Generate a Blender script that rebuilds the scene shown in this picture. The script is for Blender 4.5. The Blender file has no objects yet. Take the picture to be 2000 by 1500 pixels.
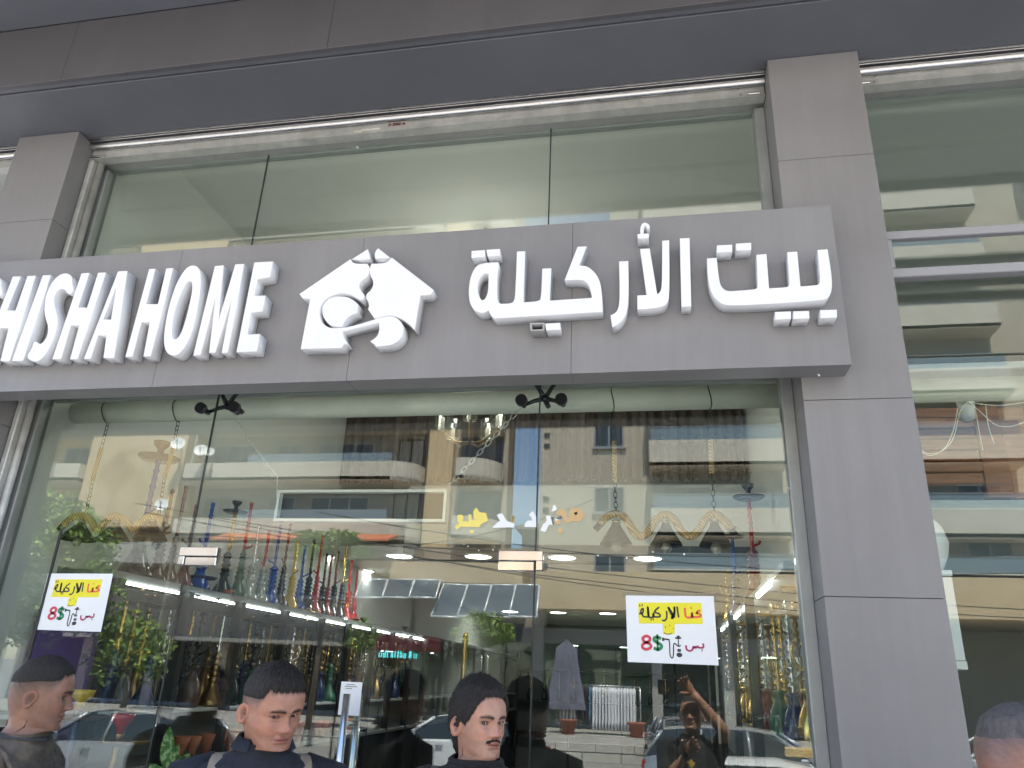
import bpy, math, random
from mathutils import Vector, Matrix
random.seed(7)
C = bpy.context.scene.collection
scn = bpy.context.scene
PI = math.pi

# ------------------------------------------------------------------ camera
CAM = Vector((0.0, -2.8, 1.75))
CR = Vector((0.9824152, 0.18230244, 0.04032599))
CU = Vector((0.02934934, -0.36408117, 0.93090468))
CF = Vector((-0.18438813, 0.91335137, 0.36302934))
FPX = 1477.81
cd = bpy.data.cameras.new('camera')
cam = bpy.data.objects.new('camera', cd)
C.objects.link(cam)
M = Matrix((CR, CU, -CF)).transposed().to_4x4()
M.translation = CAM
cam.matrix_world = M
cd.sensor_width = 36.0
cd.lens = 36.0 * FPX / 2000.0
cd.clip_start = 0.03
cd.clip_end = 3000
scn.camera = cam

# ------------------------------------------------------------------ light
SUN_EL, SUN_AZ = math.radians(68), math.radians(14)      # azimuth: from +Y (behind the shop) towards +X
w = bpy.data.worlds.new('World'); scn.world = w; w.use_nodes = True
nt = w.node_tree
sky = nt.nodes.new('ShaderNodeTexSky'); sky.sky_type = 'NISHITA'; sky.sun_disc = False
sky.sun_elevation = SUN_EL; sky.sun_rotation = SUN_AZ
sky.air_density = 1.0; sky.dust_density = 0.6; sky.ozone_density = 1.6
nt.links.new(sky.outputs[0], nt.nodes['Background'].inputs[0])
nt.nodes['Background'].inputs[1].default_value = 0.15
sl = bpy.data.lights.new('sun', 'SUN'); sl.energy = 5.0; sl.angle = math.radians(0.5); sl.color = (1.0, 0.95, 0.87)
sun = bpy.data.objects.new('sun', sl); C.objects.link(sun)
sdir = Vector((math.sin(SUN_AZ) * math.cos(SUN_EL), math.cos(SUN_AZ) * math.cos(SUN_EL), math.sin(SUN_EL)))
sun.rotation_euler = sdir.to_track_quat('Z', 'Y').to_euler()
sun.location = (0, 0, 30)
scn.view_settings.view_transform = 'Standard'
scn.view_settings.look = 'None'
scn.view_settings.gamma = 1.0
scn.view_settings.use_curve_mapping = False
scn.view_settings.exposure = 2.02
scn.render.engine = 'CYCLES'
scn.cycles.max_bounces = 10
scn.cycles.diffuse_bounces = 4
scn.cycles.glossy_bounces = 4
scn.cycles.transparent_max_bounces = 24
scn.cycles.sample_clamp_indirect = 6.0
scn.cycles.caustics_reflective = False
scn.cycles.caustics_refractive = False
scn.cycles.use_denoising = True

# ------------------------------------------------------------------ helpers
def ray(x, y):
    return CF * FPX + CR * (x - 1000) - CU * (y - 750)

def at(x, y, Y=None, X=None, Z=None):
    """the point of the place that lies under a spot of the photograph, on a given plane of the place"""
    d = ray(x, y)
    if Y is not None: t = (Y - CAM.y) / d.y
    elif X is not None: t = (X - CAM.x) / d.x
    else: t = (Z - CAM.z) / d.z
    return CAM + d * t

def rp(x, y, W=30.0):
    """the real place of something the photograph shows mirrored in the shop glass (glass is the plane Y=0)"""
    p = at(x, y, Y=W)
    return Vector((p.x, -p.y, p.z))

class MB:
    def __init__(s): s.v = []; s.f = []; s.m = []; s.sm = []
    def add(s, vs, fs, mi=0, smooth=False):
        o = len(s.v); s.v += [tuple(v) for v in vs]
        for f in fs:
            s.f.append(tuple(i + o for i in f)); s.m.append(mi); s.sm.append(smooth)
        return s
    def box(s, x0, x1, y0, y1, z0, z1, mi=0):
        if x0 > x1: x0, x1 = x1, x0
        if y0 > y1: y0, y1 = y1, y0
        if z0 > z1: z0, z1 = z1, z0
        vs = [(x, y, z) for z in (z0, z1) for y in (y0, y1) for x in (x0, x1)]
        return s.add(vs, [(0,2,3,1),(4,5,7,6),(0,1,5,4),(2,6,7,3),(0,4,6,2),(1,3,7,5)], mi)
    def bbox(s, x0, x1, y0, y1, z0, z1, b=0.004, mi=0):
        """box with chamfered edges"""
        if x0 > x1: x0, x1 = x1, x0
        if y0 > y1: y0, y1 = y1, y0
        if z0 > z1: z0, z1 = z1, z0
        vs = []
        cs = [(x0,x1),(y0,y1),(z0,z1)]
        idx = {}
        for ix in (0,1):
            for iy in (0,1):
                for iz in (0,1):
                    for ax in range(3):
                        p = [cs[0][ix], cs[1][iy], cs[2][iz]]
                        for k,i in enumerate((ix,iy,iz)):
                            if k != ax: p[k] += b if i == 0 else -b
                        idx[(ix,iy,iz,ax)] = len(vs); vs.append(p)
        fs = []
        for ax in range(3):
            o = [a for a in range(3) if a != ax]
            for side in (0,1):
                q = []
                for (a,c) in ((0,0),(1,0),(1,1),(0,1)):
                    k = [0,0,0]; k[ax] = side; k[o[0]] = a; k[o[1]] = c
                    q.append(idx[(k[0],k[1],k[2],ax)])
                fs.append(q)
        for ax in range(3):      # edges parallel to ax
            o = [a for a in range(3) if a != ax]
            for a in (0,1):
                for c in (0,1):
                    k0=[0,0,0];k1=[0,0,0];k0[o[0]]=k1[o[0]]=a;k0[o[1]]=k1[o[1]]=c;k1[ax]=1
                    fs.append([idx[(*k0,o[0])],idx[(*k1,o[0])],idx[(*k1,o[1])],idx[(*k0,o[1])]])
        for ix in (0,1):
            for iy in (0,1):
                for iz in (0,1):
                    fs.append([idx[(ix,iy,iz,a)] for a in range(3)])
        return s.add(vs, fs, mi)
    def tube(s, pts, r, n=8, mi=0, caps=True, smooth=True):
        """tube along a polyline; r a number or one per point"""
        pts = [Vector(p) for p in pts]
        rs = r if isinstance(r, (list, tuple)) else [r] * len(pts)
        vs = []; fs = []
        t0 = (pts[1] - pts[0]).normalized()
        ref = Vector((0,0,1)) if abs(t0.z) < 0.9 else Vector((1,0,0))
        a = t0.cross(ref).normalized()
        for i, p in enumerate(pts):
            if i == 0: t = pts[1] - pts[0]
            elif i == len(pts) - 1: t = pts[-1] - pts[-2]
            else: t = (pts[i+1] - pts[i]).normalized() + (pts[i] - pts[i-1]).normalized()
            if t.length < 1e-9: t = t0
            t = t.normalized()
            a = (a - t * a.dot(t)).normalized(); b = t.cross(a)
            for k in range(n):
                an = 2 * PI * k / n
                vs.append(p + (a * math.cos(an) + b * math.sin(an)) * rs[i])
        for i in range(len(pts) - 1):
            for k in range(n):
                k2 = (k + 1) % n
                fs.append((i*n+k, i*n+k2, (i+1)*n+k2, (i+1)*n+k))
        s.add(vs, fs, mi, smooth)
        if caps:
            o = len(s.v) - len(vs)
            s.f.append(tuple(o + k for k in reversed(range(n)))); s.m.append(mi); s.sm.append(False)
            e = o + (len(pts) - 1) * n
            s.f.append(tuple(e + k for k in range(n))); s.m.append(mi); s.sm.append(False)
        return s
    def lathe(s, prof, c=(0,0,0), n=16, mi=0, smooth=True):
        """profile [(r, z)...] turned about a vertical axis"""
        vs = []; fs = []
        for (r, z) in prof:
            for k in range(n):
                an = 2 * PI * k / n
                vs.append((c[0] + r * math.cos(an), c[1] + r * math.sin(an), c[2] + z))
        for i in range(len(prof) - 1):
            for k in range(n):
                k2 = (k + 1) % n
                fs.append((i*n+k, i*n+k2, (i+1)*n+k2, (i+1)*n+k))
        fs.append(tuple(reversed(range(n))))
        fs.append(tuple((len(prof)-1)*n + k for k in range(n)))
        return s.add(vs, fs, mi, smooth)
    def prism(s, poly, off, mi=0):
        """planar polygon (3-D points) pushed along off"""
        poly = [Vector(p) for p in poly]; off = Vector(off); n = len(poly)
        vs = poly + [p + off for p in poly]
        fs = [tuple(range(n)), tuple(reversed(range(n, 2*n)))]
        fs += [(i, i + n, (i+1) % n + n, (i+1) % n) for i in range(n)]
        return s.add(vs, fs, mi)
    def sphere(s, c, r, n=12, m=8, mi=0, sc=(1,1,1)):
        vs = []; fs = []
        for i in range(m + 1):
            th = PI * i / m
            for k in range(n):
                an = 2 * PI * k / n
                vs.append((c[0] + r*sc[0]*math.sin(th)*math.cos(an), c[1] + r*sc[1]*math.sin(th)*math.sin(an), c[2] + r*sc[2]*math.cos(th)))
        for i in range(m):
            for k in range(n):
                k2 = (k + 1) % n
                fs.append((i*n+k, (i+1)*n+k, (i+1)*n+k2, i*n+k2))
        return s.add(vs, fs, mi, True)
    def mesh(s, name, mats):
        me = bpy.data.meshes.new(name)
        me.from_pydata(s.v, [], s.f)
        for m in (mats if isinstance(mats, (list, tuple)) else [mats]): me.materials.append(m)
        me.polygons.foreach_set('material_index', s.m)
        me.polygons.foreach_set('use_smooth', s.sm)
        me.update()
        return me

def tag(o, label=None, cat=None, group=None, kind=None):
    if label: o['label'] = label
    if cat: o['category'] = cat
    if group: o['group'] = group
    if kind: o['kind'] = kind
    return o

def part(name, mb, mat, parent=None, label=None, kind=None, fix=False):
    """link a mesh builder as one object; its verts are in world space, parent sits at its own place"""
    me = mb.mesh(name, mat) if isinstance(mb, MB) else mb
    if fix:
        import bmesh
        bm = bmesh.new(); bm.from_mesh(me); bmesh.ops.recalc_face_normals(bm, faces=bm.faces); bm.to_mesh(me); bm.free()
    o = bpy.data.objects.new(name, me); C.objects.link(o)
    if parent is not None:
        o.parent = parent
        if getattr(parent, 'wloc', None) is None:
            p = parent; t = Vector((0,0,0))
            while p is not None: t += p.location; p = p.parent
            me_shift = t
        if me_shift.length > 1e-9 and isinstance(mb, MB):
            me.transform(Matrix.Translation(-me_shift))
    if label: o['label'] = label
    if kind: o['kind'] = kind
    return o

def thing(name, loc, label, cat, group=None, kind=None):
    o = bpy.data.objects.new(name, None); C.objects.link(o)
    o.empty_display_size = 0.1
    o.location = loc
    return tag(o, label, cat, group, kind)

def solo(name, mb, mat, label=None, cat=None, group=None, kind=None, fix=False):
    return tag(part(name, mb, mat, fix=fix), label, cat, group, kind)

def copy_tree(o, parent=None, loc=None, label=None):
    c = o.copy(); C.objects.link(c)
    if parent is not None: c.parent = parent
    if loc is not None: c.location = loc
    if label: c['label'] = label
    for ch in list(o.children): copy_tree(ch, c)
    return c

# ------------------------------------------------------------------ materials
def mat(name, col, rough=0.6, metal=0.0, var=0.0, scale=8.0, bump=0.0, bscale=60.0, emit=None, estr=0.0, spec=0.5, alpha=1.0, coat=0.0, trans=0.0, sss=0.0, col2=None, stretch=None, rvar=0.0):
    m = bpy.data.materials.new(name); m.use_nodes = True
    n = m.node_tree.nodes; l = m.node_tree.links
    b = n['Principled BSDF']
    b.inputs['Base Color'].default_value = (*col, 1)
    b.inputs['Roughness'].default_value = rough
    b.inputs['Metallic'].default_value = metal
    b.inputs['Specular IOR Level'].default_value = spec
    b.inputs['Alpha'].default_value = alpha
    b.inputs['Coat Weight'].default_value = coat
    b.inputs['Transmission Weight'].default_value = trans
    if sss:
        b.inputs['Subsurface Weight'].default_value = sss
        b.inputs['Subsurface Radius'].default_value = (0.012, 0.005, 0.003)
        b.inputs['Subsurface Scale'].default_value = 1.0
    if emit:
        b.inputs['Emission Color'].default_value = (*emit, 1); b.inputs['Emission Strength'].default_value = estr
    if var or bump or rvar:
        tc = n.new('ShaderNodeTexCoord')
        src = tc.outputs['Object']
        if stretch:
            mp = n.new('ShaderNodeMapping'); mp.inputs['Scale'].default_value = stretch
            l.new(src, mp.inputs[0]); src = mp.outputs[0]
    if var or rvar:
        t = n.new('ShaderNodeTexNoise'); t.inputs['Scale'].default_value = scale; t.inputs['Detail'].default_value = 6
        t.inputs['Roughness'].default_value = 0.62
        l.new(src, t.inputs['Vector'])
    if var:
        mx = n.new('ShaderNodeMix'); mx.data_type = 'RGBA'
        c2 = col2 or tuple(c * (1 - var) for c in col)
        c1 = col if col2 else tuple(min(1, c * (1 + var)) for c in col)
        rr = n.new('ShaderNodeMapRange'); rr.inputs[1].default_value = 0.3; rr.inputs[2].default_value = 0.7
        l.new(t.outputs[0], rr.inputs[0]); l.new(rr.outputs[0], mx.inputs[0])
        mx.inputs[6].default_value = (*c2, 1); mx.inputs[7].default_value = (*c1, 1)
        l.new(mx.outputs[2], b.inputs['Base Color'])
    if rvar:
        r2 = n.new('ShaderNodeMapRange'); r2.inputs[1].default_value = 0.3; r2.inputs[2].default_value = 0.7
        r2.inputs[3].default_value = max(0.02, rough - rvar); r2.inputs[4].default_value = min(1, rough + rvar)
        l.new(t.outputs[0], r2.inputs[0]); l.new(r2.outputs[0], b.inputs['Roughness'])
    if bump:
        t2 = n.new('ShaderNodeTexNoise'); t2.inputs['Scale'].default_value = bscale; t2.inputs['Detail'].default_value = 4
        l.new(src, t2.inputs['Vector'])
        bp = n.new('ShaderNodeBump'); bp.inputs['Strength'].default_value = bump; bp.inputs['Distance'].default_value = 0.01
        l.new(t2.outputs[0], bp.inputs['Height']); l.new(bp.outputs[0], b.inputs['Normal'])
    return m

def glass_mat(name, f0=0.066, tint=(0.95, 0.985, 0.965), rough=0.0):
    m = bpy.data.materials.new(name); m.use_nodes = True
    n = m.node_tree.nodes; l = m.node_tree.links
    for x in list(n): n.remove(x)
    out = n.new('ShaderNodeOutputMaterial'); mix = n.new('ShaderNodeMixShader')
    tr = n.new('ShaderNodeBsdfTransparent'); tr.inputs[0].default_value = (*tint, 1)
    gl = n.new('ShaderNodeBsdfGlossy'); gl.inputs['Roughness'].default_value = rough; gl.inputs[0].default_value = (0.97, 1.0, 0.98, 1)
    geo = n.new('ShaderNodeNewGeometry')
    # toughened glass is never quite flat: very slow, very shallow waves
    tcw = n.new('ShaderNodeTexCoord'); tw = n.new('ShaderNodeTexNoise'); tw.inputs['Scale'].default_value = 1.1; tw.inputs['Detail'].default_value = 1.0
    bw = n.new('ShaderNodeBump'); bw.inputs['Strength'].default_value = 1.0; bw.inputs['Distance'].default_value = 0.00045
    l.new(tcw.outputs['Object'], tw.inputs['Vector']); l.new(tw.outputs[0], bw.inputs['Height']); l.new(bw.outputs[0], gl.inputs['Normal'])
    dt = n.new('ShaderNodeVectorMath'); dt.operation = 'DOT_PRODUCT'
    l.new(geo.outputs['Normal'], dt.inputs[0]); l.new(geo.outputs['Incoming'], dt.inputs[1])
    ab = n.new('ShaderNodeMath'); ab.operation = 'ABSOLUTE'; l.new(dt.outputs['Value'], ab.inputs[0])
    su = n.new('ShaderNodeMath'); su.operation = 'SUBTRACT'; su.inputs[0].default_value = 1.0; su.use_clamp = True; l.new(ab.outputs[0], su.inputs[1])
    pw = n.new('ShaderNodeMath'); pw.operation = 'POWER'; pw.inputs[1].default_value = 5; l.new(su.outputs[0], pw.inputs[0])
    ma = n.new('ShaderNodeMath'); ma.operation = 'MULTIPLY_ADD'; ma.inputs[1].default_value = 1 - f0; ma.inputs[2].default_value = f0
    l.new(pw.outputs[0], ma.inputs[0]); l.new(ma.outputs[0], mix.inputs[0])
    l.new(tr.outputs[0], mix.inputs[1]); l.new(gl.outputs[0], mix.inputs[2]); l.new(mix.outputs[0], out.inputs[0])
    return m

def emat(name, col, s):
    return mat(name, (0.8, 0.8, 0.8), 0.5, emit=col, estr=s)

PANEL = mat('grey_panel', (0.238, 0.23, 0.232), 0.42, var=0.05, scale=1.3, rvar=0.06)
PANEL_DK = mat('panel_joint', (0.11, 0.11, 0.115), 0.7)
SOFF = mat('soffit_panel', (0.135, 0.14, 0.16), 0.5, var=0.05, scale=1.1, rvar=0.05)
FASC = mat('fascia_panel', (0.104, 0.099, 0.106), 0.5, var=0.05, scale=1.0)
LETTER = mat('white_acrylic', (0.86, 0.86, 0.87), 0.22, var=0.015, scale=3.0, spec=0.5)
STEEL = mat('brushed_steel', (0.62, 0.61, 0.6), 0.3, 1.0, var=0.12, scale=30, stretch=(0.3, 1, 6), rvar=0.08)
STEEL_D = mat('dull_steel', (0.55, 0.55, 0.52), 0.45, 0.4, var=0.15, scale=14, rvar=0.1)
CHROME = mat('polished_chrome', (0.6, 0.58, 0.56), 0.08, 1.0)
DARKMET = mat('dark_metal', (0.06, 0.06, 0.065), 0.35, 0.8)
BLACK = mat('black_plastic', (0.012, 0.012, 0.013), 0.45)
FRAME_G = mat('grey_frame', (0.36, 0.37, 0.36), 0.4, 0.3, var=0.08, scale=12)
GLASS = glass_mat('window_glass')
GLASS_D = glass_mat('door_glass', 0.066, (0.93, 0.965, 0.95))
INWALL = mat('inner_wall', (0.7, 0.71, 0.66), 0.7, var=0.04, scale=2)
INWALL_D = mat('inner_wall_grey', (0.4, 0.41, 0.39), 0.7, var=0.06, scale=2)
CEIL = mat('ceiling_paint', (0.55, 0.56, 0.53), 0.8)
TILE = mat('floor_tile', (0.45, 0.43, 0.4), 0.25, var=0.06, scale=1.4)
PIPE = mat('painted_pipe', (0.86, 0.86, 0.74), 0.5, var=0.06, scale=5)
PAPER = mat('laminated_paper', (0.82, 0.85, 0.88), 0.35)

def weather(m, amount=0.12, scale=(9, 9, 0.5), spots=True):
    """faint rain streaks and dust over a plain surface"""
    n = m.node_tree.nodes; l = m.node_tree.links; b = n['Principled BSDF']
    src = b.inputs['Base Color'].links[0].from_socket
    tc = n.new('ShaderNodeTexCoord'); mp = n.new('ShaderNodeMapping'); mp.inputs['Scale'].default_value = scale
    t = n.new('ShaderNodeTexNoise'); t.inputs['Scale'].default_value = 1.0; t.inputs['Detail'].default_value = 8; t.inputs['Roughness'].default_value = 0.7
    l.new(tc.outputs['Object'], mp.inputs[0]); l.new(mp.outputs[0], t.inputs['Vector'])
    t3 = n.new('ShaderNodeTexNoise'); t3.inputs['Scale'].default_value = 2.2; t3.inputs['Detail'].default_value = 5; l.new(tc.outputs['Object'], t3.inputs['Vector'])
    mu = n.new('ShaderNodeMath'); mu.operation = 'MULTIPLY'; l.new(t.outputs[0], mu.inputs[0]); l.new(t3.outputs[0], mu.inputs[1])
    rr = n.new('ShaderNodeMapRange'); rr.inputs[1].default_value = 0.15; rr.inputs[2].default_value = 0.38; rr.inputs[3].default_value = 1 - amount; rr.inputs[4].default_value = 1 + amount * 0.5
    l.new(mu.outputs[0], rr.inputs[0])
    mx = n.new('ShaderNodeVectorMath'); mx.operation = 'SCALE'; l.new(src, mx.inputs[0]); l.new(rr.outputs[0], mx.inputs['Scale'])
    l.new(mx.outputs[0], b.inputs['Base Color'])
weather(PANEL, 0.10); weather(LETTER, 0.05, (14, 14, 2)); weather(SOFF, 0.08, (3, 3, 3)); weather(FASC, 0.1, (6, 6, 0.6)); weather(STEEL_D, 0.15, (12, 12, 6)); weather(PIPE, 0.12, (6, 20, 20))
# ================================================================== ground
RZ = -0.5                      # the road lies half a metre below the two raised pavements
solo('pavement', MB().box(-70, 70, -3.9, 0.1, -0.6, 0.0), mat('paving', (0.44, 0.42, 0.385), 0.8, var=0.12, scale=3, bump=0.2, bscale=30), kind='structure')
solo('kerb', MB().box(-70, 70, -4.1, -3.9, -0.6, -0.2), mat('kerb_stone', (0.5, 0.49, 0.46), 0.8, var=0.15, scale=8), kind='structure')
solo('road', MB().add([(-900, -900, RZ), (900, -900, RZ), (900, 60, RZ), (-900, 60, RZ)], [(0, 1, 2, 3)]), mat('asphalt', (0.235, 0.225, 0.21), 0.85, var=0.2, scale=1.5, bump=0.3, bscale=120), kind='structure')

# ================================================================== shop building
B = thing('shop_building', (0, 0.2, 0), 'grey panelled shop front with tall glass and a low canopy above', 'building')
PX0, PX1 = 0.507, 0.86        # right pillar
LX1, LX0 = -2.785, -3.13      # left pillar
ZS = 4.215                    # soffit
PF, GY = -0.2, 0.0

def panels_vertical(name, x0, x1, zs, yf, depth=0.3, g=0.001):
    for i in range(len(zs) - 1):
        mb = MB().bbox(x0, x1, yf, yf + depth, zs[i] + g, zs[i+1] - g, 0.001)
        part(name, mb, PANEL, B)
pl = (at(1600, 308, Y=PF).z, at(1720, 1167, Y=PF).z)
zmid = at(1700, 768, Y=PF).z
for (x0, x1) in ((PX0, PX1), (LX0, LX1), (2.2 + 2.35, 2.2 + 2.7), (-7.2, -6.85)):
    panels_vertical('pillar_panel', x0, x1, [0.0, 0.9, pl[1], zmid - 0.02, pl[0], ZS - 0.003], PF)
# black joint backing inside the pillars
for (x0, x1) in ((PX0, PX1), (LX0, LX1)):
    part('pillar_core', MB().box(x0 + 0.006, x1 - 0.006, PF + 0.012, PF + 0.28, 0.0, ZS - 0.01), PANEL_DK, B)

# soffit under the canopy: narrow edge strip, groove, wide boards
CY = -0.523
sx = [-9.0, -6.6, -4.2, -1.8, 0.6, 3.0, 5.4, 7.8]
sx = [-9.0, -3.35, 7.8]
for i in range(len(sx) - 1):
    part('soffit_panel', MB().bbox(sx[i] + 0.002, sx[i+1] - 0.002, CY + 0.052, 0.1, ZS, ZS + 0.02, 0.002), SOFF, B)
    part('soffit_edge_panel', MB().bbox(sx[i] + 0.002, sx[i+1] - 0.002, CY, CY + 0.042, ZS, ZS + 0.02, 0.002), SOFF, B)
part('soffit_groove', MB().box(-9, 7.8, CY + 0.03, 0.06, ZS + 0.018, ZS + 0.03), PANEL_DK, B)
# fascia
ZF = at(250, 30, Y=CY - 0.004).z
fx = [-9.0, -6.4, at(138, 100, Y=CY).x, at(645, 60, Y=CY).x, 0.35, 1.95, 4.4, 7.8]
for i in range(len(fx) - 1):
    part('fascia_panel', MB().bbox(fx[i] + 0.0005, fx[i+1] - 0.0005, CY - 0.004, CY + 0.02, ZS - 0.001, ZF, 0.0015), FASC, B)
part('fascia_core', MB().box(-9, 7.8, CY + 0.012, CY + 0.04, ZS + 0.022, ZF + 0.2), PANEL_DK, B)
# overhanging slab above
CO = -1.33
for i in range(len(sx) - 1):
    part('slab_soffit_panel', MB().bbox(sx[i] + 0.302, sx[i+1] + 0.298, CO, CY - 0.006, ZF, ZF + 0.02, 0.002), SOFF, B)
part('balcony_slab', MB().box(-9, 8.2, CO, 0.1, ZF + 0.021, ZF + 0.25), FASC, B)
part('slab_upstand', MB().box(-9, 8.2, CO - 0.02, CO + 0.1, ZF + 0.0, ZF + 0.27), PANEL, B)
# upper wall of the building, out of the picture
part('upper_wall', MB().box(-9, 8.2, 0.0, 0.3, ZF + 0.251, ZF + 2.0), INWALL, B)
part('roof_slab', MB().box(-9, 8.2, 0.1, 14, 4.9, 5.0), INWALL_D, B)

# roller shutter housing: rails under the soffit
def shutter(x0, x1):
    h = thing_part = bpy.data.objects.new('shutter_housing', None); C.objects.link(h); h.parent = B
    part('track', MB().box(x0, x1, -0.143, -0.136, ZS - 0.009, ZS - 0.001), STEEL, h)
    part('track', MB().box(x0, x1, -0.131, -0.125, ZS - 0.011, ZS - 0.001), STEEL, h)
    mb = MB()
    zc, r = ZS - 0.024, 0.0205
    pts = []
    n = 10
    for k in range(n + 1):
        a = PI * (0.5 + k / n)
        pts.append((-0.098 + r * math.cos(a) * 1.0, zc + r * math.sin(a)))
    vs = []; fs = []
    for (yy, zz) in pts: vs += [(x0, yy, zz), (x1, yy, zz)]
    for k in range(n): fs.append((2*k, 2*k+1, 2*k+3, 2*k+2))
    mb.add(vs, fs, 0, True)
    part('roller_cover', mb, STEEL, h)
    part('bottom_rail', MB().bbox(x0, x1, -0.090, -0.075, ZS - 0.092, ZS - 0.03, 0.002), STEEL_D, h)
    part('rail_lip', MB().box(x0, x1, -0.1, -0.05, ZS - 0.098, ZS - 0.093), STEEL_D, h)
    part('rail_back', MB().box(x0, x1, -0.074, 0.02, ZS - 0.085, ZS - 0.001), FRAME_G, h)
    for (sxx, k) in ((x0 + 0.03, 1), (x1 - 0.05, -1)):
        lk = MB().bbox(sxx - 0.02, sxx + 0.03, -0.106, -0.09, ZS - 0.09, ZS - 0.079, 0.003)
        lk.tube([(sxx + k * 0.05, -0.094, ZS - 0.078), (sxx + k * 0.05, -0.089, ZS - 0.078)], 0.005, 8)
        lk.tube([(sxx + k * 0.06, -0.094, ZS - 0.045), (sxx + k * 0.06, -0.089, ZS - 0.045)], 0.004, 8)
        part('latch', lk, STEEL, h, kind='stuff')
    return h
hs = shutter(LX1 + 0.003, PX0 - 0.003)
hs2 = shutter(PX1 + 0.003, 4.54)
hs3 = shutter(-6.84, LX0 - 0.003)
# maker's plate and a smear of old mortar on the bottom rail
a_ = at(757, 240, Y=-0.0915); b_ = at(793, 250, Y=-0.0915)
pm = MB().box(a_.x, b_.x, -0.0925, -0.0905, a_.z - 0.03, a_.z - 0.0)
part('maker_plate', pm, mat('plate', (0.5, 0.45, 0.42), 0.5), hs)
pw_ = MB()
for k in range(3): pw_.box(a_.x + 0.004, b_.x - 0.004, -0.0935, -0.0926, a_.z - 0.0005 - k * 0.011, a_.z + 0.0015 - k * 0.011)
pw_.box(a_.x + 0.006, a_.x + 0.02, -0.0938, -0.0926, a_.z - 0.018, a_.z - 0.008)
pw_.box(b_.x - 0.02, b_.x - 0.006, -0.0938, -0.0926, a_.z - 0.018, a_.z - 0.008)
pw_.box(a_.x + 0.028, b_.x - 0.028, -0.0938, -0.0926, a_.z - 0.02, a_.z - 0.006)
part('maker_print', pw_, mat('plate_print', (0.12, 0.07, 0.07), 0.6), hs)
sm_ = MB(); rs = random.Random(3)
for k in range(16):
    u = k / 15; p = at(694 + 44 * u, 257 - 5 * u, Y=-0.0915)
    sm_.sphere((p.x, -0.0915, p.z + rs.uniform(-0.004, 0.006)), rs.uniform(0.004, 0.010), 7, 5, sc=(1.2, 0.4, 0.7))
part('mortar_smear', sm_, mat('old_mortar', (0.7, 0.68, 0.62), 0.9), hs)

# vertical shutter guide on the left side, glazing frame on both
gl_ = MB().bbox(LX1 + 0.004, LX1 + 0.03, -0.1, -0.02, 0.0, ZS - 0.1, 0.004)
gl_.tube([(LX1 + 0.045, -0.06, 0), (LX1 + 0.045, -0.06, ZS - 0.1)], 0.016, 10)
part('shutter_guide', gl_, STEEL_D, B)
WX0, WX1 = LX1 + 0.05, 0.465
part('window_frame', MB().bbox(WX0 - 0.045, WX0, -0.015, 0.03, 0, ZS - 0.1, 0.003), FRAME_G, B)
part('window_frame', MB().bbox(WX1, WX1 + 0.042, -0.03, 0.05, 0, ZS - 0.1, 0.003), FRAME_G, B)
part('window_head', MB().bbox(WX0, WX1, 0.021, 0.06, ZS - 0.085, ZS - 0.05, 0.003), FRAME_G, B)

# glass: fixed panes and the double door
s1, s2 = at(428, 770, Y=0).x, at(1055, 770, Y=0).x
u1, u2 = at(520, 330, Y=0).x, at(1075, 300, Y=0).x
DH = at(687, 1092, Y=0).z      # top of the door
ZT = at(700, 745, Y=0).z       # joint hidden behind the sign
g = 0.0025
def pane(x0, x1, z0, z1, name='glass_pane', m=None, y=0.0, tilt=0.0):
    o = part(name, MB().box(x0 + g, x1 - g, y - 0.005, y + 0.005, z0 + g, z1 - g), m or GLASS, B)
    return o
pane(WX0, s1, 0.0, ZT); pane(s2, WX1, 0.0, ZT); pane(s1, s2, DH, ZT)
ZU = ZS - 0.09
pane(WX0, u1, ZT, ZU); pane(u1, u2, ZT, ZU); pane(u2, WX1, ZT, ZU)
# dark silicone joints between panes
SIL = mat('silicone_joint', (0.03, 0.035, 0.033), 0.6)
jn = MB()
for x, z0, z1 in ((s1, DH, ZT), (s2, DH, ZT), (u1, ZT, ZU), (u2, ZT, ZU), (s1, 0, DH), (s2, 0, DH)):
    jn.box(x - g, x + g, -0.0045, 0.0045, z0, z1)
jn.box(WX0, WX1, -0.004, 0.004, ZT - g, ZT + g)
part('glass_joint', jn, SIL, B)
part('glass_edge', MB().box(at(107, 1100, Y=0).x - 0.006, at(107, 1100, Y=0).x + 0.004, -0.012, -0.0052, 0.0, at(125, 1035, Y=0).z), BLACK, B)
# doors
dm = at(687, 1110, Y=0).x
def door(x0, x1, hx, hinge_side):
    d = bpy.data.objects.new('glass_door', None); C.objects.link(d); d.parent = B
    part('door_leaf', MB().box(x0 + 0.004, x1 - 0.004, -0.006, 0.006, 0.012, DH - 0.004), GLASS_D, d)
    ht = at(700, 1356, Y=-0.06).z
    h = MB()
    for yy in (-0.06, 0.06):
        h.tube([(hx, yy, 0.85), (hx, yy, ht)], 0.013, 12)
    for zz in (ht - 0.1, 1.0): h.tube([(hx, -0.06, zz), (hx, 0.06, zz)], 0.009, 10)
    if hinge_side == 0: part('door_handle', h, HANDLE, d)
    return d
HANDLE = mat('handle_steel', (0.7, 0.68, 0.66), 0.16, 1.0)
d1 = door(s1, dm, at(673, 1400, Y=-0.06).x, 0); d2 = door(dm, s2, dm + 0.075, 1)
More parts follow.
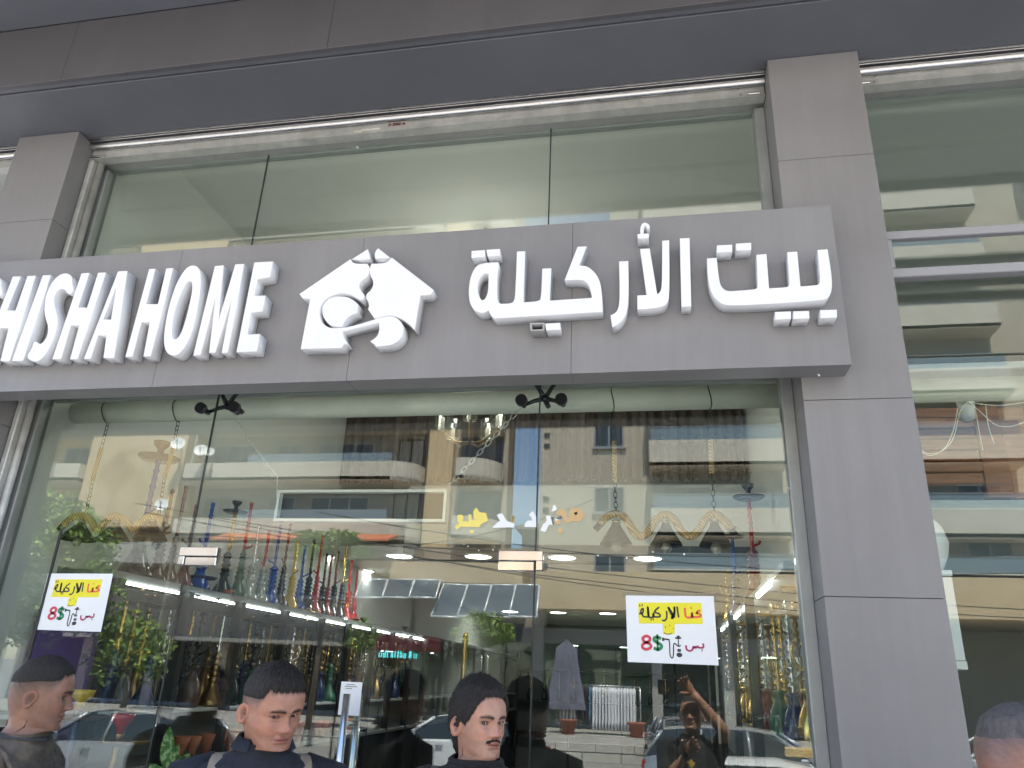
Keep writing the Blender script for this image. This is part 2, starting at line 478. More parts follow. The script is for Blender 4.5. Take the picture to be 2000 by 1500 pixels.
# patch fittings at the top door corners (L shaped chrome)
def patch(xa, sgn):
    b = MB()
    z0, z1 = at(1030, 1077, Y=0).z, at(1030, 1115, Y=0).z
    zm = at(1030, 1096, Y=0).z
    # upper L: long arm on the pane, short arm down beside the door
    b.bbox(xa - sgn * 0.135, xa + sgn * 0.03, -0.017, 0.017, zm, z0, 0.002)
    b.bbox(xa + sgn * 0.004, xa + sgn * 0.03, -0.017, 0.017, z1, zm - 0.0005, 0.002)
    part('patch_fitting', b, CHROME, B)
    b = MB().bbox(xa - sgn * 0.137, xa - sgn * 0.002, -0.017, 0.017, z1 - 0.002, zm - 0.004, 0.002)
    part('patch_fitting', b, CHROME, B)
patch(s2, 1); patch(s1, -1)
# spider brackets holding the panes
def spider(cx, cz):
    e = bpy.data.objects.new('glass_bracket', None); C.objects.link(e); e.parent = B
    mb = MB()
    for (dx, dz) in ((-0.085, -0.028), (0.075, -0.028), (-0.05, 0.075), (0.05, 0.075)):
        p0 = Vector((cx, 0.05, cz)); p1 = Vector((cx + dx, 0.045, cz + dz))
        mb.tube([p0, p0.lerp(p1, 0.5) + Vector((0, 0, 0.004)), p1], [0.011, 0.009, 0.008], 8)
        mb.tube([(p1.x, 0.05, p1.z), (p1.x, 0.0, p1.z)], 0.012, 10)
        if dz < 0:
            mb.tube([(p1.x, -0.022, p1.z), (p1.x, 0.0, p1.z)], 0.024, 16)
    mb.sphere((cx, 0.05, cz), 0.016)
    mb.tube([(cx, 0.05, cz), (cx, 0.14, cz + 0.0)], 0.012, 8)
    part('bracket_arm', mb, DARKMET, e)
spider(s1 + 0.018, at(440, 785, Y=0).z - 0.002); spider(s2 + 0.012, at(1062, 770, Y=0).z)

# ------------------------------------------------------------------ interior shell
IX0, IX1 = -2.86, 0.76
CZ = 2.7; CEY = 3.6; BY = 11.5
part('shop_floor', MB().box(IX0, IX1, 0.05, BY, -0.1, 0.0), TILE, B)
part('side_wall', MB().box(IX0 - 0.1, IX0, 0.04, BY, 0, 4.6), INWALL, B)
part('side_wall', MB().box(IX1, IX1 + 0.09, 0.1, BY, 0, 4.6), INWALL, B)
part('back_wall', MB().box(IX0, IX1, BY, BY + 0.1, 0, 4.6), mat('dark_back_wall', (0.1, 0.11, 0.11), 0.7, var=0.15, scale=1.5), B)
part('shop_ceiling', MB().box(IX0, IX1, CEY + 0.16, BY, CZ, CZ + 0.12), CEIL, B)
part('ceiling_edge', MB().box(-2.2, IX1, CEY, CEY + 0.155, CZ - 0.02, CZ + 0.12), mat('dark_edge', (0.08, 0.09, 0.09), 0.5), B)
cb = at(900, 943, Y=CEY).z
part('mezzanine_wall', MB().box(-2.2, IX1, CEY + 0.02, CEY + 0.12, CZ + 0.121, cb - 0.02), INWALL, B)
part('upper_ceiling', MB().box(IX0, IX1, 0.05, BY, 4.6, 4.7), INWALL, B)
part('upper_back_wall', MB().box(IX0, IX1, 5.0, 5.1, CZ + 0.13, 4.6), INWALL, B)
# floor joint beam between lower and upper shop, just behind the sign
part('lintel', MB().bbox(IX0, IX1, 0.16, 0.2, at(600, 775, Y=0.2).z, ZT + 0.35, 0.005), FRAME_G, B)
pz = at(700, 789, Y=0.3).z
part('pipe', MB().tube([(at(75, 800, Y=0.33).x, 0.33, pz), (IX1, 0.33, pz)], 0.052, 20), PIPE, B)

# curtains on the mezzanine
cu = mat('curtain_cloth', (0.095, 0.072, 0.055), 0.75, var=0.45, scale=1.2, stretch=(14, 1, 0.2))  # vertical tone streaks paint fold shading into the cloth
def curtain(x0, x1, z0, z1, y, seed, nf):
    rs = random.Random(seed); n = int((x1 - x0) / 0.012); vs = []; fs = []
    ph = [rs.uniform(0, 6) for _ in range(4)]
    for i in range(n + 1):
        u = i / n; x = x0 + (x1 - x0) * u
        for j in range(7):
            v = j / 6
            a = u * nf * 2 * PI + ph[0] + 0.8 * math.sin(u * 9 + ph[1])
            d = 0.06 * math.sin(a) * (0.6 + 0.4 * math.sin(a * 0.37 + ph[2])) + 0.012 * math.sin(2.3 * a + ph[3])
            vs.append((x + 0.01 * math.sin(a * 1.3 + v), y - 0.05 + d * (0.75 + 0.4 * v), z1 - (z1 - z0) * v))
    for i in range(n):
        for j in range(6):
            k = i * 7 + j; fs.append((k, k + 1, k + 8, k + 7))
    return MB().add(vs, fs, 0, True)
cA, cB_, cC = at(632, 850, Y=CEY).x, at(1185, 850, Y=CEY).x, at(1458, 940, Y=CEY).x
solo('curtain', curtain(cA, cB_ - 0.06, cb, 4.35, CEY, 1, 26), cu, 'wide brown pleated curtain left of the pale gap on the mezzanine', 'curtain')
solo('curtain', curtain(cB_ + 0.03, cC, cb, 4.35, CEY, 2, 14), cu, 'narrower brown pleated curtain right of the pale gap on the mezzanine', 'curtain')
solo('curtain_rail', MB().tube([(cA, CEY - 0.03, 4.36), (cC, CEY - 0.03, 4.36)], 0.012, 8), DARKMET, 'dark rail carrying the pleated curtains of the mezzanine', 'curtain rail')
# ================================================================== sign
SY, SZ0, SZ1, SX1 = -0.31, at(1660, 712, Y=-0.31).z, at(1630, 400, Y=-0.31).z, at(1664, 712, Y=-0.31).x
S = thing('shop_sign', (-1.5, SY, SZ0), 'long grey fascia sign with raised white Latin and Arabic lettering and a house emblem', 'sign')
jx = [-5.6, -3.9, at(350, 520, Y=SY).x, at(710, 480, Y=SY).x, at(1118, 500, Y=SY).x, SX1]
for i in range(len(jx) - 1):
    part('sign_panel', MB().bbox(jx[i] + 0.0006, jx[i+1] - 0.0006, SY, SY + 0.105, SZ0, SZ1, 0.0006), PANEL, S)
part('sign_core', MB().box(-5.59, SX1 - 0.01, SY + 0.008, SY + 0.1, SZ0 + 0.006, SZ1 - 0.006), PANEL_DK, S)
LF, LB = -0.372, SY - 0.0035          # front and back of the letters

def outline(pts, curve=None):
    return [at(x, y, Y=LF) for x, y in pts]

def arc(cx, cy, rx, ry, a0, a1, n=14, rot=0):
    o = []
    for i in range(n + 1):
        a = math.radians(a0 + (a1 - a0) * i / n)
        x, y = rx * math.cos(a), ry * math.sin(a)
        r = math.radians(rot)
        o.append((cx + x * math.cos(r) - y * math.sin(r), cy + x * math.sin(r) + y * math.cos(r)))
    return o

def smooth(pts, it=2):
    """Chaikin rounding of a closed outline; points given as (x, y, 1) stay sharp"""
    for _ in range(it):
        o = []
        n = len(pts)
        for i in range(n):
            p, a, b = pts[i], pts[i-1], pts[(i+1) % n]
            if len(p) > 2: o.append(p)
            else:
                o.append((p[0]*.75 + a[0]*.25, p[1]*.75 + a[1]*.25)); o.append((p[0]*.75 + b[0]*.25, p[1]*.75 + b[1]*.25))
        pts = o
    return [(p[0], p[1]) for p in pts]

def curve_mesh(loops3, depth, bevel=0.0007):
    """filled outline with holes, extruded: a 2-D curve turned into a mesh. loops in (X, Z)"""
    cu_ = bpy.data.curves.new('t', 'CURVE'); cu_.dimensions = '2D'; cu_.fill_mode = 'BOTH'
    cu_.extrude = depth / 2 - bevel; cu_.bevel_depth = bevel; cu_.bevel_resolution = 0; cu_.offset = -bevel
    for lp in loops3:
        sp = cu_.splines.new('POLY'); sp.points.add(len(lp) - 1); sp.use_cyclic_u = True
        for i, (x, z) in enumerate(lp): sp.points[i].co = (x, z, 0, 1)
    o = bpy.data.objects.new('t', cu_); C.objects.link(o)
    dg = bpy.context.evaluated_depsgraph_get(); dg.update()
    me = bpy.data.meshes.new_from_object(o.evaluated_get(dg))
    bpy.data.objects.remove(o); bpy.data.curves.remove(cu_)
    return me

def raised(name, loops_px, parent, m, yf=LF, yb=LB, label=None, bevel=0.0007):
    """loops in photograph pixels on the letter-front plane -> raised solid"""
    lps = []
    for lp in loops_px:
        q = [at(p[0], p[1], Y=yf) for p in lp]
        lps.append([(v.x, v.z) for v in q])
    d = yb - yf
    me = curve_mesh(lps, d, bevel)
    off = Vector((0, 0, 0)); p = parent
    while p is not None: off += p.location; p = p.parent
    me.transform(Matrix.Translation(Vector((0, (yf + yb) / 2, 0)) - off) @ Matrix.Rotation(PI / 2, 4, 'X'))
    me.materials.clear(); me.materials.append(m); me.name = name
    o = bpy.data.objects.new(name, me); C.objects.link(o); o.parent = parent
    if label: o['label'] = label
    return o

def strokes(*a): return a
# ---- Latin letters, traced on their front faces (photograph pixels)
def z4(x, y): return (x / 3.3333, 450 + y / 3.3333)       # from the enlarged view at 0,450
def zl(x, y): return (200 + x / 5.263, 480 + y / 5.263)   # from the enlarged view at 200,480
def Z4(*p): return [z4(a, b) for a, b in p]
def ZL(*p): return [zl(a, b) for a, b in p]
A1 = Z4((768,266),(830,263),(743,830),(672,830),(693,684),(640,684),(590,836),(545,836)), Z4((757,370),(722,580),(672,580))
H1 = [Z4((530,279),(583,276),(507,502),(566,502),(638,275),(688,273),(515,862),(456,838),(512,618),(465,618),(402,838),(340,838)) ]
H1 = [Z4((530,279),(583,276),(509,502),(566,502),(638,275),(690,273),(505,838),(455,838),(515,618),(462,618),(397,838),(340,838))]
Sx = [(432,276),(468,296),(470,350),(478,400),(440,418),(428,388),(405,378),(370,392),(352,432),(352,480),(370,540),(378,590),(360,680),(310,790),(262,846),(225,856),(186,842),(176,815),(205,770),(218,728),(240,722),(246,736),(270,738),(296,710),(312,668),(312,620),(292,556),(288,500),(300,420),(340,330),(390,286)]
Sl = [smooth(Z4(*Sx), 2)]
I1 = [Z4((278,292),(332,290),(150,848),(76,850))]
H2 = [Z4((83,300),(137,299),(45,521),(100,521),(178,296),(233,294),(62,852),(2,850),(55,634),(5,634),(-70,852),(-130,854))]
dx = -(352 - 62) + 0
S0 = [smooth(Z4(*[(x - 462, y + 15) for x, y in Sx]), 2)]
Hh = [ZL((480,238),(545,236),(452,600),(570,598),(655,232),(728,228),(497,1135),(420,1138),(486,785),(402,788),(310,1140),(234,1142))]
Oo = [smooth(ZL((930,198),(985,215),(1012,290),(1010,420),(980,640),(930,860),(860,1030),(780,1120),(730,1132),(665,1110),(632,1030),(632,900),(668,680),(730,460),(800,310),(870,218)), 2),
      smooth(ZL((905,360),(925,385),(920,470),(890,620),(850,780),(800,920),(750,968),(722,950),(712,880),(728,740),(770,580),(830,430),(872,370)), 2)]
Mm = [ZL((1155,208),(1248,200),(1192,770),(1365,190),(1458,185),(1290,1098),(1224,1102),(1328,560),(1160,1098),(1095,1100),(1160,540),(1010,1120),(932,1128))]
Ee = [ZL((1560,170),(1755,160),(1722,322),(1596,345),(1563,515),(1678,510),(1645,675),(1530,690),(1490,912),(1620,905),(1588,1085),(1376,1094))]
for nm, lp in (('S', S0), ('H', H2), ('I', I1), ('S', Sl), ('H', H1), ('A', A1), ('H', Hh), ('O', Oo), ('M', Mm), ('E', Ee)):
    raised('letter', lp, S, LETTER, label='raised white capital letter ' + nm)
# ---- Arabic lettering
def za(x, y): return (900 + x / 5.0, 400 + y / 5.0)
def zb(x, y): return (1280 + x / 4.762, 400 + y / 4.762)
def ZA(*p): return [(za(q[0], q[1]) + ((1,) if len(q) > 2 else ())) for q in p]
def ZB(*p): return [(zb(q[0], q[1]) + ((1,) if len(q) > 2 else ())) for q in p]
k1 = [smooth(ZA((365,560,1),(375,580,1),(352,700),(352,900),(372,960),(400,968),(490,962),(520,940),(532,880),(548,455,1),(630,452,1),(612,952,1),(760,942),(785,910),(795,622,1),(884,618,1),(868,935,1),(1280,908,1),(1262,800),(1215,740),(1140,728),(1012,738,1),(1140,408,1),(1230,405,1),(1158,592,1),(1240,598),(1330,680),(1375,800),(1385,1045,1),(330,1110,1),(290,1080),(268,1020),(262,1040),(210,1060),(140,1040),(90,970),(76,880),(82,760),(110,660),(160,585),(240,565)), 2),
      smooth(ZA((272,672,1),(268,840),(240,920),(205,936),(180,900),(160,830),(165,760),(190,700),(230,672)), 2)]
raised('letter', k1, S, LETTER, label='white joined Arabic letters of the second word, left end')
for q in (ZA((104,450),(236,440),(234,508),(104,518)), ZA((250,438),(382,430),(382,495),(262,506)), ZA((824,1158),(970,1152),(972,1218),(832,1226))):
    raised('letter_dot', [[(p[0], p[1]) for p in q]], S, LETTER)
raised('letter', [smooth(ZA((1545,552,1),(1635,548,1),(1640,900),(1620,1060),(1560,1150),(1480,1200,1),(1462,1080,1),(1520,1050),(1548,980),(1552,800)), 2)], S, LETTER, label='white Arabic letter curving below the line')
raised('letter', [smooth(ZA((1750,430,1),(1845,425,1),(1918,872,1),(1950,850),(1965,780),(1966,350,1),(2035,345,1),(2040,880),(2010,980),(1900,1012),(1724,1022,1),(1724,885,1),(1814,880,1)), 2)], S, LETTER, label='white Arabic letter pair with a slanting stroke')
raised('letter', [[zb(*p) for p in ((228,312),(318,308),(334,945),(244,950))]], S, LETTER, label='single upright white Arabic stroke')
raised('letter', [smooth(ZB((480,498,1),(570,492,1),(590,680),(610,760),(660,802),(720,802),(900,788),(945,780),(955,740),(940,464,1),(1034,456,1),(1058,776,1),(1200,768),(1240,760),(1250,720),(1226,440,1),(1320,434,1),(1350,758,1),(1470,750),(1520,742),(1538,700),(1508,420,1),(1602,412,1),(1640,650),(1645,790),(1610,870),(1540,892),(690,944),(590,910),(520,820),(490,700)), 2)], S, LETTER, label='white joined Arabic letters of the first word')
for q in (((572,376),(715,370),(715,436),(572,446)), ((748,360),(892,352),(892,418),(752,426)), ((1112,996),(1262,990),(1262,1060),(1116,1068)), ((1282,990),(1430,986),(1434,1056),(1284,1062)), ((1532,978),(1688,974),(1690,1046),(1540,1054))):
    raised('letter_dot', [[zb(*p) for p in q]], S, LETTER)
# the open dot whose front has fallen off: only its frame and a grey box behind
fr_ = ZA((672,1152),(818,1150),(815,1226),(682,1232)); fi_ = ZA((690,1165),(802,1162),(798,1214),(697,1219))
raised('letter_dot', [[(p[0], p[1]) for p in fr_], [(p[0], p[1]) for p in fi_]], S, mat('bare_aluminium', (0.45, 0.44, 0.43), 0.5, 0.4), label='open dot box that has lost its front face', bevel=0.0004)
# hamza: box with a ring on it
raised('letter_dot', [[(p[0], p[1]) for p in ZA((1724,285),(1836,278),(1836,325),(1726,330))]], S, LETTER)
raised('letter', [smooth(ZA((1752,282,1),(1752,215),(1775,178),(1805,172),(1840,190),(1848,222),(1830,236,1),(1815,232,1),(1812,205),(1795,200),(1785,225),(1784,278,1)), 2)], S, LETTER, label='small white hamza hook on top of its box')
# ---- house emblem
def ze(x, y): return (560 + x / 5.357, 440 + y / 5.357)
def ZE(*p): return [(ze(q[0], q[1]) + ((1,) if len(q) > 2 else ())) for q in p]
EM = bpy.data.objects.new('emblem', None); C.objects.link(EM); EM.parent = S
em = [
 [smooth(ZE((848,248,1),(862,290),(868,355,1),(675,358,1)), 1)],
 [smooth(ZE((958,240,1),(1086,342,1),(925,350,1),(918,300),(935,258)), 1)],
 [smooth(ZE((668,352,1),(690,392),(740,402),(845,402,1),(868,440),(865,500),(830,550),(780,580),(758,620),(765,670),(790,700),(812,730),(808,768),(765,782,1),(690,730),(590,706),(490,722),(400,776),(350,850),(340,930),(360,1010),(420,1062),(480,1078),(640,1070),(965,970),(1060,948),(1140,960),(1200,1010),(1225,1080),(1210,1160),(1160,1220),(1080,1258),(930,1270,1),(925,1248,1),(872,1214,1),(940,1170),(968,1110),(968,1018,1),(585,1110,1),(590,1170),(638,1238,1),(598,1244,1),(575,1284,1),(145,1294,1),(245,768,1),(165,764,1),(132,718,1),(200,672,1)), 2)],
 [smooth(ZE((885,402,1),(1010,398),(1060,380),(1098,335,1),(1535,675,1),(1518,712),(1488,730),(1398,734,1),(1340,1098,1),(1290,1040),(1210,980),(1120,944),(1020,946),(918,975,1),(850,880,1),(862,840),(850,790),(830,770),(830,720),(880,680),(908,620),(900,570),(870,520),(870,440)), 2)],
 [smooth(ZE((545,742),(640,750),(710,790),(752,832,1),(738,880,1),(740,912,1),(650,950),(600,1010),(578,1062,1),(480,1058),(410,1010),(372,930),(372,850),(420,780),(480,750)), 2)],
]
for lp in em: raised('emblem_piece', lp, EM, LETTER)
# ================================================================== the far side of the street (seen mirrored in the glass)
BEIGE = mat('limestone_render', (0.66, 0.5, 0.31), 0.85, var=0.1, scale=0.6, bump=0.2, bscale=6)
BWAL = mat('warm_grey_render', (0.5, 0.44, 0.35), 0.85, var=0.08, scale=0.6)
GREYW = mat('grey_render', (0.4, 0.375, 0.34), 0.85, var=0.1, scale=0.5)
CREAM = mat('cream_parapet', (0.62, 0.56, 0.47), 0.8, var=0.08, scale=0.7)
BROWNW = mat('brown_render', (0.4, 0.34, 0.28), 0.85, var=0.1, scale=0.5)
WINF = mat('window_aluminium', (0.35, 0.35, 0.34), 0.4, 0.5)
WING = mat('dark_window_pane', (0.03, 0.045, 0.06), 0.08)
SHADE = mat('shaded_render', (0.3, 0.285, 0.26), 0.9, var=0.1, scale=0.5)  # render darkened for the shade behind balconies; other dark parts share it
RAILG = mat('balcony_glass', (0.2, 0.26, 0.3), 0.1)
far_y = -22.6
solo('far_pavement', MB().box(-90, 70, -31, far_y, RZ - 0.1, 0.0), mat('far_paving', (0.33, 0.315, 0.29), 0.85, var=0.15, scale=1), kind='structure')
# stone facing of the raised pavement, laid in courses
rs = random.Random(5)
kb = MB()
x = -16.0
while x < 8:
    wd = rs.uniform(0.9, 1.3)
    kb.bbox(x, x + wd - 0.02, far_y, far_y + 0.05, RZ, -0.24, 0.01)
    kb.bbox(x + 0.4, x + wd + 0.38, far_y, far_y + 0.06 + rs.uniform(0, 0.01), -0.22, 0.02, 0.01)
    x += wd
solo('pavement_facing', kb, mat('pale_stone', (0.55, 0.52, 0.46), 0.8, var=0.15, scale=3), kind='structure')

def window(b, x0, x1, z0, z1, y, frame_out=0.04, split=2):
    """x0..x1, z0..z1 on a wall whose outer face is at y (facing +Y)"""
    f = MB(); t = 0.07
    f.box(x0, x1, y, y + frame_out, z0, z0 + t); f.box(x0, x1, y, y + frame_out, z1 - t, z1)
    f.box(x0, x0 + t, y, y + frame_out, z0 + t, z1 - t); f.box(x1 - t, x1, y, y + frame_out, z0 + t, z1 - t)
    for k in range(1, split):
        xm = x0 + (x1 - x0) * k / split
        f.box(xm - t / 2, xm + t / 2, y, y + frame_out, z0 + t, z1 - t)
    f.box(x0 - 0.08, x1 + 0.08, y, y + 0.1, z0 - 0.08, z0)
    fo = part('window', f, WINF, b)
    part('pane', MB().box(x0 + t, x1 - t, y + 0.004, y + 0.012, z0 + t, z1 - t), WING, fo)

def balcony(b, x0, x1, z0, z1, yo, yw, m, rail=0.0, curve=0.0, t=0.14, name='balcony'):
    """parapet from z0 to z1 round a slab; curve rounds the left (-) or right (+) end"""
    pts = [(x0, yw), (x0, yo), (x1, yo), (x1, yw)]
    if curve > 0:
        c = curve; arcp = [(x1 - c + c * math.sin(a), yo - c + c * math.cos(a)) for a in [k * PI / 2 / 8 for k in range(9)]]
        pts = [(x0, yw), (x0, yo)] + arcp + [(x1, yw)]
    if curve < 0:
        c = -curve; arcp = [(x0 + c - c * math.cos(a), yo - c + c * math.sin(a)) for a in [k * PI / 2 / 8 for k in range(9)]]
        pts = [(x0, yw)] + arcp + [(x1, yo), (x1, yw)]
    # inner offset towards the centre
    cx, cy = (x0 + x1) / 2, yw
    inn = []
    for (px_, py_) in pts:
        inn.append((px_ + (t if px_ < cx else -t), min(py_, yo) - (t if py_ > yw + 1e-6 else 0)))
    n = len(pts); vs = []; fs = []
    for (p, q) in zip(pts, inn):
        vs += [(p[0], p[1], z0), (p[0], p[1], z1), (q[0], q[1], z1), (q[0], q[1], z0)]
    for i in range(n - 1):
        for k in range(4):
            fs.append((i*4+k, i*4+(k+1)%4, (i+1)*4+(k+1)%4, (i+1)*4+k))
    mb = MB().add(vs, fs)
    mb.prism([(p[0], p[1], z0 + 0.01) for p in pts], (0, 0, 0.16))
    o = part(name, mb, m, b, fix=True)
    if rail:
        rl = MB()
        rl.box(x0 + 0.1, x1 - 0.1, yo - 0.07, yo - 0.05, z1 + 0.01, z1 + rail - 0.04)
        part('railing', rl, RAILG, o)
        part('handrail', MB().box(x0 + 0.05, x1 - 0.05, yo - 0.09, yo - 0.03, z1 + rail - 0.04, z1 + rail), WINF, o)
    return o

# ---------------- right-hand block (B)
W0 = 30.0
Bb = thing('apartment_block', (3, -33, 0), 'beige apartment block with cream parapets and glass rails, to the right across the street', 'building')
bx0 = rp(1055, 950).x; bx1 = 34.0
zc0, zc1 = rp(1300, 1200).z, rp(1300, 1127).z
z2a, z2b = rp(1300, 1056).z, rp(1300, 1004).z
z1a, z1b = rp(1300, 924).z, rp(1300, 878).z
fh = z1a - z2a
part('wall', MB().box(bx0, bx1, -42, -30.0, zc0, z1a + fh * 2.2), BWAL, Bb)
part('wall', MB().box(bx0 + 3.2, bx1, -41, -30.0, z1a + fh * 2.201, z1a + fh * 6.4), BWAL, Bb)
part('shop_band', MB().box(bx0 + 0.1, bx1 + 2, -30.0, -28.6, zc0, zc1), BEIGE, Bb)
bay = rp(1268, 900, 28.8).x, rp(1537, 900, 28.8).x
for k in range(-1, 7):
    za_, zb_ = z2a + fh * k, z2b + fh * k
    if k == -1: za_, zb_ = zc1 + 0.002, zc1 + 0.12
    for j, (ba, bc) in enumerate(((bay[0], bay[1]), (bay[1] + 2.6, bay[1] + 9.0), (bay[1] + 11.5, bay[1] + 18.0), (bay[1] + 20.5, bay[1] + 27.0))):
        if k >= 3 and ba < bx0 + 3.2: continue
        # flat dark sheet behind each parapet, shade put into its colour
        part('loggia_shade', MB().box(ba + 0.1, bc - 0.1, -30.0, -29.98, zb_ if k >= 0 else zb_, za_ + fh - 0.05), SHADE, Bb)
        balcony(Bb, ba, bc, za_, zb_, -28.8, -29.97, CREAM, rail=0.62 if k >= 0 else 0.7)
        wz = za_ + 0.25
        window(Bb, ba + 0.5, ba + 2.6, wz, wz + 2.1, -29.975)
        window(Bb, bc - 2.4, bc - 0.7, wz, wz + 2.1, -29.975)
    if k < 3:
        wx0, wx1 = rp(1160, 975).x, rp(1220, 975).x
        zz = z2b + fh * k + 0.05
        window(Bb, wx0, wx1, zz, zz + 1.15, -30.0)
        for dz in (0.0, 0.5): part('vent', MB().box(bx0 + 0.15, bx0 + 0.4, -30.0, -29.97, zz + dz, zz + dz + 0.22), WING, Bb)
    window(Bb, bay[1] + 0.6, bay[1] + 1.9, z2b + fh * k + 0.05, z2b + fh * k + 1.3, -30.0)
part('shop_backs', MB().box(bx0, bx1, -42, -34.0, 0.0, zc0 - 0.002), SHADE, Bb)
for xx in (bx0 + 0.15, rp(1283, 1300).x, rp(1420, 1300).x, 6.0, 10.0, 14.0):
    part('shop_pillar', MB().box(xx - 0.2, xx + 0.2, -30.2, -29.7, 0, zc0 - 0.003), GREYW, Bb)

# ---------------- left-hand block (A)
Ab = thing('apartment_block', (-14, -33, 0), 'limestone apartment block with long curved balconies, to the left across the street', 'building')
ax1 = rp(985, 950).x
ha = rp(600, 938, 28.8).z, rp(600, 893, 28.8).z
hb = rp(600, 1050, 28.8).z, rp(600, 1012, 28.8).z
fa = ha[0] - hb[0]
ztop = hb[0] + fa * 8.3
part('wall', MB().box(-33, ax1 - 2.6, -40, -30.4, hb[0] - 0.1, ztop), BEIGE, Ab)
lw = rp(165, 930, 29).x, rp(352, 930, 29).x
part('stair_wall', MB().box(lw[0], lw[1], -30.4, -29.0, hb[0] + 0.5, ztop + 1.2), BEIGE, Ab)
ba0, ba1 = lw[1] + 0.25, rp(812, 915, 28.8).x
for k in range(-1, 8):
    za_, zb_ = hb[0] + fa * k, hb[1] + fa * k
    if k >= 0:
        balcony(Ab, ba0, ba1, za_, zb_, -28.8, -30.38, CREAM, curve=1.2)
        balcony(Ab, lw[0] - 3.6, lw[0] - 0.02, za_, zb_, -28.6, -30.38, CREAM, curve=-1.4)
        part('railing', MB().box(ba0 + 3.2, ba1 - 1.2, -28.86, -28.84, zb_ + 0.01, zb_ + 0.4), RAILG, Ab)
    part('recess_shade', MB().box(ba0, ba1 - 0.1, -30.39, -30.36, za_ + 0.15, za_ + fa - 0.02), SHADE, Ab)  # wall strip darkened in colour for the shade over each balcony
    x = ba0 + 0.4; n = 0
    while x < ba1 - 2:
        wd = (2.3, 1.4, 2.9, 1.7)[n % 4]
        window(Ab, x, x + wd, za_ + 0.2, za_ + 2.2, -30.355, split=3 if wd > 2 else 2)
        x += wd + (1.1, 0.8)[n % 2]; n += 1
    window(Ab, lw[0] - 2.6, lw[0] - 0.8, za_ + 0.2, za_ + 2.2, -30.355)
    wx = rp(775, 855, 30.4).x, rp(822, 855, 30.4).x
    window(Ab, wx[0] + 0.15, wx[1] + 0.25, zb_ + 0.15, zb_ + 1.5, -30.4)
    # curved tower balconies at the corner
    if k >= 0:
        cx0, cx1 = rp(893, 930, 29.2).x, rp(966, 930, 29.2).x
        balcony(Ab, cx0, cx1 + 0.15, za_ + 0.05, zb_ + 0.15, -28.9, -30.6, CREAM, curve=1.5, name='tower_balcony')
part('stair_pipe', MB().tube([(rp(827, 950, 30.3).x, -30.3, 1), (rp(827, 950, 30.3).x, -30.3, ztop)], 0.09, 8), DARKMET, Ab)
part('downpipe', MB().tube([(rp(360, 950, 28.7).x, -28.9, 1), (rp(360, 950, 28.7).x, -28.9, ztop)], 0.07, 8), CREAM, Ab)
part('tower_wall', MB().box(ax1 - 2.6, ax1, -32.2, -30.7, 0.0, ztop), BROWNW, Ab)
for k in range(-1, 8):
    part('tower_opening', MB().box(ax1 - 2.3, ax1 - 0.25, -30.7, -30.68, hb[1] + fa * k + 0.2, hb[0] + fa * (k + 1) - 0.1), WING, Ab)
# first-floor front, red tiled ledge and shops below
zr = rp(600, 1056, 28).z
part('shop_wall', MB().box(-33, bx0 - 0.05, -40, -30.4, 2.9, hb[0] - 0.101), BROWNW, Ab)
part('shop_backs', MB().box(-33, bx0 - 0.05, -40, -34.2, 0.0, 2.89), mat('shadowed_shop_interior', (0.09, 0.1, 0.1), 0.8), Ab)  # dark tone carries the shadow under the shop canopy
for xx in (-30, -26.5, -23, -19.5, -16, -13, -10.2): part('shop_pillar', MB().box(xx - 0.25, xx + 0.25, -31.0, -30.5, 0.0, 2.89), BROWNW, Ab)
part('shop_awning', MB().box(-30, rp(690, 1150, 28.6).x, -30.4, -28.6, 2.75, 2.9), SHADE, Ab)
part('first_floor_front', MB().box(lw[0], rp(800, 1120, 28.6).x, -30.4, -28.9, rp(600, 1105, 29).z, hb[0] - 0.25), GREYW, Ab)
part('shop_fascia', MB().box(rp(700, 1120, 28.5).x, bx0 - 0.4, -30.4, -28.5, rp(900, 1137, 28.5).z, rp(900, 1098, 28.5).z), BEIGE, Ab)
tl = MB(); xa, xb = rp(412, 1056, 27.6).x, rp(760, 1056, 27.6).x
for i in range(60):
    u0 = xa + (xb - xa) * i / 60; u1_ = xa + (xb - xa) * (i + 1) / 60 - 0.02
    tl.add([(u0, -28.7, zr + 0.42), (u1_, -28.7, zr + 0.42), (u1_, -27.5, zr), (u0, -27.5, zr), (u0, -28.7, zr + 0.34), (u1_, -28.7, zr + 0.34), (u1_, -27.5, zr - 0.08), (u0, -27.5, zr - 0.08)],
           [(0,3,2,1),(4,5,6,7),(0,1,5,4),(2,3,7,6),(0,4,7,3),(1,2,6,5)])
part('tiled_ledge', tl, mat('roof_tile', (0.62, 0.2, 0.1), 0.8, var=0.2, scale=3), Ab, kind='stuff')
# building far behind the gap
Cb = thing('distant_house', (-4, -64, 0), 'low grey house far behind the gap between the two blocks', 'building')
part('wall', MB().box(-12, 2, -74, -64, 0, rp(1015, 1035, 64).z), GREYW, Cb)
part('roof', MB().prism([(-12.5, -63.5, rp(1015, 1035, 64).z), (2.5, -63.5, rp(1015, 1035, 64).z), (2.5, -63.5, rp(1040, 1003, 64).z), (-12.5, -63.5, rp(1015, 1035, 64).z + 0.3)], (0, -11, 0)), SHADE, Cb)

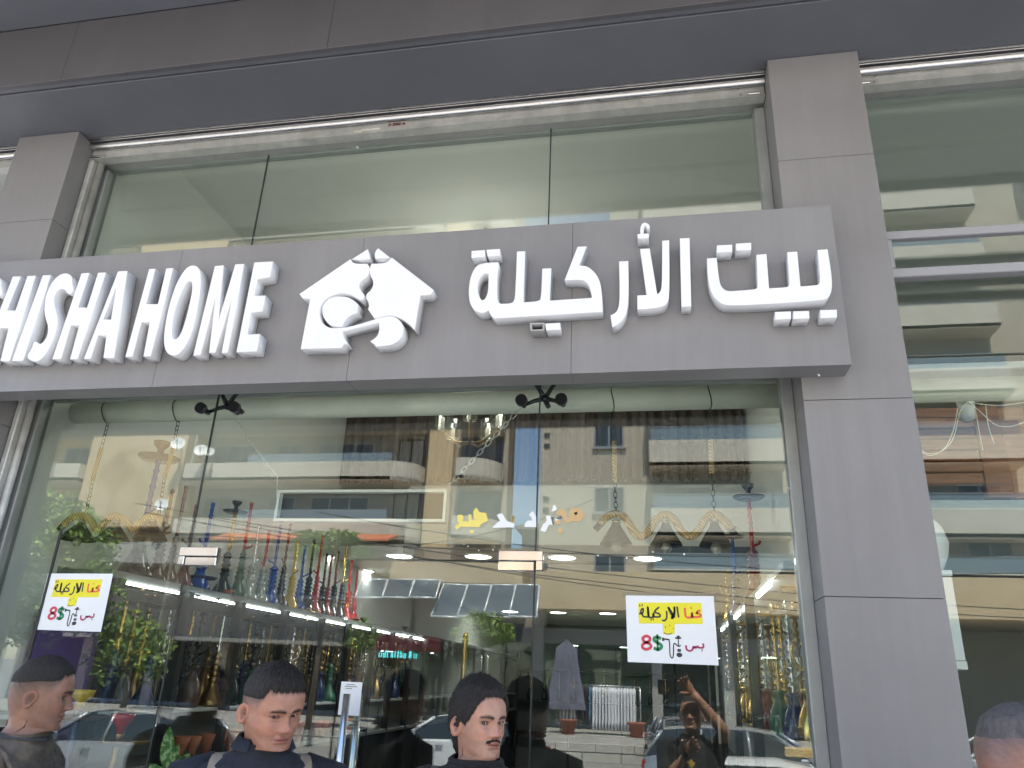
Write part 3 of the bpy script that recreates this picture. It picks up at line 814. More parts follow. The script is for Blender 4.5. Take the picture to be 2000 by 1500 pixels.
# ---------------- shops at street level
SHOPG = mat('far_shop_glass', (0.04, 0.055, 0.06), 0.12)
def shopfront(x0, x1, label, wallc, fasc, zf=2.8, lamps=0, lcol=(0.7, 1, 0.8)):
    t = thing('far_shop', ((x0 + x1) / 2, -30.5, 0), label, 'shop')
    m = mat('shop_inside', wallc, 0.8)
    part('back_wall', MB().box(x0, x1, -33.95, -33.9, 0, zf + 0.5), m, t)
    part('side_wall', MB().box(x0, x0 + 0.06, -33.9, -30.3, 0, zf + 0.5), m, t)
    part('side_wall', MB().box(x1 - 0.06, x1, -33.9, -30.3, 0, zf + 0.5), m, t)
    part('shop_front_fascia', MB().box(x0, x1, -30.3, -30.1, zf, zf + 0.6), mat('shop_fascia_paint', fasc, 0.5), t)
    mb = MB()
    for k in range(4):
        xx = x0 + (x1 - x0) * k / 3
        mb.box(xx - 0.03, xx + 0.03, -30.22, -30.16, 0, zf)
    part('shop_mullions', mb, DARKMET, t, kind='stuff')
    part('shop_pane', MB().box(x0 + 0.02, x1 - 0.02, -30.2, -30.19, 0.1, zf), GLASS, t)
    for k in range(lamps):
        xx = x0 + (x1 - x0) * (k + 0.5) / lamps
        part('lamp', MB().box(xx - 0.25, xx + 0.25, -31.6, -31.3, zf - 0.03, zf), emat('far_lamp', lcol, 8), t)
    return t
shopfront(rp(1060, 1300).x, rp(1275, 1300).x, 'clothes shop with green-lit ceiling behind the rack of white shirts', (0.24, 0.3, 0.27), (0.3, 0.3, 0.28), 3.2, 2)
shopfront(rp(1285, 1300).x, rp(1415, 1300).x, 'dim shop with small ceiling lamps right of the clothes shop', (0.13, 0.15, 0.15), (0.2, 0.2, 0.2), 2.9, 4, (0.8, 0.9, 1))
shopfront(rp(1425, 1300).x, 6.0, 'dim shop farthest right across the street', (0.16, 0.16, 0.15), (0.25, 0.25, 0.25), 3.0, 1)
shopfront(rp(860, 1300).x, rp(1050, 1300).x, 'dark shop behind the clipped tree across the street', (0.12, 0.14, 0.15), (0.12, 0.12, 0.13), 3.2)
red = shopfront(rp(690, 1300).x, rp(855, 1300).x, 'shop with a dark red fascia under the solar panels', (0.14, 0.13, 0.14), (0.3, 0.04, 0.04), 2.7, 2, (0.9, 0.85, 1))
led = MB()
q0 = rp(738, 1276, 29.9); q1 = rp(812, 1276, 29.9)
for i, wds in enumerate(((0, .06, .12), (.16, .22), (.32, .36), (.42, .5, .56), (.6, .66, .7), (.8, .84), (.92, .98))):
    for wv in wds:
        xx = q0.x + (q1.x - q0.x) * wv
        led.box(xx, xx + 0.04, -29.99, -29.97, q0.z - 0.14, q0.z + (0.14 if i % 2 else 0.05))
part('led_sign', led, emat('cyan_led', (0.05, 0.8, 0.85), 2.0), red, kind='stuff')

# ---------------- solar panels on the shop canopy
PVM = mat('solar_cells', (0.10, 0.125, 0.15), 0.18, var=0.1, scale=2)
def solar(tl_, tr_, br_, bl_, label):
    P = [rp(*tl_, 27.2), rp(*tr_, 27.2), rp(*br_, 25.9), rp(*bl_, 25.9)]
    n = (P[1] - P[0]).cross(P[3] - P[0]).normalized()
    t = thing('solar_panel', P[3], label, 'solar panel', 'solar panels tilted on the shop canopy across the street')
    part('cells', MB().prism(P, n * 0.04), PVM, t)
    fr = MB()
    for i in range(4): fr.tube([P[i] + n * 0.02, P[(i+1) % 4] + n * 0.02], 0.045, 6)
    for k in range(1, 3):
        fr.tube([P[0].lerp(P[3], k / 3) , P[1].lerp(P[2], k / 3)], 0.008, 4)
    part('frame', fr, mat('panel_frame', (0.75, 0.76, 0.76), 0.4, 0.3), t)
    lg = MB(); lg.tube([P[0] + Vector((0.1, 0, -0.05)), (P[0].x + 0.1, P[0].y, zc0 - 0.4)], 0.03, 6)
    part('support_leg', lg, WINF, t)
for i in range(3):
    a, b2 = 706 + i * 52, 706 + (i + 1) * 52 - 2
    solar((a, 1134), (b2, 1134), (b2 - 10, 1169), (a - 12, 1168), ['leftmost', 'middle', 'right-hand'][i] + ' panel of the upper row of three solar panels')
for i in range(4):
    a, b2 = 867 + i * 47, 867 + (i + 1) * 47 - 2
    solar((a, 1142), (b2, 1143), (b2 - 14 + i * 3, 1206), (a - 26 + i * 4, 1204), ['leftmost', 'second', 'third', 'rightmost'][i] + ' panel of the lower row of four solar panels')

# ---------------- satellite dishes
for (x, y, r, lab) in ((347, 867, 15, 'white satellite dish highest beside the lamp chain'), (392, 880, 14, 'white satellite dish overlapping another by the glass joint'), (409, 883, 10, 'small white satellite dish half behind its neighbour'), (315, 986, 14, 'white satellite dish lowest, above the hanging lamps')):
    p = rp(x, y, 28.4); R_ = r / 1478 * 32.5
    t = thing('satellite_dish', p, lab, 'satellite dish', 'satellite dishes on the balconies across the street')
    dr = Vector((0.35, 0.9, 0.35)).normalized()
    q = dr.to_track_quat('Z', 'Y').to_matrix()
    mb = MB().lathe([(0.01, 0.0), (R_ * 0.5, R_ * 0.05), (R_, R_ * 0.2), (R_ * 1.01, R_ * 0.2), (R_ * 0.5, R_ * 0.02), (0.01, -0.03)], n=24)
    mb.v = [tuple(p + q @ Vector(v)) for v in mb.v]
    part('dish', mb, mat('dish_white', (0.8, 0.8, 0.78), 0.4), t)
    part('feed_arm', MB().tube([p + Vector((0, 0, -R_)), p + dr * R_ * 1.1], 0.02, 6), DARKMET, t)
    part('mast', MB().tube([p - dr * 0.03, p + Vector((0, -0.4, -0.2)), p + Vector((0, -0.4, -1.2))], 0.03, 6), WINF, t)

# ---------------- overhead cables
CABM = mat('cable_black', (0.02, 0.02, 0.02), 0.7)
for i, (x0, y0, x1, y1, W) in enumerate(((850, 1062, 1560, 1080, 15), (1000, 1090, 1600, 1155, 16), (1010, 1108, 1600, 1172, 16.2), (1180, 1075, 1600, 1108, 15.5), (880, 1048, 1040, 1012, 18), (1060, 1120, 1620, 1192, 17))):
    a, b2 = rp(x0, y0, W), rp(x1, y1, W + 2)
    d = b2 - a; a2 = a - d * 1.2; b3 = b2 + d * 1.2
    pts = [a2.lerp(b3, k / 16) + Vector((0, 0, -0.5 * (1 - (2 * k / 16 - 1) ** 2) + 0.35)) for k in range(17)]
    solo('overhead_cable', MB().tube(pts, 0.012, 5), CABM, ['highest thin', 'second highest', 'third', 'fourth', 'steeply rising short', 'lowest'][i] + ' black overhead cable strung along the street', 'cable', 'overhead cables along the street')

# ---------------- trees
LEAF = [mat('leaf_light', (0.22, 0.32, 0.06), 0.6, var=0.3, scale=2), mat('leaf_dark', (0.12, 0.18, 0.04), 0.6, var=0.3, scale=2)]
BARK = mat('bark', (0.2, 0.16, 0.12), 0.9, var=0.2, scale=10)
def tree(cx, cy, zc, rx, rz, zbase, label, cat='tree', n=2600, leaf=0.09, seed=1, name='street_tree'):
    rs = random.Random(seed)
    t = thing(name, (cx, cy, zbase), label, cat)
    tk = MB(); tk.tube([(cx, cy, zbase), (cx + 0.05, cy, (zbase + zc) / 2), (cx, cy, zc)], [0.11, 0.085, 0.06], 8)
    lumps = []
    for k in range(26):
        a = rs.uniform(0, 2 * PI); e = rs.uniform(-0.8, 1); rr = rs.uniform(0.35, 0.8)
        v = Vector((math.cos(a) * rx * rr * math.sqrt(max(0, 1 - e * e)), math.sin(a) * rx * rr * math.sqrt(max(0, 1 - e * e)), e * rz * 0.8))
        lumps.append((v, rs.uniform(0.22, 0.42) * rx))
        if k < 9: tk.tube([(cx, cy, zc - rz * 0.6), Vector((cx, cy, zc)) + v * 0.8], [0.045, 0.015], 5)
    part('trunk', tk, BARK, t)
    cr = MB()
    for k in range(n):
        v, r = lumps[rs.randrange(len(lumps))]
        d = Vector((rs.gauss(0, 1), rs.gauss(0, 1), rs.gauss(0, 1))).normalized() * r * rs.uniform(0.5, 1.05)
        d.z *= rz / rx * 1.2
        p = Vector((cx, cy, zc)) + v + d
        a = Vector((rs.gauss(0, 1), rs.gauss(0, 1), rs.gauss(0, 0.6))).normalized() * leaf * rs.uniform(0.6, 1.3)
        b2 = a.cross(Vector((rs.gauss(0, 1), rs.gauss(0, 1), rs.gauss(0, 1)))).normalized() * leaf * 0.45
        cr.add([p - a, p + b2, p + a, p - b2], [(0, 1, 2, 3)], 0 if rs.random() < 0.6 else 1)
    part('crown', cr, LEAF, t)
    return t
p = rp(645, 1076, 22.0); tree(p.x, p.y, p.z, 1.65, 0.62, 0.0, 'wide bright green street tree above the coloured hookahs', seed=3, n=6500)
p = rp(943, 1232, 23.0); tree(p.x, p.y, p.z, 1.05, 0.55, 0.0, 'clipped round green tree in front of the dark shop', seed=4, n=2600)
p = rp(703, 1245, 23.0); tree(p.x, p.y, p.z, 0.75, 0.55, 0.0, 'small green tree beside the red fascia', seed=5, n=1400)
p = rp(95, 1120, 15.0); tree(p.x, p.y, p.z, 1.9, 2.1, RZ, 'big loose olive green tree at the far left of the glass', seed=6, n=9000, leaf=0.1)
p = rp(260, 1270, 16.0); tree(p.x, p.y, p.z, 1.3, 0.9, RZ, 'low dark green tree beyond the left hookah shelf', seed=8, n=2600)
# ================================================================== inside the shop
def proj(P):
    v = Vector(P) - CAM; d = v.dot(CF)
    return 1000 + FPX * v.dot(CR) / d, 750 - FPX * v.dot(CU) / d
def yfor(px, X, Z, lo=0.2, hi=14):
    """depth on a wall line at which something shows in the picture column px"""
    f = lambda y: proj((X, y, Z))[0] - px
    a, b = lo, hi
    for _ in range(40):
        m = (a + b) / 2
        if f(a) * f(m) <= 0: b = m
        else: a = m
    return (a + b) / 2

# ---------------- lit ceiling lights
LAMP = emat('lamp_disc', (1.0, 1.0, 0.97), 5)
RINGM = mat('lamp_ring', (0.8, 0.8, 0.8), 0.4)
spots = [(628, 1088), (780, 1087), (934, 1088), (1098, 1090), (1265, 1092), (708, 1116), (820, 1163), (862, 1179.5), (898, 1193.5), (996, 1195), (1090, 1197), (1187, 1199)]
words = ['at the left end of the front row', 'second from the left in the front row', 'in the middle of the front row', 'second from the right in the front row', 'at the right end of the front row', 'nearest in the row along the left shelf', 'second in the row along the left shelf', 'third in the row along the left shelf', 'at the left end of the far row', 'second in the far row', 'third in the far row', 'at the right end of the far row']
for i, (px, py) in enumerate(spots):
    p = at(px, py, Z=CZ - 0.012)
    r = 0.11 if i < 6 else 0.12
    t = thing('ceiling_light', (p.x, p.y, CZ), 'lit round white ceiling light ' + words[i], 'ceiling light', 'round ceiling lights of the shop')
    part('ring', MB().lathe([(r + 0.015, 0.0), (r + 0.015, -0.008), (r, -0.012), (r - 0.002, 0.0)], (p.x, p.y, CZ), 20), RINGM, t)
    part('lamp_glass', MB().lathe([(r - 0.003, -0.001), (r - 0.003, -0.011), (0.005, -0.012)], (p.x, p.y, CZ), 20), LAMP, t)
    ld = bpy.data.lights.new('light_beam', 'AREA'); ld.shape = 'DISK'; ld.size = 0.2; ld.energy = 1.1; ld.color = (0.97, 1.0, 0.96)
    lo = bpy.data.objects.new('light_beam', ld); C.objects.link(lo); lo.location = (0, 0, -0.02); lo.parent = t

# ---------------- left display shelf
SHM = mat('black_shelf_metal', (0.02, 0.02, 0.02), 0.4, 0.3)
SHB = mat('shelf_board', (0.16, 0.165, 0.16), 0.35, var=0.1)
PALE = mat('pale_edge', (0.5, 0.52, 0.52), 0.4)
SFX = -2.56
zt = at(500, 1187, X=SFX).z
sy0, sy1 = yfor(215, SFX, zt), 11.4
SL = thing('display_shelf', (IX0, sy0, 0), 'long black framed display shelf with light strips along the left wall', 'shelf')
part('back_panel', MB().box(IX0 + 0.002, IX0 + 0.02, sy0, sy1, 0, zt + 0.06), mat('shelf_back', (0.2, 0.21, 0.2), 0.6), SL)
part('shelf_top', MB().bbox(IX0 + 0.021, SFX, sy0, sy1, zt + 0.012, zt + 0.05, 0.004), SHB, SL)
zm1 = at(500, 1377, X=SFX).z
part('shelf_middle', MB().bbox(IX0 + 0.021, SFX, sy0 - 0.3, sy1, zm1 - 0.02, zm1, 0.003), PALE, SL)
zm2 = at(430, 1470, X=SFX).z
part('shelf_lower', MB().bbox(IX0 + 0.021, SFX + 0.05, sy0 - 0.3, sy1, zm2 - 0.03, zm2, 0.003), SHB, SL)
part('cupboard', MB().bbox(IX0 + 0.021, SFX, sy0 - 0.3, sy1, 0.0, zm2 - 0.031, 0.003), SHM, SL)
part('rail', MB().box(SFX - 0.045, SFX - 0.001, sy0, sy1, zt - 0.075, zt - 0.02), SHM, SL)
posts = [yfor(352, SFX, 2.0), yfor(457, SFX, 2.0), yfor(546, SFX, 2.0), yfor(619, SFX, 2.0), yfor(672, SFX, 2.0), yfor(722, SFX, 2.0), yfor(760, SFX, 2.0), yfor(795, SFX, 2.0), yfor(825, SFX, 2.0)]
for y in [sy0 + 0.03] + posts:
    part('post', MB().box(SFX + 0.001, SFX + 0.05, y - 0.022, y + 0.022, 0.0, zt + 0.01), SHM, SL)
STRIP = emat('led_strip', (0.95, 1.0, 1.0), 2.2)
ys = [sy0 + 0.06] + [p_ for p_ in posts if p_ < 6.4] + [yfor(788, SFX, 2.1)]
for a, b in zip(ys[:-1], ys[1:]):
    part('light_strip', MB().box(SFX + 0.002, SFX + 0.014, a + 0.04, b - 0.05, zt - 0.008, zt + 0.006), STRIP, SL)

# ---------------- right display shelf
SRX = 0.5
zr2 = at(1505, 1140, X=SRX).z
ry0, ry1 = yfor(1508, SRX, zr2), 8.0
SR = thing('display_shelf', (IX1, ry0, 0), 'black framed display shelf with dashed light strips along the right wall', 'shelf')
part('back_panel', MB().box(IX1 - 0.02, IX1 - 0.002, ry0 - 0.4, ry1, 0, zr2 + 0.06), mat('shelf_back_grey', (0.3, 0.31, 0.29), 0.6), SR)
part('shelf_top', MB().bbox(SRX, IX1 - 0.021, ry0 - 0.35, ry1, zr2 + 0.012, zr2 + 0.045, 0.004), PALE, SR)
part('shelf_middle', MB().bbox(SRX, IX1 - 0.021, ry0 - 0.35, ry1, 1.52, 1.54, 0.003), SHB, SR)
part('cupboard', MB().bbox(SRX, IX1 - 0.021, ry0 - 0.35, ry1, 0.0, 1.1, 0.003), SHM, SR)
for px in (1478, 1440, 1412, 1395):
    y = yfor(px, SRX, 2.0); part('post', MB().box(SRX - 0.05, SRX - 0.001, y - 0.025, y + 0.025, 0, zr2 + 0.01), SHM, SR)
pr = [(1508, 1482), (1468, 1455), (1446, 1437), (1430, 1423), (1416, 1411)]
for a, b in pr:
    part('light_strip', MB().box(SRX - 0.014, SRX - 0.002, yfor(a, SRX, zr2), yfor(b, SRX, zr2), zr2 - 0.018, zr2 + 0.006), STRIP, SR)

# ---------------- hookahs
def hk_mat(name, col, metal=0.0, rough=0.25):
    return mat('hookah_' + name, col, rough, metal, coat=0.3)
HC = {'red': hk_mat('red', (0.45, 0.015, 0.02)), 'blue': hk_mat('blue', (0.02, 0.09, 0.45)), 'black': hk_mat('black', (0.015, 0.015, 0.018)),
      'gold': hk_mat('gold', (0.75, 0.5, 0.16), 1.0, 0.2), 'silver': hk_mat('silver', (0.75, 0.75, 0.75), 1.0, 0.15), 'green': hk_mat('green', (0.03, 0.12, 0.08)),
      'brown': hk_mat('brown', (0.2, 0.06, 0.03)), 'yellow': hk_mat('yellow', (0.6, 0.4, 0.03)), 'clear': hk_mat('clear', (0.5, 0.53, 0.52), 0.2, 0.1),
      'dark red': hk_mat('dark_red', (0.2, 0.012, 0.015)), 'navy': hk_mat('navy', (0.015, 0.03, 0.12)), 'bronze': hk_mat('bronze', (0.3, 0.2, 0.09), 1.0, 0.3), 'teal': hk_mat('teal', (0.02, 0.25, 0.25)),
      'pink': hk_mat('pink', (0.6, 0.12, 0.2)), 'terracotta': mat('terracotta', (0.42, 0.14, 0.07), 0.7, var=0.15, scale=8), 'smoked': hk_mat('smoked', (0.1, 0.06, 0.05))}
hk_cache = {}
def hookah_meshes(style, seed):
    key = (style, seed)
    if key in hk_cache: return hk_cache[key]
    rs = random.Random(seed * 31 + len(style))
    d = {}
    if style in ('slim', 'tray'):          # flared glass base, ribbed neck, slender stem
        pr_ = [(0.004, 0), (0.066, 0.0), (0.07, 0.012), (0.056, 0.045), (0.036, 0.08), (0.026, 0.115)]
        z = 0.125; r = 0.034
        for k in range(4 + seed % 3):
            pr_ += [(r - 0.008, z), (r, z + 0.012), (r - 0.01, z + 0.026)]; z += 0.03; r *= rs.uniform(0.88, 1.02)
        pr_ += [(0.012, z + 0.005), (0.011, z + 0.01)]
        d['base'] = MB().lathe(pr_, n=16).mesh('base', BLACK); zb = z + 0.008
        st = [(0.0115, zb)]
        hh = 0.24 + 0.03 * (seed % 3)
        for k in range(7):
            zz = zb + hh * (k + 0.5) / 7
            st += [(0.010, zz - 0.012), (0.0135 if k % 2 else 0.0115, zz), (0.010, zz + 0.01)]
        st += [(0.009, zb + hh), (0.013, zb + hh + 0.006), (0.013, zb + hh + 0.02), (0.006, zb + hh + 0.03)]
        s = MB().lathe(st, n=12)
        s.tube([(0.01, 0, zb + 0.015), (0.045, 0, zb + 0.03), (0.05, 0, zb + 0.045)], [0.007, 0.006, 0.008], 8)
        d['stem'] = s.mesh('stem', BLACK)
        if style == 'tray':
            zt_ = zb + hh - 0.01
            d['tray'] = MB().lathe([(0.01, zt_), (0.07, zt_ + 0.004), (0.085, zt_ + 0.014), (0.085, zt_ + 0.017), (0.065, zt_ + 0.008), (0.01, zt_ + 0.004)], n=20).mesh('tray', BLACK)
            d['bowl'] = MB().lathe([(0.012, zt_ + 0.03), (0.014, zt_ + 0.05), (0.032, zt_ + 0.07), (0.034, zt_ + 0.085), (0.028, zt_ + 0.085), (0.01, zt_ + 0.07)], n=14).mesh('bowl', BLACK)
    else:                                   # 'brass': tall traditional pipe with bulbous body
        pr_ = [(0.004, 0), (0.045, 0.0), (0.05, 0.03), (0.05, 0.07), (0.04, 0.11), (0.024, 0.145), (0.022, 0.17), (0.03, 0.178), (0.03, 0.186), (0.018, 0.19)]
        d['base'] = MB().lathe(pr_, n=16).mesh('base', BLACK)
        st = [(0.018, 0.19)]; z = 0.2
        for k in range(9):
            R_ = rs.choice((0.012, 0.016, 0.021, 0.014)); st += [(0.008, z), (R_, z + 0.012), (R_ * 0.9, z + 0.02), (0.008, z + 0.032)]; z += 0.036
        st += [(0.007, z), (0.014, z + 0.01), (0.004, z + 0.035)]
        s = MB().lathe(st, n=12)
        for sg in (1, -1):
            s.tube([(0.01 * sg, 0, 0.24), (0.05 * sg, 0, 0.26), (0.062 * sg, 0, 0.3), (0.045 * sg, 0, 0.33)], [0.006, 0.005, 0.005, 0.009], 8)
        d['stem'] = s.mesh('stem', BLACK)
        d['tray'] = MB().lathe([(0.01, z - 0.03), (0.06, z - 0.028), (0.07, z - 0.015), (0.07, z - 0.012), (0.055, z - 0.024), (0.01, z - 0.026)], n=18).mesh('tray', BLACK)
    hk_cache[key] = d
    return d
def hookah(style, seed, cols, loc, label, group, scale=1.0, rot=0.0):
    t = thing('hookah', loc, label, 'hookah', group); t.scale = (scale,) * 3; t.rotation_euler.z = rot
    ms = hookah_meshes(style, seed)
    for (nm, me) in ms.items():
        c = cols.get(nm) or cols.get('stem' if nm in ('tray',) else 'base')
        o = bpy.data.objects.new(nm, me); C.objects.link(o); o.parent = t
        o.material_slots[0].link = 'OBJECT'; o.material_slots[0].material = HC[c]
    return t
G1 = 'hookahs in a row on the upper left shelf'
TS = zt + 0.052
row = [(268, 'tray', 'black', 'blue', 1.3), (308, 'slim', 'smoked', 'brown', 1.0), (333, 'slim', 'smoked', 'dark red', 1.0), (360, 'slim', 'dark red', 'brown', 1.05), (391, 'slim', 'blue', 'blue', 1.15), (437, 'tray', 'black', 'gold', 1.08), (466, 'slim', 'green', 'red', 1.12), (487, 'slim', 'clear', 'silver', 1.1), (509, 'slim', 'clear', 'red', 1.08), (529, 'slim', 'blue', 'blue', 1.1), (548, 'slim', 'black', 'brown', 1.08), (567, 'slim', 'yellow', 'gold', 1.1), (583, 'slim', 'blue', 'blue', 1.08), (599, 'slim', 'black', 'black', 1.1), (614, 'slim', 'red', 'red', 1.1), (627, 'slim', 'black', 'black', 1.08), (637, 'slim', 'dark red', 'dark red', 1.08), (649, 'slim', 'black', 'brown', 1.08), (664, 'slim', 'black', 'gold', 1.1), (677, 'slim', 'red', 'red', 1.14), (690, 'slim', 'red', 'red', 1.0)]
prev = None
for i, (px, stl, cb_, cs_, sc) in enumerate(row):
    nxt = row[i+1] if i + 1 < len(row) else None
    nm = f'{cs_} stemmed hookah with {cb_} base'
    lab = nm + (f' next to the {prev} one' if prev else ' nearest the window') + (f' and before the {nxt[2]} based one' if nxt else ' at the far end') + ' on the upper left shelf'
    y = yfor(px, -2.7, TS + 0.1)
    sc *= 0.88 if i else 1
    hookah(stl, i % 4, {'base': cb_, 'stem': cs_, 'bowl': 'smoked', 'tray': 'smoked'}, (-2.7, y, TS), ' '.join(lab.split()[:16]), G1, sc, i * 1.1)
    prev = cb_
rs = random.Random(12)
G2 = 'metal hookahs crowded on the middle left shelf'
px = 226
kinds = ['gold', 'bronze', 'gold', 'black', 'silver', 'bronze', 'gold', 'black', 'bronze', 'silver']
ordn = ['first', 'second', 'third', 'fourth', 'fifth', 'sixth', 'seventh', 'eighth', 'ninth', 'tenth', 'eleventh', 'twelfth', 'thirteenth', 'fourteenth', 'fifteenth', 'sixteenth', 'seventeenth', 'eighteenth', 'nineteenth', 'twentieth', 'twenty-first', 'twenty-second', 'twenty-third', 'twenty-fourth', 'twenty-fifth', 'twenty-sixth', 'twenty-seventh', 'twenty-eighth', 'twenty-ninth', 'thirtieth', 'thirty-first', 'thirty-second', 'thirty-third', 'thirty-fourth', 'thirty-fifth', 'thirty-sixth', 'thirty-seventh', 'thirty-eighth', 'thirty-ninth', 'fortieth'] + ['%d%s' % (k, 'st' if k % 10 == 1 else 'nd' if k % 10 == 2 else 'rd' if k % 10 == 3 else 'th') for k in range(41, 80)]
i = 0
while px < 800:
    X = -2.72 + (0.1 if i % 2 else 0.0)
    y = yfor(px, X, zm1 + 0.25)
    kc = kinds[i % 10]; kb2 = rs.choice(['black', 'black', 'green', 'navy', 'bronze', 'smoked'])
    hookah('brass' if i % 3 else 'tray', i % 4, {'base': kb2, 'stem': kc, 'tray': kc if i % 2 else 'black', 'bowl': rs.choice(['terracotta', 'black', 'blue'])}, (X, y, zm1 + 0.001),
           f'{kc} stemmed hookah on {kb2} base, {ordn[i]} from the window on the middle left shelf', G2, rs.uniform(0.98, 1.16), rs.uniform(0, 6))
    px += max(9.5, 26 - i * 0.9) * rs.uniform(0.85, 1.15); i += 1
# clay bowls along the lower shelf
G3 = 'clay bowls along the lower left shelf'
bowl_me = MB().lathe([(0.004, 0), (0.02, 0), (0.022, 0.03), (0.034, 0.06), (0.042, 0.095), (0.036, 0.095), (0.02, 0.06)], n=14).mesh('clay_bowl', HC['terracotta'])
px = 352; i = 0
while px < 690:
    o = bpy.data.objects.new('clay_bowl', bowl_me); C.objects.link(o)
    y = yfor(px, SFX - 0.03, zm2 + 0.05); o.location = (SFX - 0.03, y, zm2 + 0.001); s_ = rs.uniform(1.0, 1.35); o.scale = (s_, s_, s_)
    tag(o, f'terracotta clay hookah bowl, {ordn[i]} from the window along the lower left shelf', 'clay bowl', G3)
    px += rs.uniform(17, 30) * (1 - i * 0.02); i += 1
# right-hand side: big red and blue hookahs on top, brass ones below
zrt = zr2 + 0.046
for (px, stl, cb_, cs_, sc, X, lab) in ((1473, 'tray', 'dark red', 'red', 1.25, 0.6, 'large dark red hookah with a wide tray on top of the right shelf'), (1437, 'tray', 'navy', 'blue', 1.1, 0.57, 'navy blue hookah beside the large red one on the right shelf'), (1420, 'brass', 'gold', 'gold', 1.0, 0.56, 'golden hookah left of the blue one on the right shelf')):
    hookah(stl, 1, {'base': cb_, 'stem': cs_, 'bowl': 'black', 'tray': 'smoked'}, (X, yfor(px, X, zrt + 0.2), zrt), lab, 'hookahs on top of the right shelf', sc, 0.5)
G4 = 'brass hookahs crowded on the right shelf'
for i, px in enumerate((1596, 1580, 1563, 1547, 1532, 1519, 1507, 1495, 1485, 1474, 1464, 1455, 1446, 1438, 1431, 1424)):
    X = 0.62 - (0.07 if i % 2 else 0)
    kc = ['gold', 'gold', 'bronze', 'silver'][i % 4]
    kb2 = ['green', 'gold', 'dark red', 'navy', 'gold'][i % 5]
    hookah('brass', i % 4, {'base': kb2, 'stem': kc, 'tray': kc}, (X, yfor(px, X, 1.8, 0.12), 1.541), f'{kc} hookah on {kb2} base, {ordn[i]} from the window on the right shelf', G4, rs.uniform(1.05, 1.2), rs.uniform(0, 6))
# things near the window on the left: two tall hookahs, purple board, leafy plant
zt_tab = at(240, 1400, Y=0.45).z - 0.93
tx0, tx1 = at(100, 1450, Y=0.42).x, at(290, 1450, Y=0.42).x
t = thing('display_table', ((tx0 + tx1) / 2, 0.42, 0), 'low black table by the window carrying the two tall hookahs', 'table')
part('table_top', MB().bbox(tx0, tx1, 0.2, 0.66, zt_tab - 0.03, zt_tab, 0.004), SHM, t)
for xx in (tx0 + 0.03, tx1 - 0.03):
    for yy in (0.23, 0.63): part('leg', MB().box(xx - 0.02, xx + 0.02, yy - 0.02, yy + 0.02, 0, zt_tab - 0.031), SHM, t)
hookah('tray', 2, {'base': 'pink', 'stem': 'navy', 'tray': 'smoked', 'bowl': 'yellow'}, (at(135, 1470, Y=0.4).x, 0.4, zt_tab + 0.001), 'tall hookah with navy stem, dark tray and bright bowl by the window', 'hookahs standing by the window', 1.5, 0.2)
hookah('tray', 1, {'base': 'gold', 'stem': 'bronze', 'tray': 'bronze', 'bowl': 'red'}, (at(232, 1440, Y=0.45).x, 0.45, zt_tab + 0.001), 'tall bronze hookah with a red bowl by the window beside the first man', 'hookahs standing by the window', 1.5, 1.2)
pb0, pb1 = at(85, 1330, X=-2.78), at(200, 1330, X=-2.78)
solo('display_board', MB().bbox(-2.83, -2.79, yfor(82, -2.79, 1.9, 0.02), yfor(200, -2.79, 1.9, 0.02), 0.6, at(150, 1222, X=-2.79).z + 0.06, 0.004), mat('purple_board', (0.11, 0.045, 0.26), 0.5, var=0.1), 'purple upright board on the left wall below the poster', 'board')
def leaf(mb, base, tip, w, droop=0.0, mi=0):
    base, tip = Vector(base), Vector(tip); ax = tip - base
    side = ax.cross(Vector((0, -1, 0.2))).normalized()
    L = []; R_ = []; M_ = []
    for k in range(9):
        u = k / 8; c = base + ax * u + Vector((0, 0, -droop * u * u)); ww = w * math.sin(PI * min(1, u * 0.97 + 0.03)) ** 0.7 * (1 - 0.2 * u)
        L.append(c - side * ww + Vector((0, -0.01, 0))); R_.append(c + side * ww + Vector((0, -0.01, 0))); M_.append(c)
    vs = L + M_ + R_; fs = []
    for k in range(8): fs += [(k, k+1, 9+k+1, 9+k), (9+k, 9+k+1, 18+k+1, 18+k)]
    mb.add(vs, fs, mi, True)
lf = bpy.data.materials.new('variegated_leaf'); lf.use_nodes = True
n_ = lf.node_tree.nodes; l_ = lf.node_tree.links; bs = n_['Principled BSDF']; tc = n_.new('ShaderNodeTexCoord'); vo = n_.new('ShaderNodeTexNoise'); vo.inputs['Scale'].default_value = 55
cr_ = n_.new('ShaderNodeValToRGB'); cr_.color_ramp.elements[0].position = 0.45; cr_.color_ramp.elements[0].color = (0.04, 0.16, 0.03, 1); cr_.color_ramp.elements[1].position = 0.62; cr_.color_ramp.elements[1].color = (0.35, 0.5, 0.2, 1)
l_.new(tc.outputs['Object'], vo.inputs[0]); l_.new(vo.outputs[0], cr_.inputs[0]); l_.new(cr_.outputs[0], bs.inputs['Base Color']); bs.inputs['Roughness'].default_value = 0.35
pbx = at(330, 1500, Y=0.4)
pt = thing('potted_plant', (pbx.x, 0.4, 0), 'variegated leafy plant between the first and second man behind the door glass', 'plant')
part('pot', MB().lathe([(0.1, 0), (0.14, 0.02), (0.17, 0.3), (0.18, 0.32), (0.15, 0.32)], (pbx.x, 0.4, 0), 18), HC['terracotta'], pt)
part('stem', MB().tube([(pbx.x, 0.4, 0.28), (pbx.x, 0.4, pbx.z - 0.1)], 0.012, 6), lf, pt)
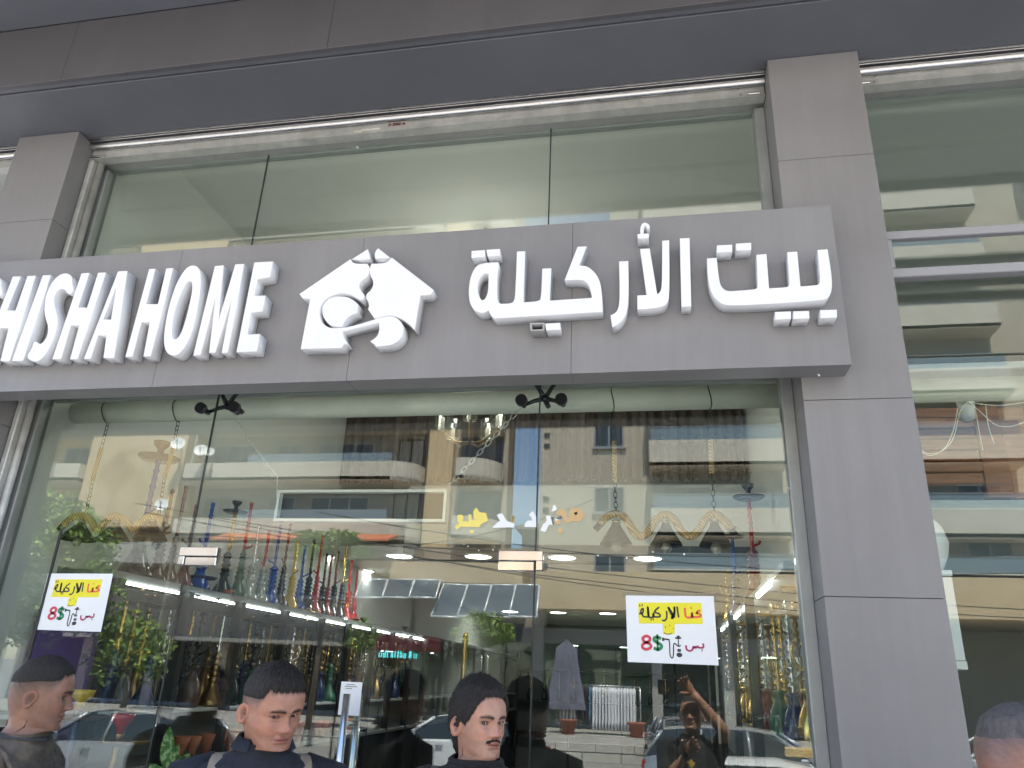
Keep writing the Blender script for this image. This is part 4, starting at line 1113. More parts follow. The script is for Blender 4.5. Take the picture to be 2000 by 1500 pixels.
for (tx, ty, bx_, by_, ww, yy) in ((334, 1418, 326, 1502, 0.035, 0.4), (292, 1492, 326, 1520, 0.025, 0.36), (375, 1470, 335, 1515, 0.03, 0.45), (352, 1452, 332, 1512, 0.03, 0.5), (300, 1530, 328, 1560, 0.04, 0.4), (380, 1540, 330, 1560, 0.04, 0.42)):
    m_ = MB(); leaf(m_, at(bx_, by_, Y=yy), at(tx, ty, Y=yy), ww); part('leaf', m_, lf, pt)
# display rods
for (px, y0_, y1_, r_, mt, lab) in ((910, 1236, 1345, 0.02, 'gold', 'tall gilded display rod inside the shop left of the third man'), (941, 1280, 1345, 0.006, 'silver', 'left one of two thin twisted silver rods'), (953, 1280, 1345, 0.006, 'silver', 'right one of two thin twisted silver rods')):
    a = at(px, y0_, Y=2.2); b = at(px - 6 if px == 910 else px, y1_, Y=2.2)
    mb = MB()
    nn = 26; pts = [Vector((a.x, 2.2, a.z)).lerp(Vector((a.x, 2.2, 0.9)), k / nn) for k in range(nn + 1)]
    mb.tube(pts, [r_ * (1.0 if k % 2 else 0.72) for k in range(nn + 1)], 10)
    solo('display_rod', mb, HC[mt], lab, 'rod', 'rods standing inside the shop')

# ---------------- back wall shelves with bits on them
bsh = thing('back_shelf', (-1.2, BY - 0.3, 0), 'dark shelf unit across the far wall of the shop', 'shelf')
for zz in (0.9, 1.4, 1.9): part('shelf_board', MB().box(-2.5, 0.2, BY - 0.32, BY - 0.01, zz, zz + 0.03), SHM, bsh)
for xx in (-2.5, -1.6, -0.7, 0.2): part('post', MB().box(xx - 0.02, xx + 0.02, BY - 0.34, BY - 0.321, 0, 2.2), SHM, bsh)
for i in range(10):
    hookah('brass', i % 4, {'base': 'black', 'stem': ['gold', 'bronze', 'silver'][i % 3]}, (-2.3 + i * 0.26, BY - 0.17, 1.431), f'small {["golden", "bronze", "silver"][i % 3]} hookah, {ordn[i]} from the left on the far back shelf', 'hookahs on the far back shelf', 0.95)

# ---------------- chains and hanging things
CHM = mat('chain_black', (0.03, 0.028, 0.025), 0.45, 0.6)
CHS = mat('chain_zinc', (0.6, 0.58, 0.54), 0.35, 0.9)
def chain(p0, p1, L=0.026, w=0.007, r=0.0016):
    p0, p1 = Vector(p0), Vector(p1); d = p1 - p0; n = max(2, int(d.length / (L * 0.78))); ax = d.normalized()
    s1_ = ax.cross(Vector((0, 1, 0))).normalized(); s2_ = ax.cross(s1_).normalized()
    mb = MB()
    for k in range(n):
        c = p0 + d * ((k + 0.5) / n); sd = (s1_ if k % 2 else (s1_ * 0.35 + s2_).normalized())
        pts = []
        for j in range(11):
            a = 2 * PI * j / 10
            ca, sa = math.cos(a), math.sin(a)
            pts.append(c + ax * (L * 0.5 - w) * (1 if ca > 0 else -1) * (1 if abs(ca) > 0.2 else 0) + ax * w * ca + sd * w * sa)
        mb.tube(pts, r, 5, caps=False)
    return mb
ROPE = bpy.data.materials.new('rope_wrap'); ROPE.use_nodes = True
n_ = ROPE.node_tree.nodes; l_ = ROPE.node_tree.links; bs = n_['Principled BSDF']; bs.inputs['Roughness'].default_value = 0.9
tc = n_.new('ShaderNodeTexCoord'); wv = n_.new('ShaderNodeTexWave'); wv.inputs['Scale'].default_value = 40; wv.inputs['Distortion'].default_value = 1.5; wv.bands_direction = 'DIAGONAL'
cr_ = n_.new('ShaderNodeValToRGB'); cr_.color_ramp.elements[0].color = (0.3, 0.17, 0.06, 1); cr_.color_ramp.elements[1].color = (0.62, 0.42, 0.19, 1)
bp_ = n_.new('ShaderNodeBump'); bp_.inputs['Strength'].default_value = 0.6; bp_.inputs['Distance'].default_value = 0.004
l_.new(tc.outputs['Object'], wv.inputs[0]); l_.new(wv.outputs[1], cr_.inputs[0]); l_.new(cr_.outputs[0], bs.inputs['Base Color']); l_.new(wv.outputs[1], bp_.inputs['Height']); l_.new(bp_.outputs[0], bs.inputs['Normal'])
SHADEM = mat('dark_lampshade', (0.012, 0.011, 0.012), 0.6)
BULB = mat('clear_bulb', (0.3, 0.27, 0.22), 0.05, spec=1.0, coat=0.5)
BRASS = mat('lamp_socket', (0.75, 0.62, 0.45), 0.25, 0.8)
YL = 0.34
def rope_lamp(wave, shades, hangs, label):
    w3 = [at(x, y, Y=YL) for x, y in wave]
    t = thing('rope_lamp', w3[len(w3) // 2], label, 'hanging lamp', 'wavy rope lamps hanging behind the glass')
    # smooth path (Catmull-Rom)
    pts = []
    for i in range(len(w3) - 1):
        a, b, c, d = w3[max(0, i-1)], w3[i], w3[i+1], w3[min(len(w3)-1, i+2)]
        for k in range(6):
            u = k / 6
            pts.append(0.5 * ((2*b) + (c-a)*u + (2*a-5*b+4*c-d)*u*u + (3*b-a-3*c+d)*u**3))
    pts.append(w3[-1])
    part('rope_arm', MB().tube(pts, 0.0165, 12), ROPE, t)
    e0 = MB().tube([pts[0] + (pts[0] - pts[1]).normalized() * 0.03, pts[0]], 0.014, 12); part('end_cap', e0, SHADEM, t)
    e0 = MB().tube([pts[-1] + (pts[-1] - pts[-2]).normalized() * 0.03, pts[-1]], 0.014, 12); part('end_cap', e0, SHADEM, t)
    for (x, yt, yb, hw) in shades:
        a = at(x, yt, Y=YL); b = at(x, yb, Y=YL); R_ = abs(at(x + hw, yb, Y=YL).x - b.x)
        h_ = a.z - b.z
        sh = part('lampshade', MB().lathe([(0.014, h_ + 0.004), (0.016, h_ - 0.005), (0.02, h_ * 0.8), (R_ * 0.96, 0.008), (R_, 0.0), (R_ * 0.97, 0.0), (0.017, h_ * 0.78)], (a.x, YL, b.z), 28), SHADEM, t)
        part('socket', MB().lathe([(0.011, h_ + 0.006), (0.0165, h_ + 0.004), (0.0165, h_ - 0.02), (0.012, h_ - 0.022)], (a.x, YL, b.z), 14), BRASS, sh)
        part('bulb', MB().lathe([(0.008, 0.03), (0.012, 0.015), (0.021, -0.004), (0.022, -0.012), (0.016, -0.024), (0.004, -0.03)], (a.x, YL, b.z), 14), BULB, sh)
    for hg in hangs:
        (x0, y0), (x1, y1), (x2, y2), (x3, y3), (x4, y4) = hg      # lamp top, rope low, rope high, pipe underside, pipe top
        P = [at(*q, Y=YL) for q in hg]
        part('chain', chain(P[0], P[1]), CHM, t, kind='stuff')
        part('rope_grip', MB().tube([P[1], P[2]], 0.0105, 10), ROPE, t)
        part('chain', chain(P[2], P[3]), CHM, t, kind='stuff')
        zc = pz; lp = [Vector((P[3].x, YL, P[3].z))]
        for k in range(9):
            a_n = -PI / 2 - PI * 0.85 * k / 8
            lp.append(Vector((P[3].x + 0.006 * math.sin(k * 0.7), 0.33 + 0.056 * math.cos(a_n), zc + 0.056 * math.sin(a_n))))
        part('wire_loop', MB().tube(lp, 0.0022, 6), CHM, t)
rope_lamp([(1172, 1024), (1185, 1010), (1203, 1004), (1222, 1012), (1236, 1036), (1250, 1047), (1266, 1040), (1282, 1015), (1299, 1005), (1316, 1014), (1332, 1038), (1346, 1047), (1361, 1040), (1378, 1014), (1395, 1004), (1412, 1014), (1428, 1034)],
          [(1203, 1018, 1064, 32), (1300, 1019, 1066, 32), (1395, 1018, 1067, 33)],
          [[(1203, 1001), (1201, 942), (1200, 862), (1198, 803), (1198, 780)], [(1395, 1001), (1390, 925), (1388, 858), (1386, 797), (1385, 775)]],
          'wavy rope lamp with three dark cone shades hanging in the right pane')
rope_lamp([(124, 1026), (140, 1012), (160, 1007), (178, 1018), (189, 1036), (203, 1024), (218, 1010), (233, 1009), (248, 1020), (261, 1034), (275, 1020), (290, 1010), (305, 1009), (320, 1022)],
          [(160, 1017, 1055, 30), (228, 1018, 1058, 30), (300, 1017, 1055, 29)],
          [[(168, 1004), (181, 938), (198, 875), (212, 823), (207, 785)], [(310, 1006), (321, 935), (338, 875), (350, 815), (346, 785)]],
          'wavy rope lamp with three dark cone shades hanging in the left pane')
# empty light-box frame on chains
fy = 0.27
c4 = [at(543, 958, Y=fy), at(873, 954, Y=fy), at(869, 1017, Y=fy), at(541, 1020, Y=fy)]
x0, x1 = c4[0].x, (c4[1].x + c4[2].x) / 2; z1_, z0_ = (c4[0].z + c4[1].z) / 2, (c4[2].z + c4[3].z) / 2
t = thing('hanging_lightbox', ((x0 + x1) / 2, fy, z1_), 'empty white framed light box hanging on two chains above the doors', 'hanging frame')
fw = MB(); k = 0.012
WHM = mat('white_frame', (0.78, 0.78, 0.75), 0.4)
for q in ((x0, x1, z1_ - k, z1_), (x0, x1, z0_, z0_ + k), (x0, x0 + k, z0_ + k, z1_ - k), (x1 - k, x1, z0_ + k, z1_ - k)):
    fw.box(q[0], q[1], fy, fy + 0.05, q[2], q[3])
part('frame', fw, WHM, t, kind='stuff')
part('back_panel', MB().box(x0 + k, x1 - k, fy + 0.03, fy + 0.036, z0_ + k, z1_ - k), mat('smoked_panel', (0.025, 0.027, 0.028), 0.3), t)
sp1, sp2 = at(458, 812, Y=0.06), at(1016, 798, Y=0.06)
part('chain', chain(sp1, (x0 + 0.01, fy, z1_), 0.024, 0.006, 0.0014), CHS, t, kind='stuff')
part('power_wire', MB().tube([sp1, (sp1.x + 0.04, 0.15, sp1.z - 0.09), (x0 - 0.012, fy, z1_ + 0.06), (x0 + 0.002, fy, z1_ - 0.04)], 0.003, 6), WHM, t)
part('chain', chain(sp2, (x1 - 0.005, fy, z1_), 0.034, 0.008, 0.002), CHS, t, kind='stuff')

# ---------------- posters and stickers on the glass
INK = {'black': mat('ink_black', (0.03, 0.035, 0.04), 0.5), 'red': mat('ink_red', (0.62, 0.05, 0.09), 0.5), 'green': mat('ink_green', (0.02, 0.25, 0.1), 0.5), 'yellow': mat('ink_yellow', (0.83, 0.75, 0.03), 0.5),
       'orange': mat('ink_orange', (0.8, 0.13, 0.06), 0.5), 'maroon': mat('ink_maroon', (0.4, 0.03, 0.12), 0.5)}
YP = -0.0085
def rib(mb, pts, w, y):
    """flat pen stroke; points (X, Z)"""
    n = len(pts); vs = []; fs = []
    for i, p in enumerate(pts):
        a = pts[max(0, i-1)]; b = pts[min(n-1, i+1)]
        dx_, dz_ = b[0] - a[0], b[1] - a[1]; L = math.hypot(dx_, dz_) or 1
        nx, nz = -dz_ / L * w / 2, dx_ / L * w / 2
        vs += [(p[0] + nx, y, p[1] + nz), (p[0] - nx, y, p[1] - nz)]
    for i in range(n - 1): fs.append((2*i, 2*i+1, 2*i+3, 2*i+2))
    mb.add(vs, fs)
def cat(pts, k=5):
    o = []
    for i in range(len(pts) - 1):
        a, b, c, d = pts[max(0, i-1)], pts[i], pts[i+1], pts[min(len(pts)-1, i+2)]
        for j in range(k):
            u = j / k
            o.append(tuple(0.5 * (2*b[q] + (c[q]-a[q])*u + (2*a[q]-5*b[q]+4*c[q]-d[q])*u*u + (3*b[q]-a[q]-3*c[q]+d[q])*u**3) for q in (0, 1)))
    o.append(pts[-1]); return o
def zp(x, y): return (1200 + x / 7.895, 1130 + y / 7.895)
PW, PH = 0.302, 0.221
TLp = at(1222, 1163, Y=YP)
def loc(x, y):
    q = at(*zp(x, y), Y=YP); return (q.x - TLp.x, q.z - TLp.z)
ST = []   # (colour, width, [points in the enlarged view])
def S_(c, w_, *p): ST.append((c, w_, [loc(*q) for q in p]))
mm = 1 / 900.0
S_('black', 5, (380, 545), (410, 540), (440, 520), (445, 470), (425, 470), (405, 510), (425, 545), (450, 585), (520, 590), (530, 560), (515, 430), (525, 585), (600, 590), (605, 530), (602, 585), (700, 588), (690, 545), (620, 510), (690, 440))
for q in ((392, 418), (430, 410), (565, 632), (598, 628)): S_('black', 7, (q[0]-8, q[1]), (q[0]+8, q[1]-2))
S_('black', 5, (735, 640), (770, 650), (805, 610), (808, 535), (800, 500))
S_('black', 5, (895, 605), (905, 560), (830, 440), (860, 520), (915, 600), (930, 540), (925, 430), (920, 520), (880, 608), (910, 605))
S_('black', 5, (965, 430), (990, 600))
S_('orange', 6, (1085, 450), (1105, 590), (1200, 590), (1195, 530), (1200, 590), (1300, 592), (1335, 570), (1280, 530), (1265, 545), (1290, 500), (1325, 498))
S_('orange', 7, (1175, 455), (1192, 452))
S_('black', 2, (785, 735), (788, 765)); S_('black', 2, (905, 762), (912, 780)); S_('black', 2, (840, 725), (858, 720))
S_('black', 2, (760, 830), (800, 855), (850, 856), (885, 840))
S_('black', 4, (850, 945), (800, 935), (760, 935)); S_('black', 9, (735, 937), (770, 937))
S_('black', 3.2, (800, 935), (838, 945), (850, 1000), (858, 1170), (885, 1225), (908, 1190), (912, 1040), (925, 1000), (950, 1015), (985, 1050))
S_('black', 4, (935, 912), (985, 925), (1030, 912)); S_('black', 8, (985, 880), (985, 922)); S_('black', 3, (985, 940), (990, 1050)); S_('black', 3, (1020, 1025), (1000, 1052))
S_('black', 10, (998, 1085), (1000, 1130))
S_('maroon', 5, (1105, 1030), (1110, 1085), (1150, 1115), (1200, 1100), (1215, 1050), (1225, 1070), (1245, 1050), (1255, 1070), (1285, 1045), (1300, 1065), (1370, 1062), (1365, 1000))
S_('black', 6, (1345, 1105), (1360, 1108))
S_('red', 8, (495, 985), (450, 960), (440, 915), (495, 885), (548, 915), (540, 960), (495, 985), (440, 1015), (435, 1065), (495, 1092), (560, 1060), (550, 1015), (495, 985))
S_('green', 9, (720, 930), (670, 905), (620, 915), (615, 955), (665, 990), (715, 1020), (725, 1060), (675, 1092), (605, 1070))
S_('green', 6, (662, 862), (670, 1120))
def poster(tl, label, skew=0.0):
    t = thing('price_poster', tl, label, 'poster', 'price posters taped to the glass')
    def L_(p): return (tl[0] + p[0] + skew * p[1], tl[2] + p[1])
    def quad(pts, y, m, name, dy=0.0006):
        P = [Vector((L_(q)[0], y, L_(q)[1])) for q in pts]
        part(name, MB().prism(P, (0, dy, 0)), m, t)
    y = tl[1]
    quad([(0, 0), (PW, 0.004), (PW + 0.004, -PH), (0.004, -PH)], y, PAPER, 'paper')
    quad([loc(365, 370), loc(1340, 375), loc(1362, 700), (loc(935, 700)), loc(925, 860), loc(755, 862), loc(745, 695), loc(378, 692)], y - 0.0007, INK['yellow'], 'yellow_block', 0.0004)
    byc = {}
    for (c, w_, pts) in ST: byc.setdefault(c, []).append((w_, pts))
    for c, ls in byc.items():
        mb = MB()
        for w_, pts in ls:
            rib(mb, [L_(q) for q in (cat(pts) if len(pts) > 2 else pts)], w_ * 0.00118, y - 0.0012)
        if c == 'black':
            q = L_(loc(1002, 1178)); vs = [(q[0] + 0.0098 * math.cos(a * PI / 10), y - 0.0013, q[1] + 0.0075 * math.sin(a * PI / 10)) for a in range(20)]
            mb.add(vs, [tuple(range(20))])
        part('lettering', mb, INK[c], t, kind='stuff')
poster((TLp.x, YP, TLp.z), 'white price poster with a yellow block on the right pane')
t2 = at(94, 1120, Y=YP); poster((t2.x, YP, t2.z), 'white price poster with a yellow block on the left pane crossed by a black edge')
# sheet by the door handle (its code is left out)
a = at(667, 1331, Y=YP); b = at(697, 1398, Y=YP)
t = thing('info_sheet', (a.x, YP, b.z), 'small white information sheet on the door glass beside the chrome handle', 'notice')
part('paper', MB().box(a.x, b.x + 0.008, YP, YP + 0.0006, b.z, a.z), PAPER, t)
mb = MB()
for (u0, u1_, v) in ((0.3, 0.75, 0.08), (0.2, 0.85, 0.14), (0.25, 0.6, 0.2)): rib(mb, [(a.x + (b.x - a.x) * u0, a.z + (b.z - a.z) * v), (a.x + (b.x - a.x) * u1_, a.z + (b.z - a.z) * v)], 0.0018, YP - 0.0008)
part('lettering', mb, INK['black'], t, kind='stuff')
# torn sticker lettering
def zs(x, y): return (900 + x / 7.692, 980 + y / 7.692)
def zt2(x, y): return (800 + x / 4, 750 + y / 4)
STK = {'w': mat('sticker_white', (0.85, 0.87, 0.88), 0.4), 'y': mat('sticker_yellow', (0.85, 0.72, 0.18), 0.45, var=0.06, scale=6), 'o': mat('sticker_tan', (0.62, 0.42, 0.2), 0.6), 'd': mat('sticker_grey', (0.16, 0.15, 0.13), 0.6)}
t = thing('sticker_lettering', at(1010, 1030, Y=-0.006), 'peeling white, yellow and tan Arabic sticker letters on the glass above the doors', 'stickers')
def stick(c, pts, f=zs, label=None):
    P = [at(*f(x, y), Y=-0.0068) for x, y in pts]
    part('sticker_letter', MB().prism(P, (0, 0.0008, 0)), STK[c], t, label)
stick('w', [(540,200),(580,178),(622,175),(665,250),(705,298),(740,300),(765,318),(770,195),(812,210),(806,380),(775,392),(740,382),(480,392),(482,370),(590,285)], label='white torn sticker letter')
stick('y', [(765,200),(812,212),(806,330),(764,318)], lambda x, y: zs(x, y))
stick('w', [(1022,196),(1075,142),(1110,180),(1130,220),(1132,380),(955,380),(965,320),(1010,282),(1075,282),(1065,240)])
stick('w', [(1362,150),(1398,40),(1420,60),(1448,105),(1420,135)])
stick('w', [(1280,210),(1355,208),(1352,250),(1378,345),(1322,345),(1275,455),(1190,432),(1245,325),(1270,322),(1290,280)])
stick('d', [(1350,225),(1440,240),(1500,215),(1525,235),(1500,270),(1440,262),(1390,268),(1405,340),(1382,345)])
stick('w', [(1400,245),(1480,225),(1510,268),(1420,285)])
stick('o', [(1430,180),(1480,110),(1560,112),(1600,230),(1650,240),(1630,190),(1650,110),(1730,85),(1800,110),(1850,190),(1840,250),(1780,300),(1680,290),(1580,322),(1555,260),(1520,205),(1450,195)])
stick('d', [(1702,165),(1740,150),(1758,175),(1720,205)], lambda x, y: zs(x, y))
stick('o', [(1470,400),(1520,395),(1540,435),(1520,470),(1480,472),(1462,440)])
stick('o', [(1428,285),(1505,265),(1500,335),(1420,338)])
stick('y', [(185,150),(235,88),(280,155),(380,168),(408,285),(300,340),(285,382),(0,375),(-60,420),(-90,370),(-20,310),(0,290),(90,290),(120,310),(115,195),(160,190),(165,270),(290,262),(200,262)], label='yellow torn sticker letters')
stick('y', [(-50,200),(10,190),(45,225),(30,280),(-20,320),(-55,280)])
stick('y', [(140,425),(200,430),(195,460),(165,475),(135,455)])

# glass chandelier on the mezzanine
CLG = glass_mat('lamp_glass_clear', 0.06, (0.9, 0.9, 0.86))
ch0 = at(918, 850, Y=1.6)
t = thing('chandelier', ch0, 'small brass chandelier with clear glass cylinder shades high in the shop', 'chandelier')
for (px, py) in ((865, 822), (918, 806), (972, 818), (885, 842), (952, 842)):
    a = at(px, py, Y=1.6 + (0.12 if py > 830 else 0.0))
    arm = part('arm', MB().tube([ch0 + Vector((0, 0, -0.05)), (ch0 + a) / 2 + Vector((0, 0, -0.09)), (a.x, a.y, a.z - 0.07), (a.x, a.y, a.z - 0.05)], 0.006, 6), HC['bronze'], t)
    part('glass_shade', MB().lathe([(0.045, -0.05), (0.05, -0.04), (0.05, 0.07), (0.047, 0.07), (0.047, -0.04)], a, 18), CLG, arm)
    part('lamp_candle', MB().tube([(a.x, a.y, a.z - 0.05), (a.x, a.y, a.z + 0.02)], 0.012, 10), emat('candle_lamp', (1, 0.93, 0.8), 0.08), arm)
part('stem_rod', MB().tube([ch0 + Vector((0, 0, -0.06)), (ch0.x, ch0.y, 4.6)], 0.007, 6), HC['bronze'], t)
pl_ = bpy.data.lights.new('upper_shop_fill', 'POINT'); pl_.energy = 5.0; pl_.color = (1, 0.96, 0.88); pl_.shadow_soft_size = 0.15  # added fill lamp above the chandelier, brightens the upper shop
po = bpy.data.objects.new('upper_shop_fill', pl_); C.objects.link(po); po.parent = t; po.location = (0, 0.1, 0.7)

TAPE = glass_mat('tape_film', 0.1, (0.8, 0.79, 0.76), 0.25)
tp = thing('tape_film', (TLp.x, YP, TLp.z), 'clear wrinkled tape film along the top edge of the right poster', 'tape')
part('film', MB().box(TLp.x - 0.012, TLp.x + PW + 0.01, -0.0072, -0.0066, TLp.z - 0.004, TLp.z + 0.014), TAPE, tp)
DUST = mat('white_speck', (0.75, 0.75, 0.72), 0.8)
rs = random.Random(41)
sp = MB()
for (x, y, r) in ((62, 1082, 2.2), (143, 1094, 2), (217, 1102, 2), (290, 1109, 1.8), (1168, 1085, 1.6), (1224, 1090, 1.8), (1336, 1082, 2), (1275, 1078, 1.4), (1546, 845, 2.4), (1545, 797, 2), (1540, 953, 1.6), (914, 1067, 1.4), (935, 1075, 1.4), (963, 1074, 1.3), (906, 1063, 1.3)):
    p = at(x, y, Y=-0.0062); R_ = r / 1478 * 3.0
    vs = [(p.x + R_ * rs.uniform(0.7, 1.2) * math.cos(a * PI / 4), -0.0062, p.z + R_ * rs.uniform(0.7, 1.3) * math.sin(a * PI / 4)) for a in range(8)]
    sp.add(vs, [tuple(range(8))])
solo('dirt_specks', sp, DUST, kind='stuff', label='small pale dirt specks scattered on the shop glass', cat='dirt')
# ---------------- rack of shirts, pots, robe across the street
RACKM = mat('rack_steel', (0.6, 0.6, 0.6), 0.3, 0.9)
Wr = 27.5
ra, rb = rp(1096, 1336, Wr), rp(1250, 1340, Wr)
t = thing('clothes_rack', (ra.x, -Wr, 0), 'chrome clothes rack full of white shirts on the far pavement', 'clothes rack')
part('rail', MB().tube([(ra.x, -Wr, ra.z), (rb.x, -Wr, ra.z)], 0.025, 8), RACKM, t)
for xx in (ra.x, rb.x):
    part('post', MB().tube([(xx, -Wr, 0.02), (xx, -Wr, ra.z)], 0.025, 8), RACKM, t)
    part('foot', MB().tube([(xx, -Wr - 0.3, 0.03), (xx, -Wr + 0.3, 0.03)], 0.025, 8), RACKM, t)
def shirt_mesh(seed, h):
    rs = random.Random(seed); vs = []; fs = []
    n = 14; m_ = 6
    prof = [(0.06, 0.02), (0.24, -0.05), (0.27, -0.2), (0.24, -0.5 * h), (0.27, -0.8 * h), (0.29, -h), (0.28, -h - 0.001)]
    ph = rs.uniform(0, 6)
    for (r, z) in prof:
        for k in range(n):
            a = 2 * PI * k / n
            vs.append(((0.055 + 0.02 * math.sin(3 * a + ph)) * math.cos(a) * (1 if r > 0.1 else 0.4), r * math.sin(a) * (1 + 0.05 * math.sin(2 * a + ph)), z))
    for i in range(m_):
        for k in range(n): fs.append((i*n+k, i*n+(k+1)%n, (i+1)*n+(k+1)%n, (i+1)*n+k))
    return MB().add(vs, fs, 0, True)
WSH = mat('white_cotton', (0.78, 0.78, 0.8), 0.9, var=0.05); BSH = mat('blue_cotton', (0.12, 0.22, 0.32), 0.9); DSH = mat('dark_cotton', (0.04, 0.045, 0.06), 0.9)
xs = [1104, 1110, 1117, 1124, 1131, 1140, 1146, 1153] + [1160 + i * 6.0 for i in range(14)]
for i, px in enumerate(xs):
    q = rp(px, 1342, Wr)
    cm, cn = (DSH, 'dark') if i in (4, 5, 6) else ((BSH, 'blue') if i == 7 else (WSH, 'white'))
    h_ = 1.15 if i < 8 else 1.45
    o = part('hanging_shirt', shirt_mesh(i, h_), cm); o.location = (q.x, -Wr, ra.z - 0.06); 
    tag(o, f'{cn} {"shirt" if i < 8 else "long robe"} hanging {ordn[i]} from the left on the rack', 'shirt', 'shirts hanging on the rack across the street')
POTM = mat('clay_pot', (0.3, 0.1, 0.07), 0.8)
for (px, lab) in ((1110, 'square clay pot at the left foot of the clothes rack'), (1243, 'round clay pot at the right foot of the clothes rack')):
    q = rp(px, 1420, Wr - 0.9)
    t = thing('flower_pot', (q.x, q.y, 0), lab, 'flower pot', 'clay pots by the clothes rack')
    part('pot', MB().lathe([(0.2, 0), (0.28, 0.4), (0.33, 0.42), (0.33, 0.5), (0.27, 0.5)], (q.x, q.y, 0), 18 if px > 1200 else 4), POTM, t)
    part('soil', MB().lathe([(0.27, 0.44), (0.01, 0.46)], (q.x, q.y, 0), 12), BARK, t)
    sg = MB(); sg.tube([(q.x, q.y, 0.45), (q.x + 0.04, q.y, 0.9), (q.x - 0.05, q.y, 1.3)], 0.012, 5)
    part('twig', sg, BARK, t)
q = rp(1107, 1250, 27)
t = thing('display_robe', (q.x, q.y, q.z), 'pale long robe on a hanger left above the shirt rack', 'robe')
vs = []; fs = []
prof = [(0.05, 0), (0.12, -0.1), (0.38, -0.3), (0.42, -0.7), (0.5, -1.2), (0.62, -1.8), (0.72, -2.4)]
for (r, z) in prof:
    for k in range(20):
        a = 2 * PI * k / 20; vs.append((q.x + r * math.cos(a) * (1 + 0.08 * math.sin(5 * a)), q.y + 0.12 * math.sin(a) * (1 + 0.2 * math.sin(5 * a)), q.z + z))
for i in range(6):
    for k in range(20): fs.append((i*20+k, i*20+(k+1)%20, (i+1)*20+(k+1)%20, (i+1)*20+k))
part('robe_cloth', MB().add(vs, fs, 0, True), mat('grey_lilac_cloth', (0.17, 0.17, 0.22), 0.9, var=0.2, scale=3), t)
part('hanger', MB().tube([(q.x - 0.2, q.y, q.z - 0.1), (q.x, q.y, q.z + 0.02), (q.x, q.y, q.z + 0.25)], 0.015, 5), DARKMET, t)

# ---------------- cars
GLC = mat('car_glass', (0.03, 0.04, 0.045), 0.06, spec=0.8)
TYRE = mat('tyre_rubber', (0.02, 0.02, 0.02), 0.85)
RIM = mat('alloy_rim', (0.5, 0.5, 0.52), 0.3, 0.9)
LENS = mat('headlight_lens', (0.75, 0.77, 0.78), 0.1); REDL = mat('tail_light_lens', (0.35, 0.01, 0.01), 0.2)
# stations: (x, z_under, z_belt, half width low, half width belt) front at -x ; roof profile separately
KINDS = {
 'hatch': dict(L=3.9, st=[(-1.95, .35, .62, .55, .5), (-1.85, .24, .74, .74, .70), (-1.4, .2, .86, .84, .80), (-.9, .2, .98, .85, .82), (0, .2, 1.0, .86, .83), (1.0, .2, 1.02, .86, .83), (1.6, .22, 1.02, .83, .78), (1.88, .3, .98, .76, .7), (1.95, .4, .8, .68, .62)],
               roof=[(-.95, .98, .80), (-.25, 1.42, .66), (.2, 1.48, .65), (1.0, 1.45, .64), (1.5, 1.35, .62), (1.82, 1.0, .72)]),
 'sedan': dict(L=4.5, st=[(-2.25, .35, .6, .6, .55), (-2.1, .22, .72, .78, .72), (-1.6, .2, .84, .86, .80), (-.8, .2, .93, .87, .83), (0, .2, .95, .88, .84), (1.0, .2, .98, .88, .84), (1.5, .2, 1.0, .87, .82), (2.05, .24, .99, .82, .74), (2.22, .35, .93, .74, .66), (2.25, .42, .7, .7, .62)],
               roof=[(-.85, .94, .80), (-.1, 1.36, .64), (.3, 1.42, .63), (.9, 1.4, .62), (1.3, 1.28, .62), (1.75, .99, .74)]),
 'wagon': dict(L=4.6, st=[(-2.3, .35, .62, .6, .55), (-2.15, .22, .76, .78, .74), (-1.6, .2, .9, .88, .82), (-.9, .2, 1.0, .89, .84), (0, .2, 1.02, .9, .85), (1.2, .2, 1.03, .9, .85), (1.9, .22, 1.03, .88, .82), (2.22, .3, 1.0, .82, .76), (2.3, .4, .8, .78, .72)],
               roof=[(-.95, 1.0, .80), (-.2, 1.46, .68), (.3, 1.52, .67), (1.2, 1.52, .66), (1.9, 1.44, .65), (2.2, 1.02, .76)]),
}
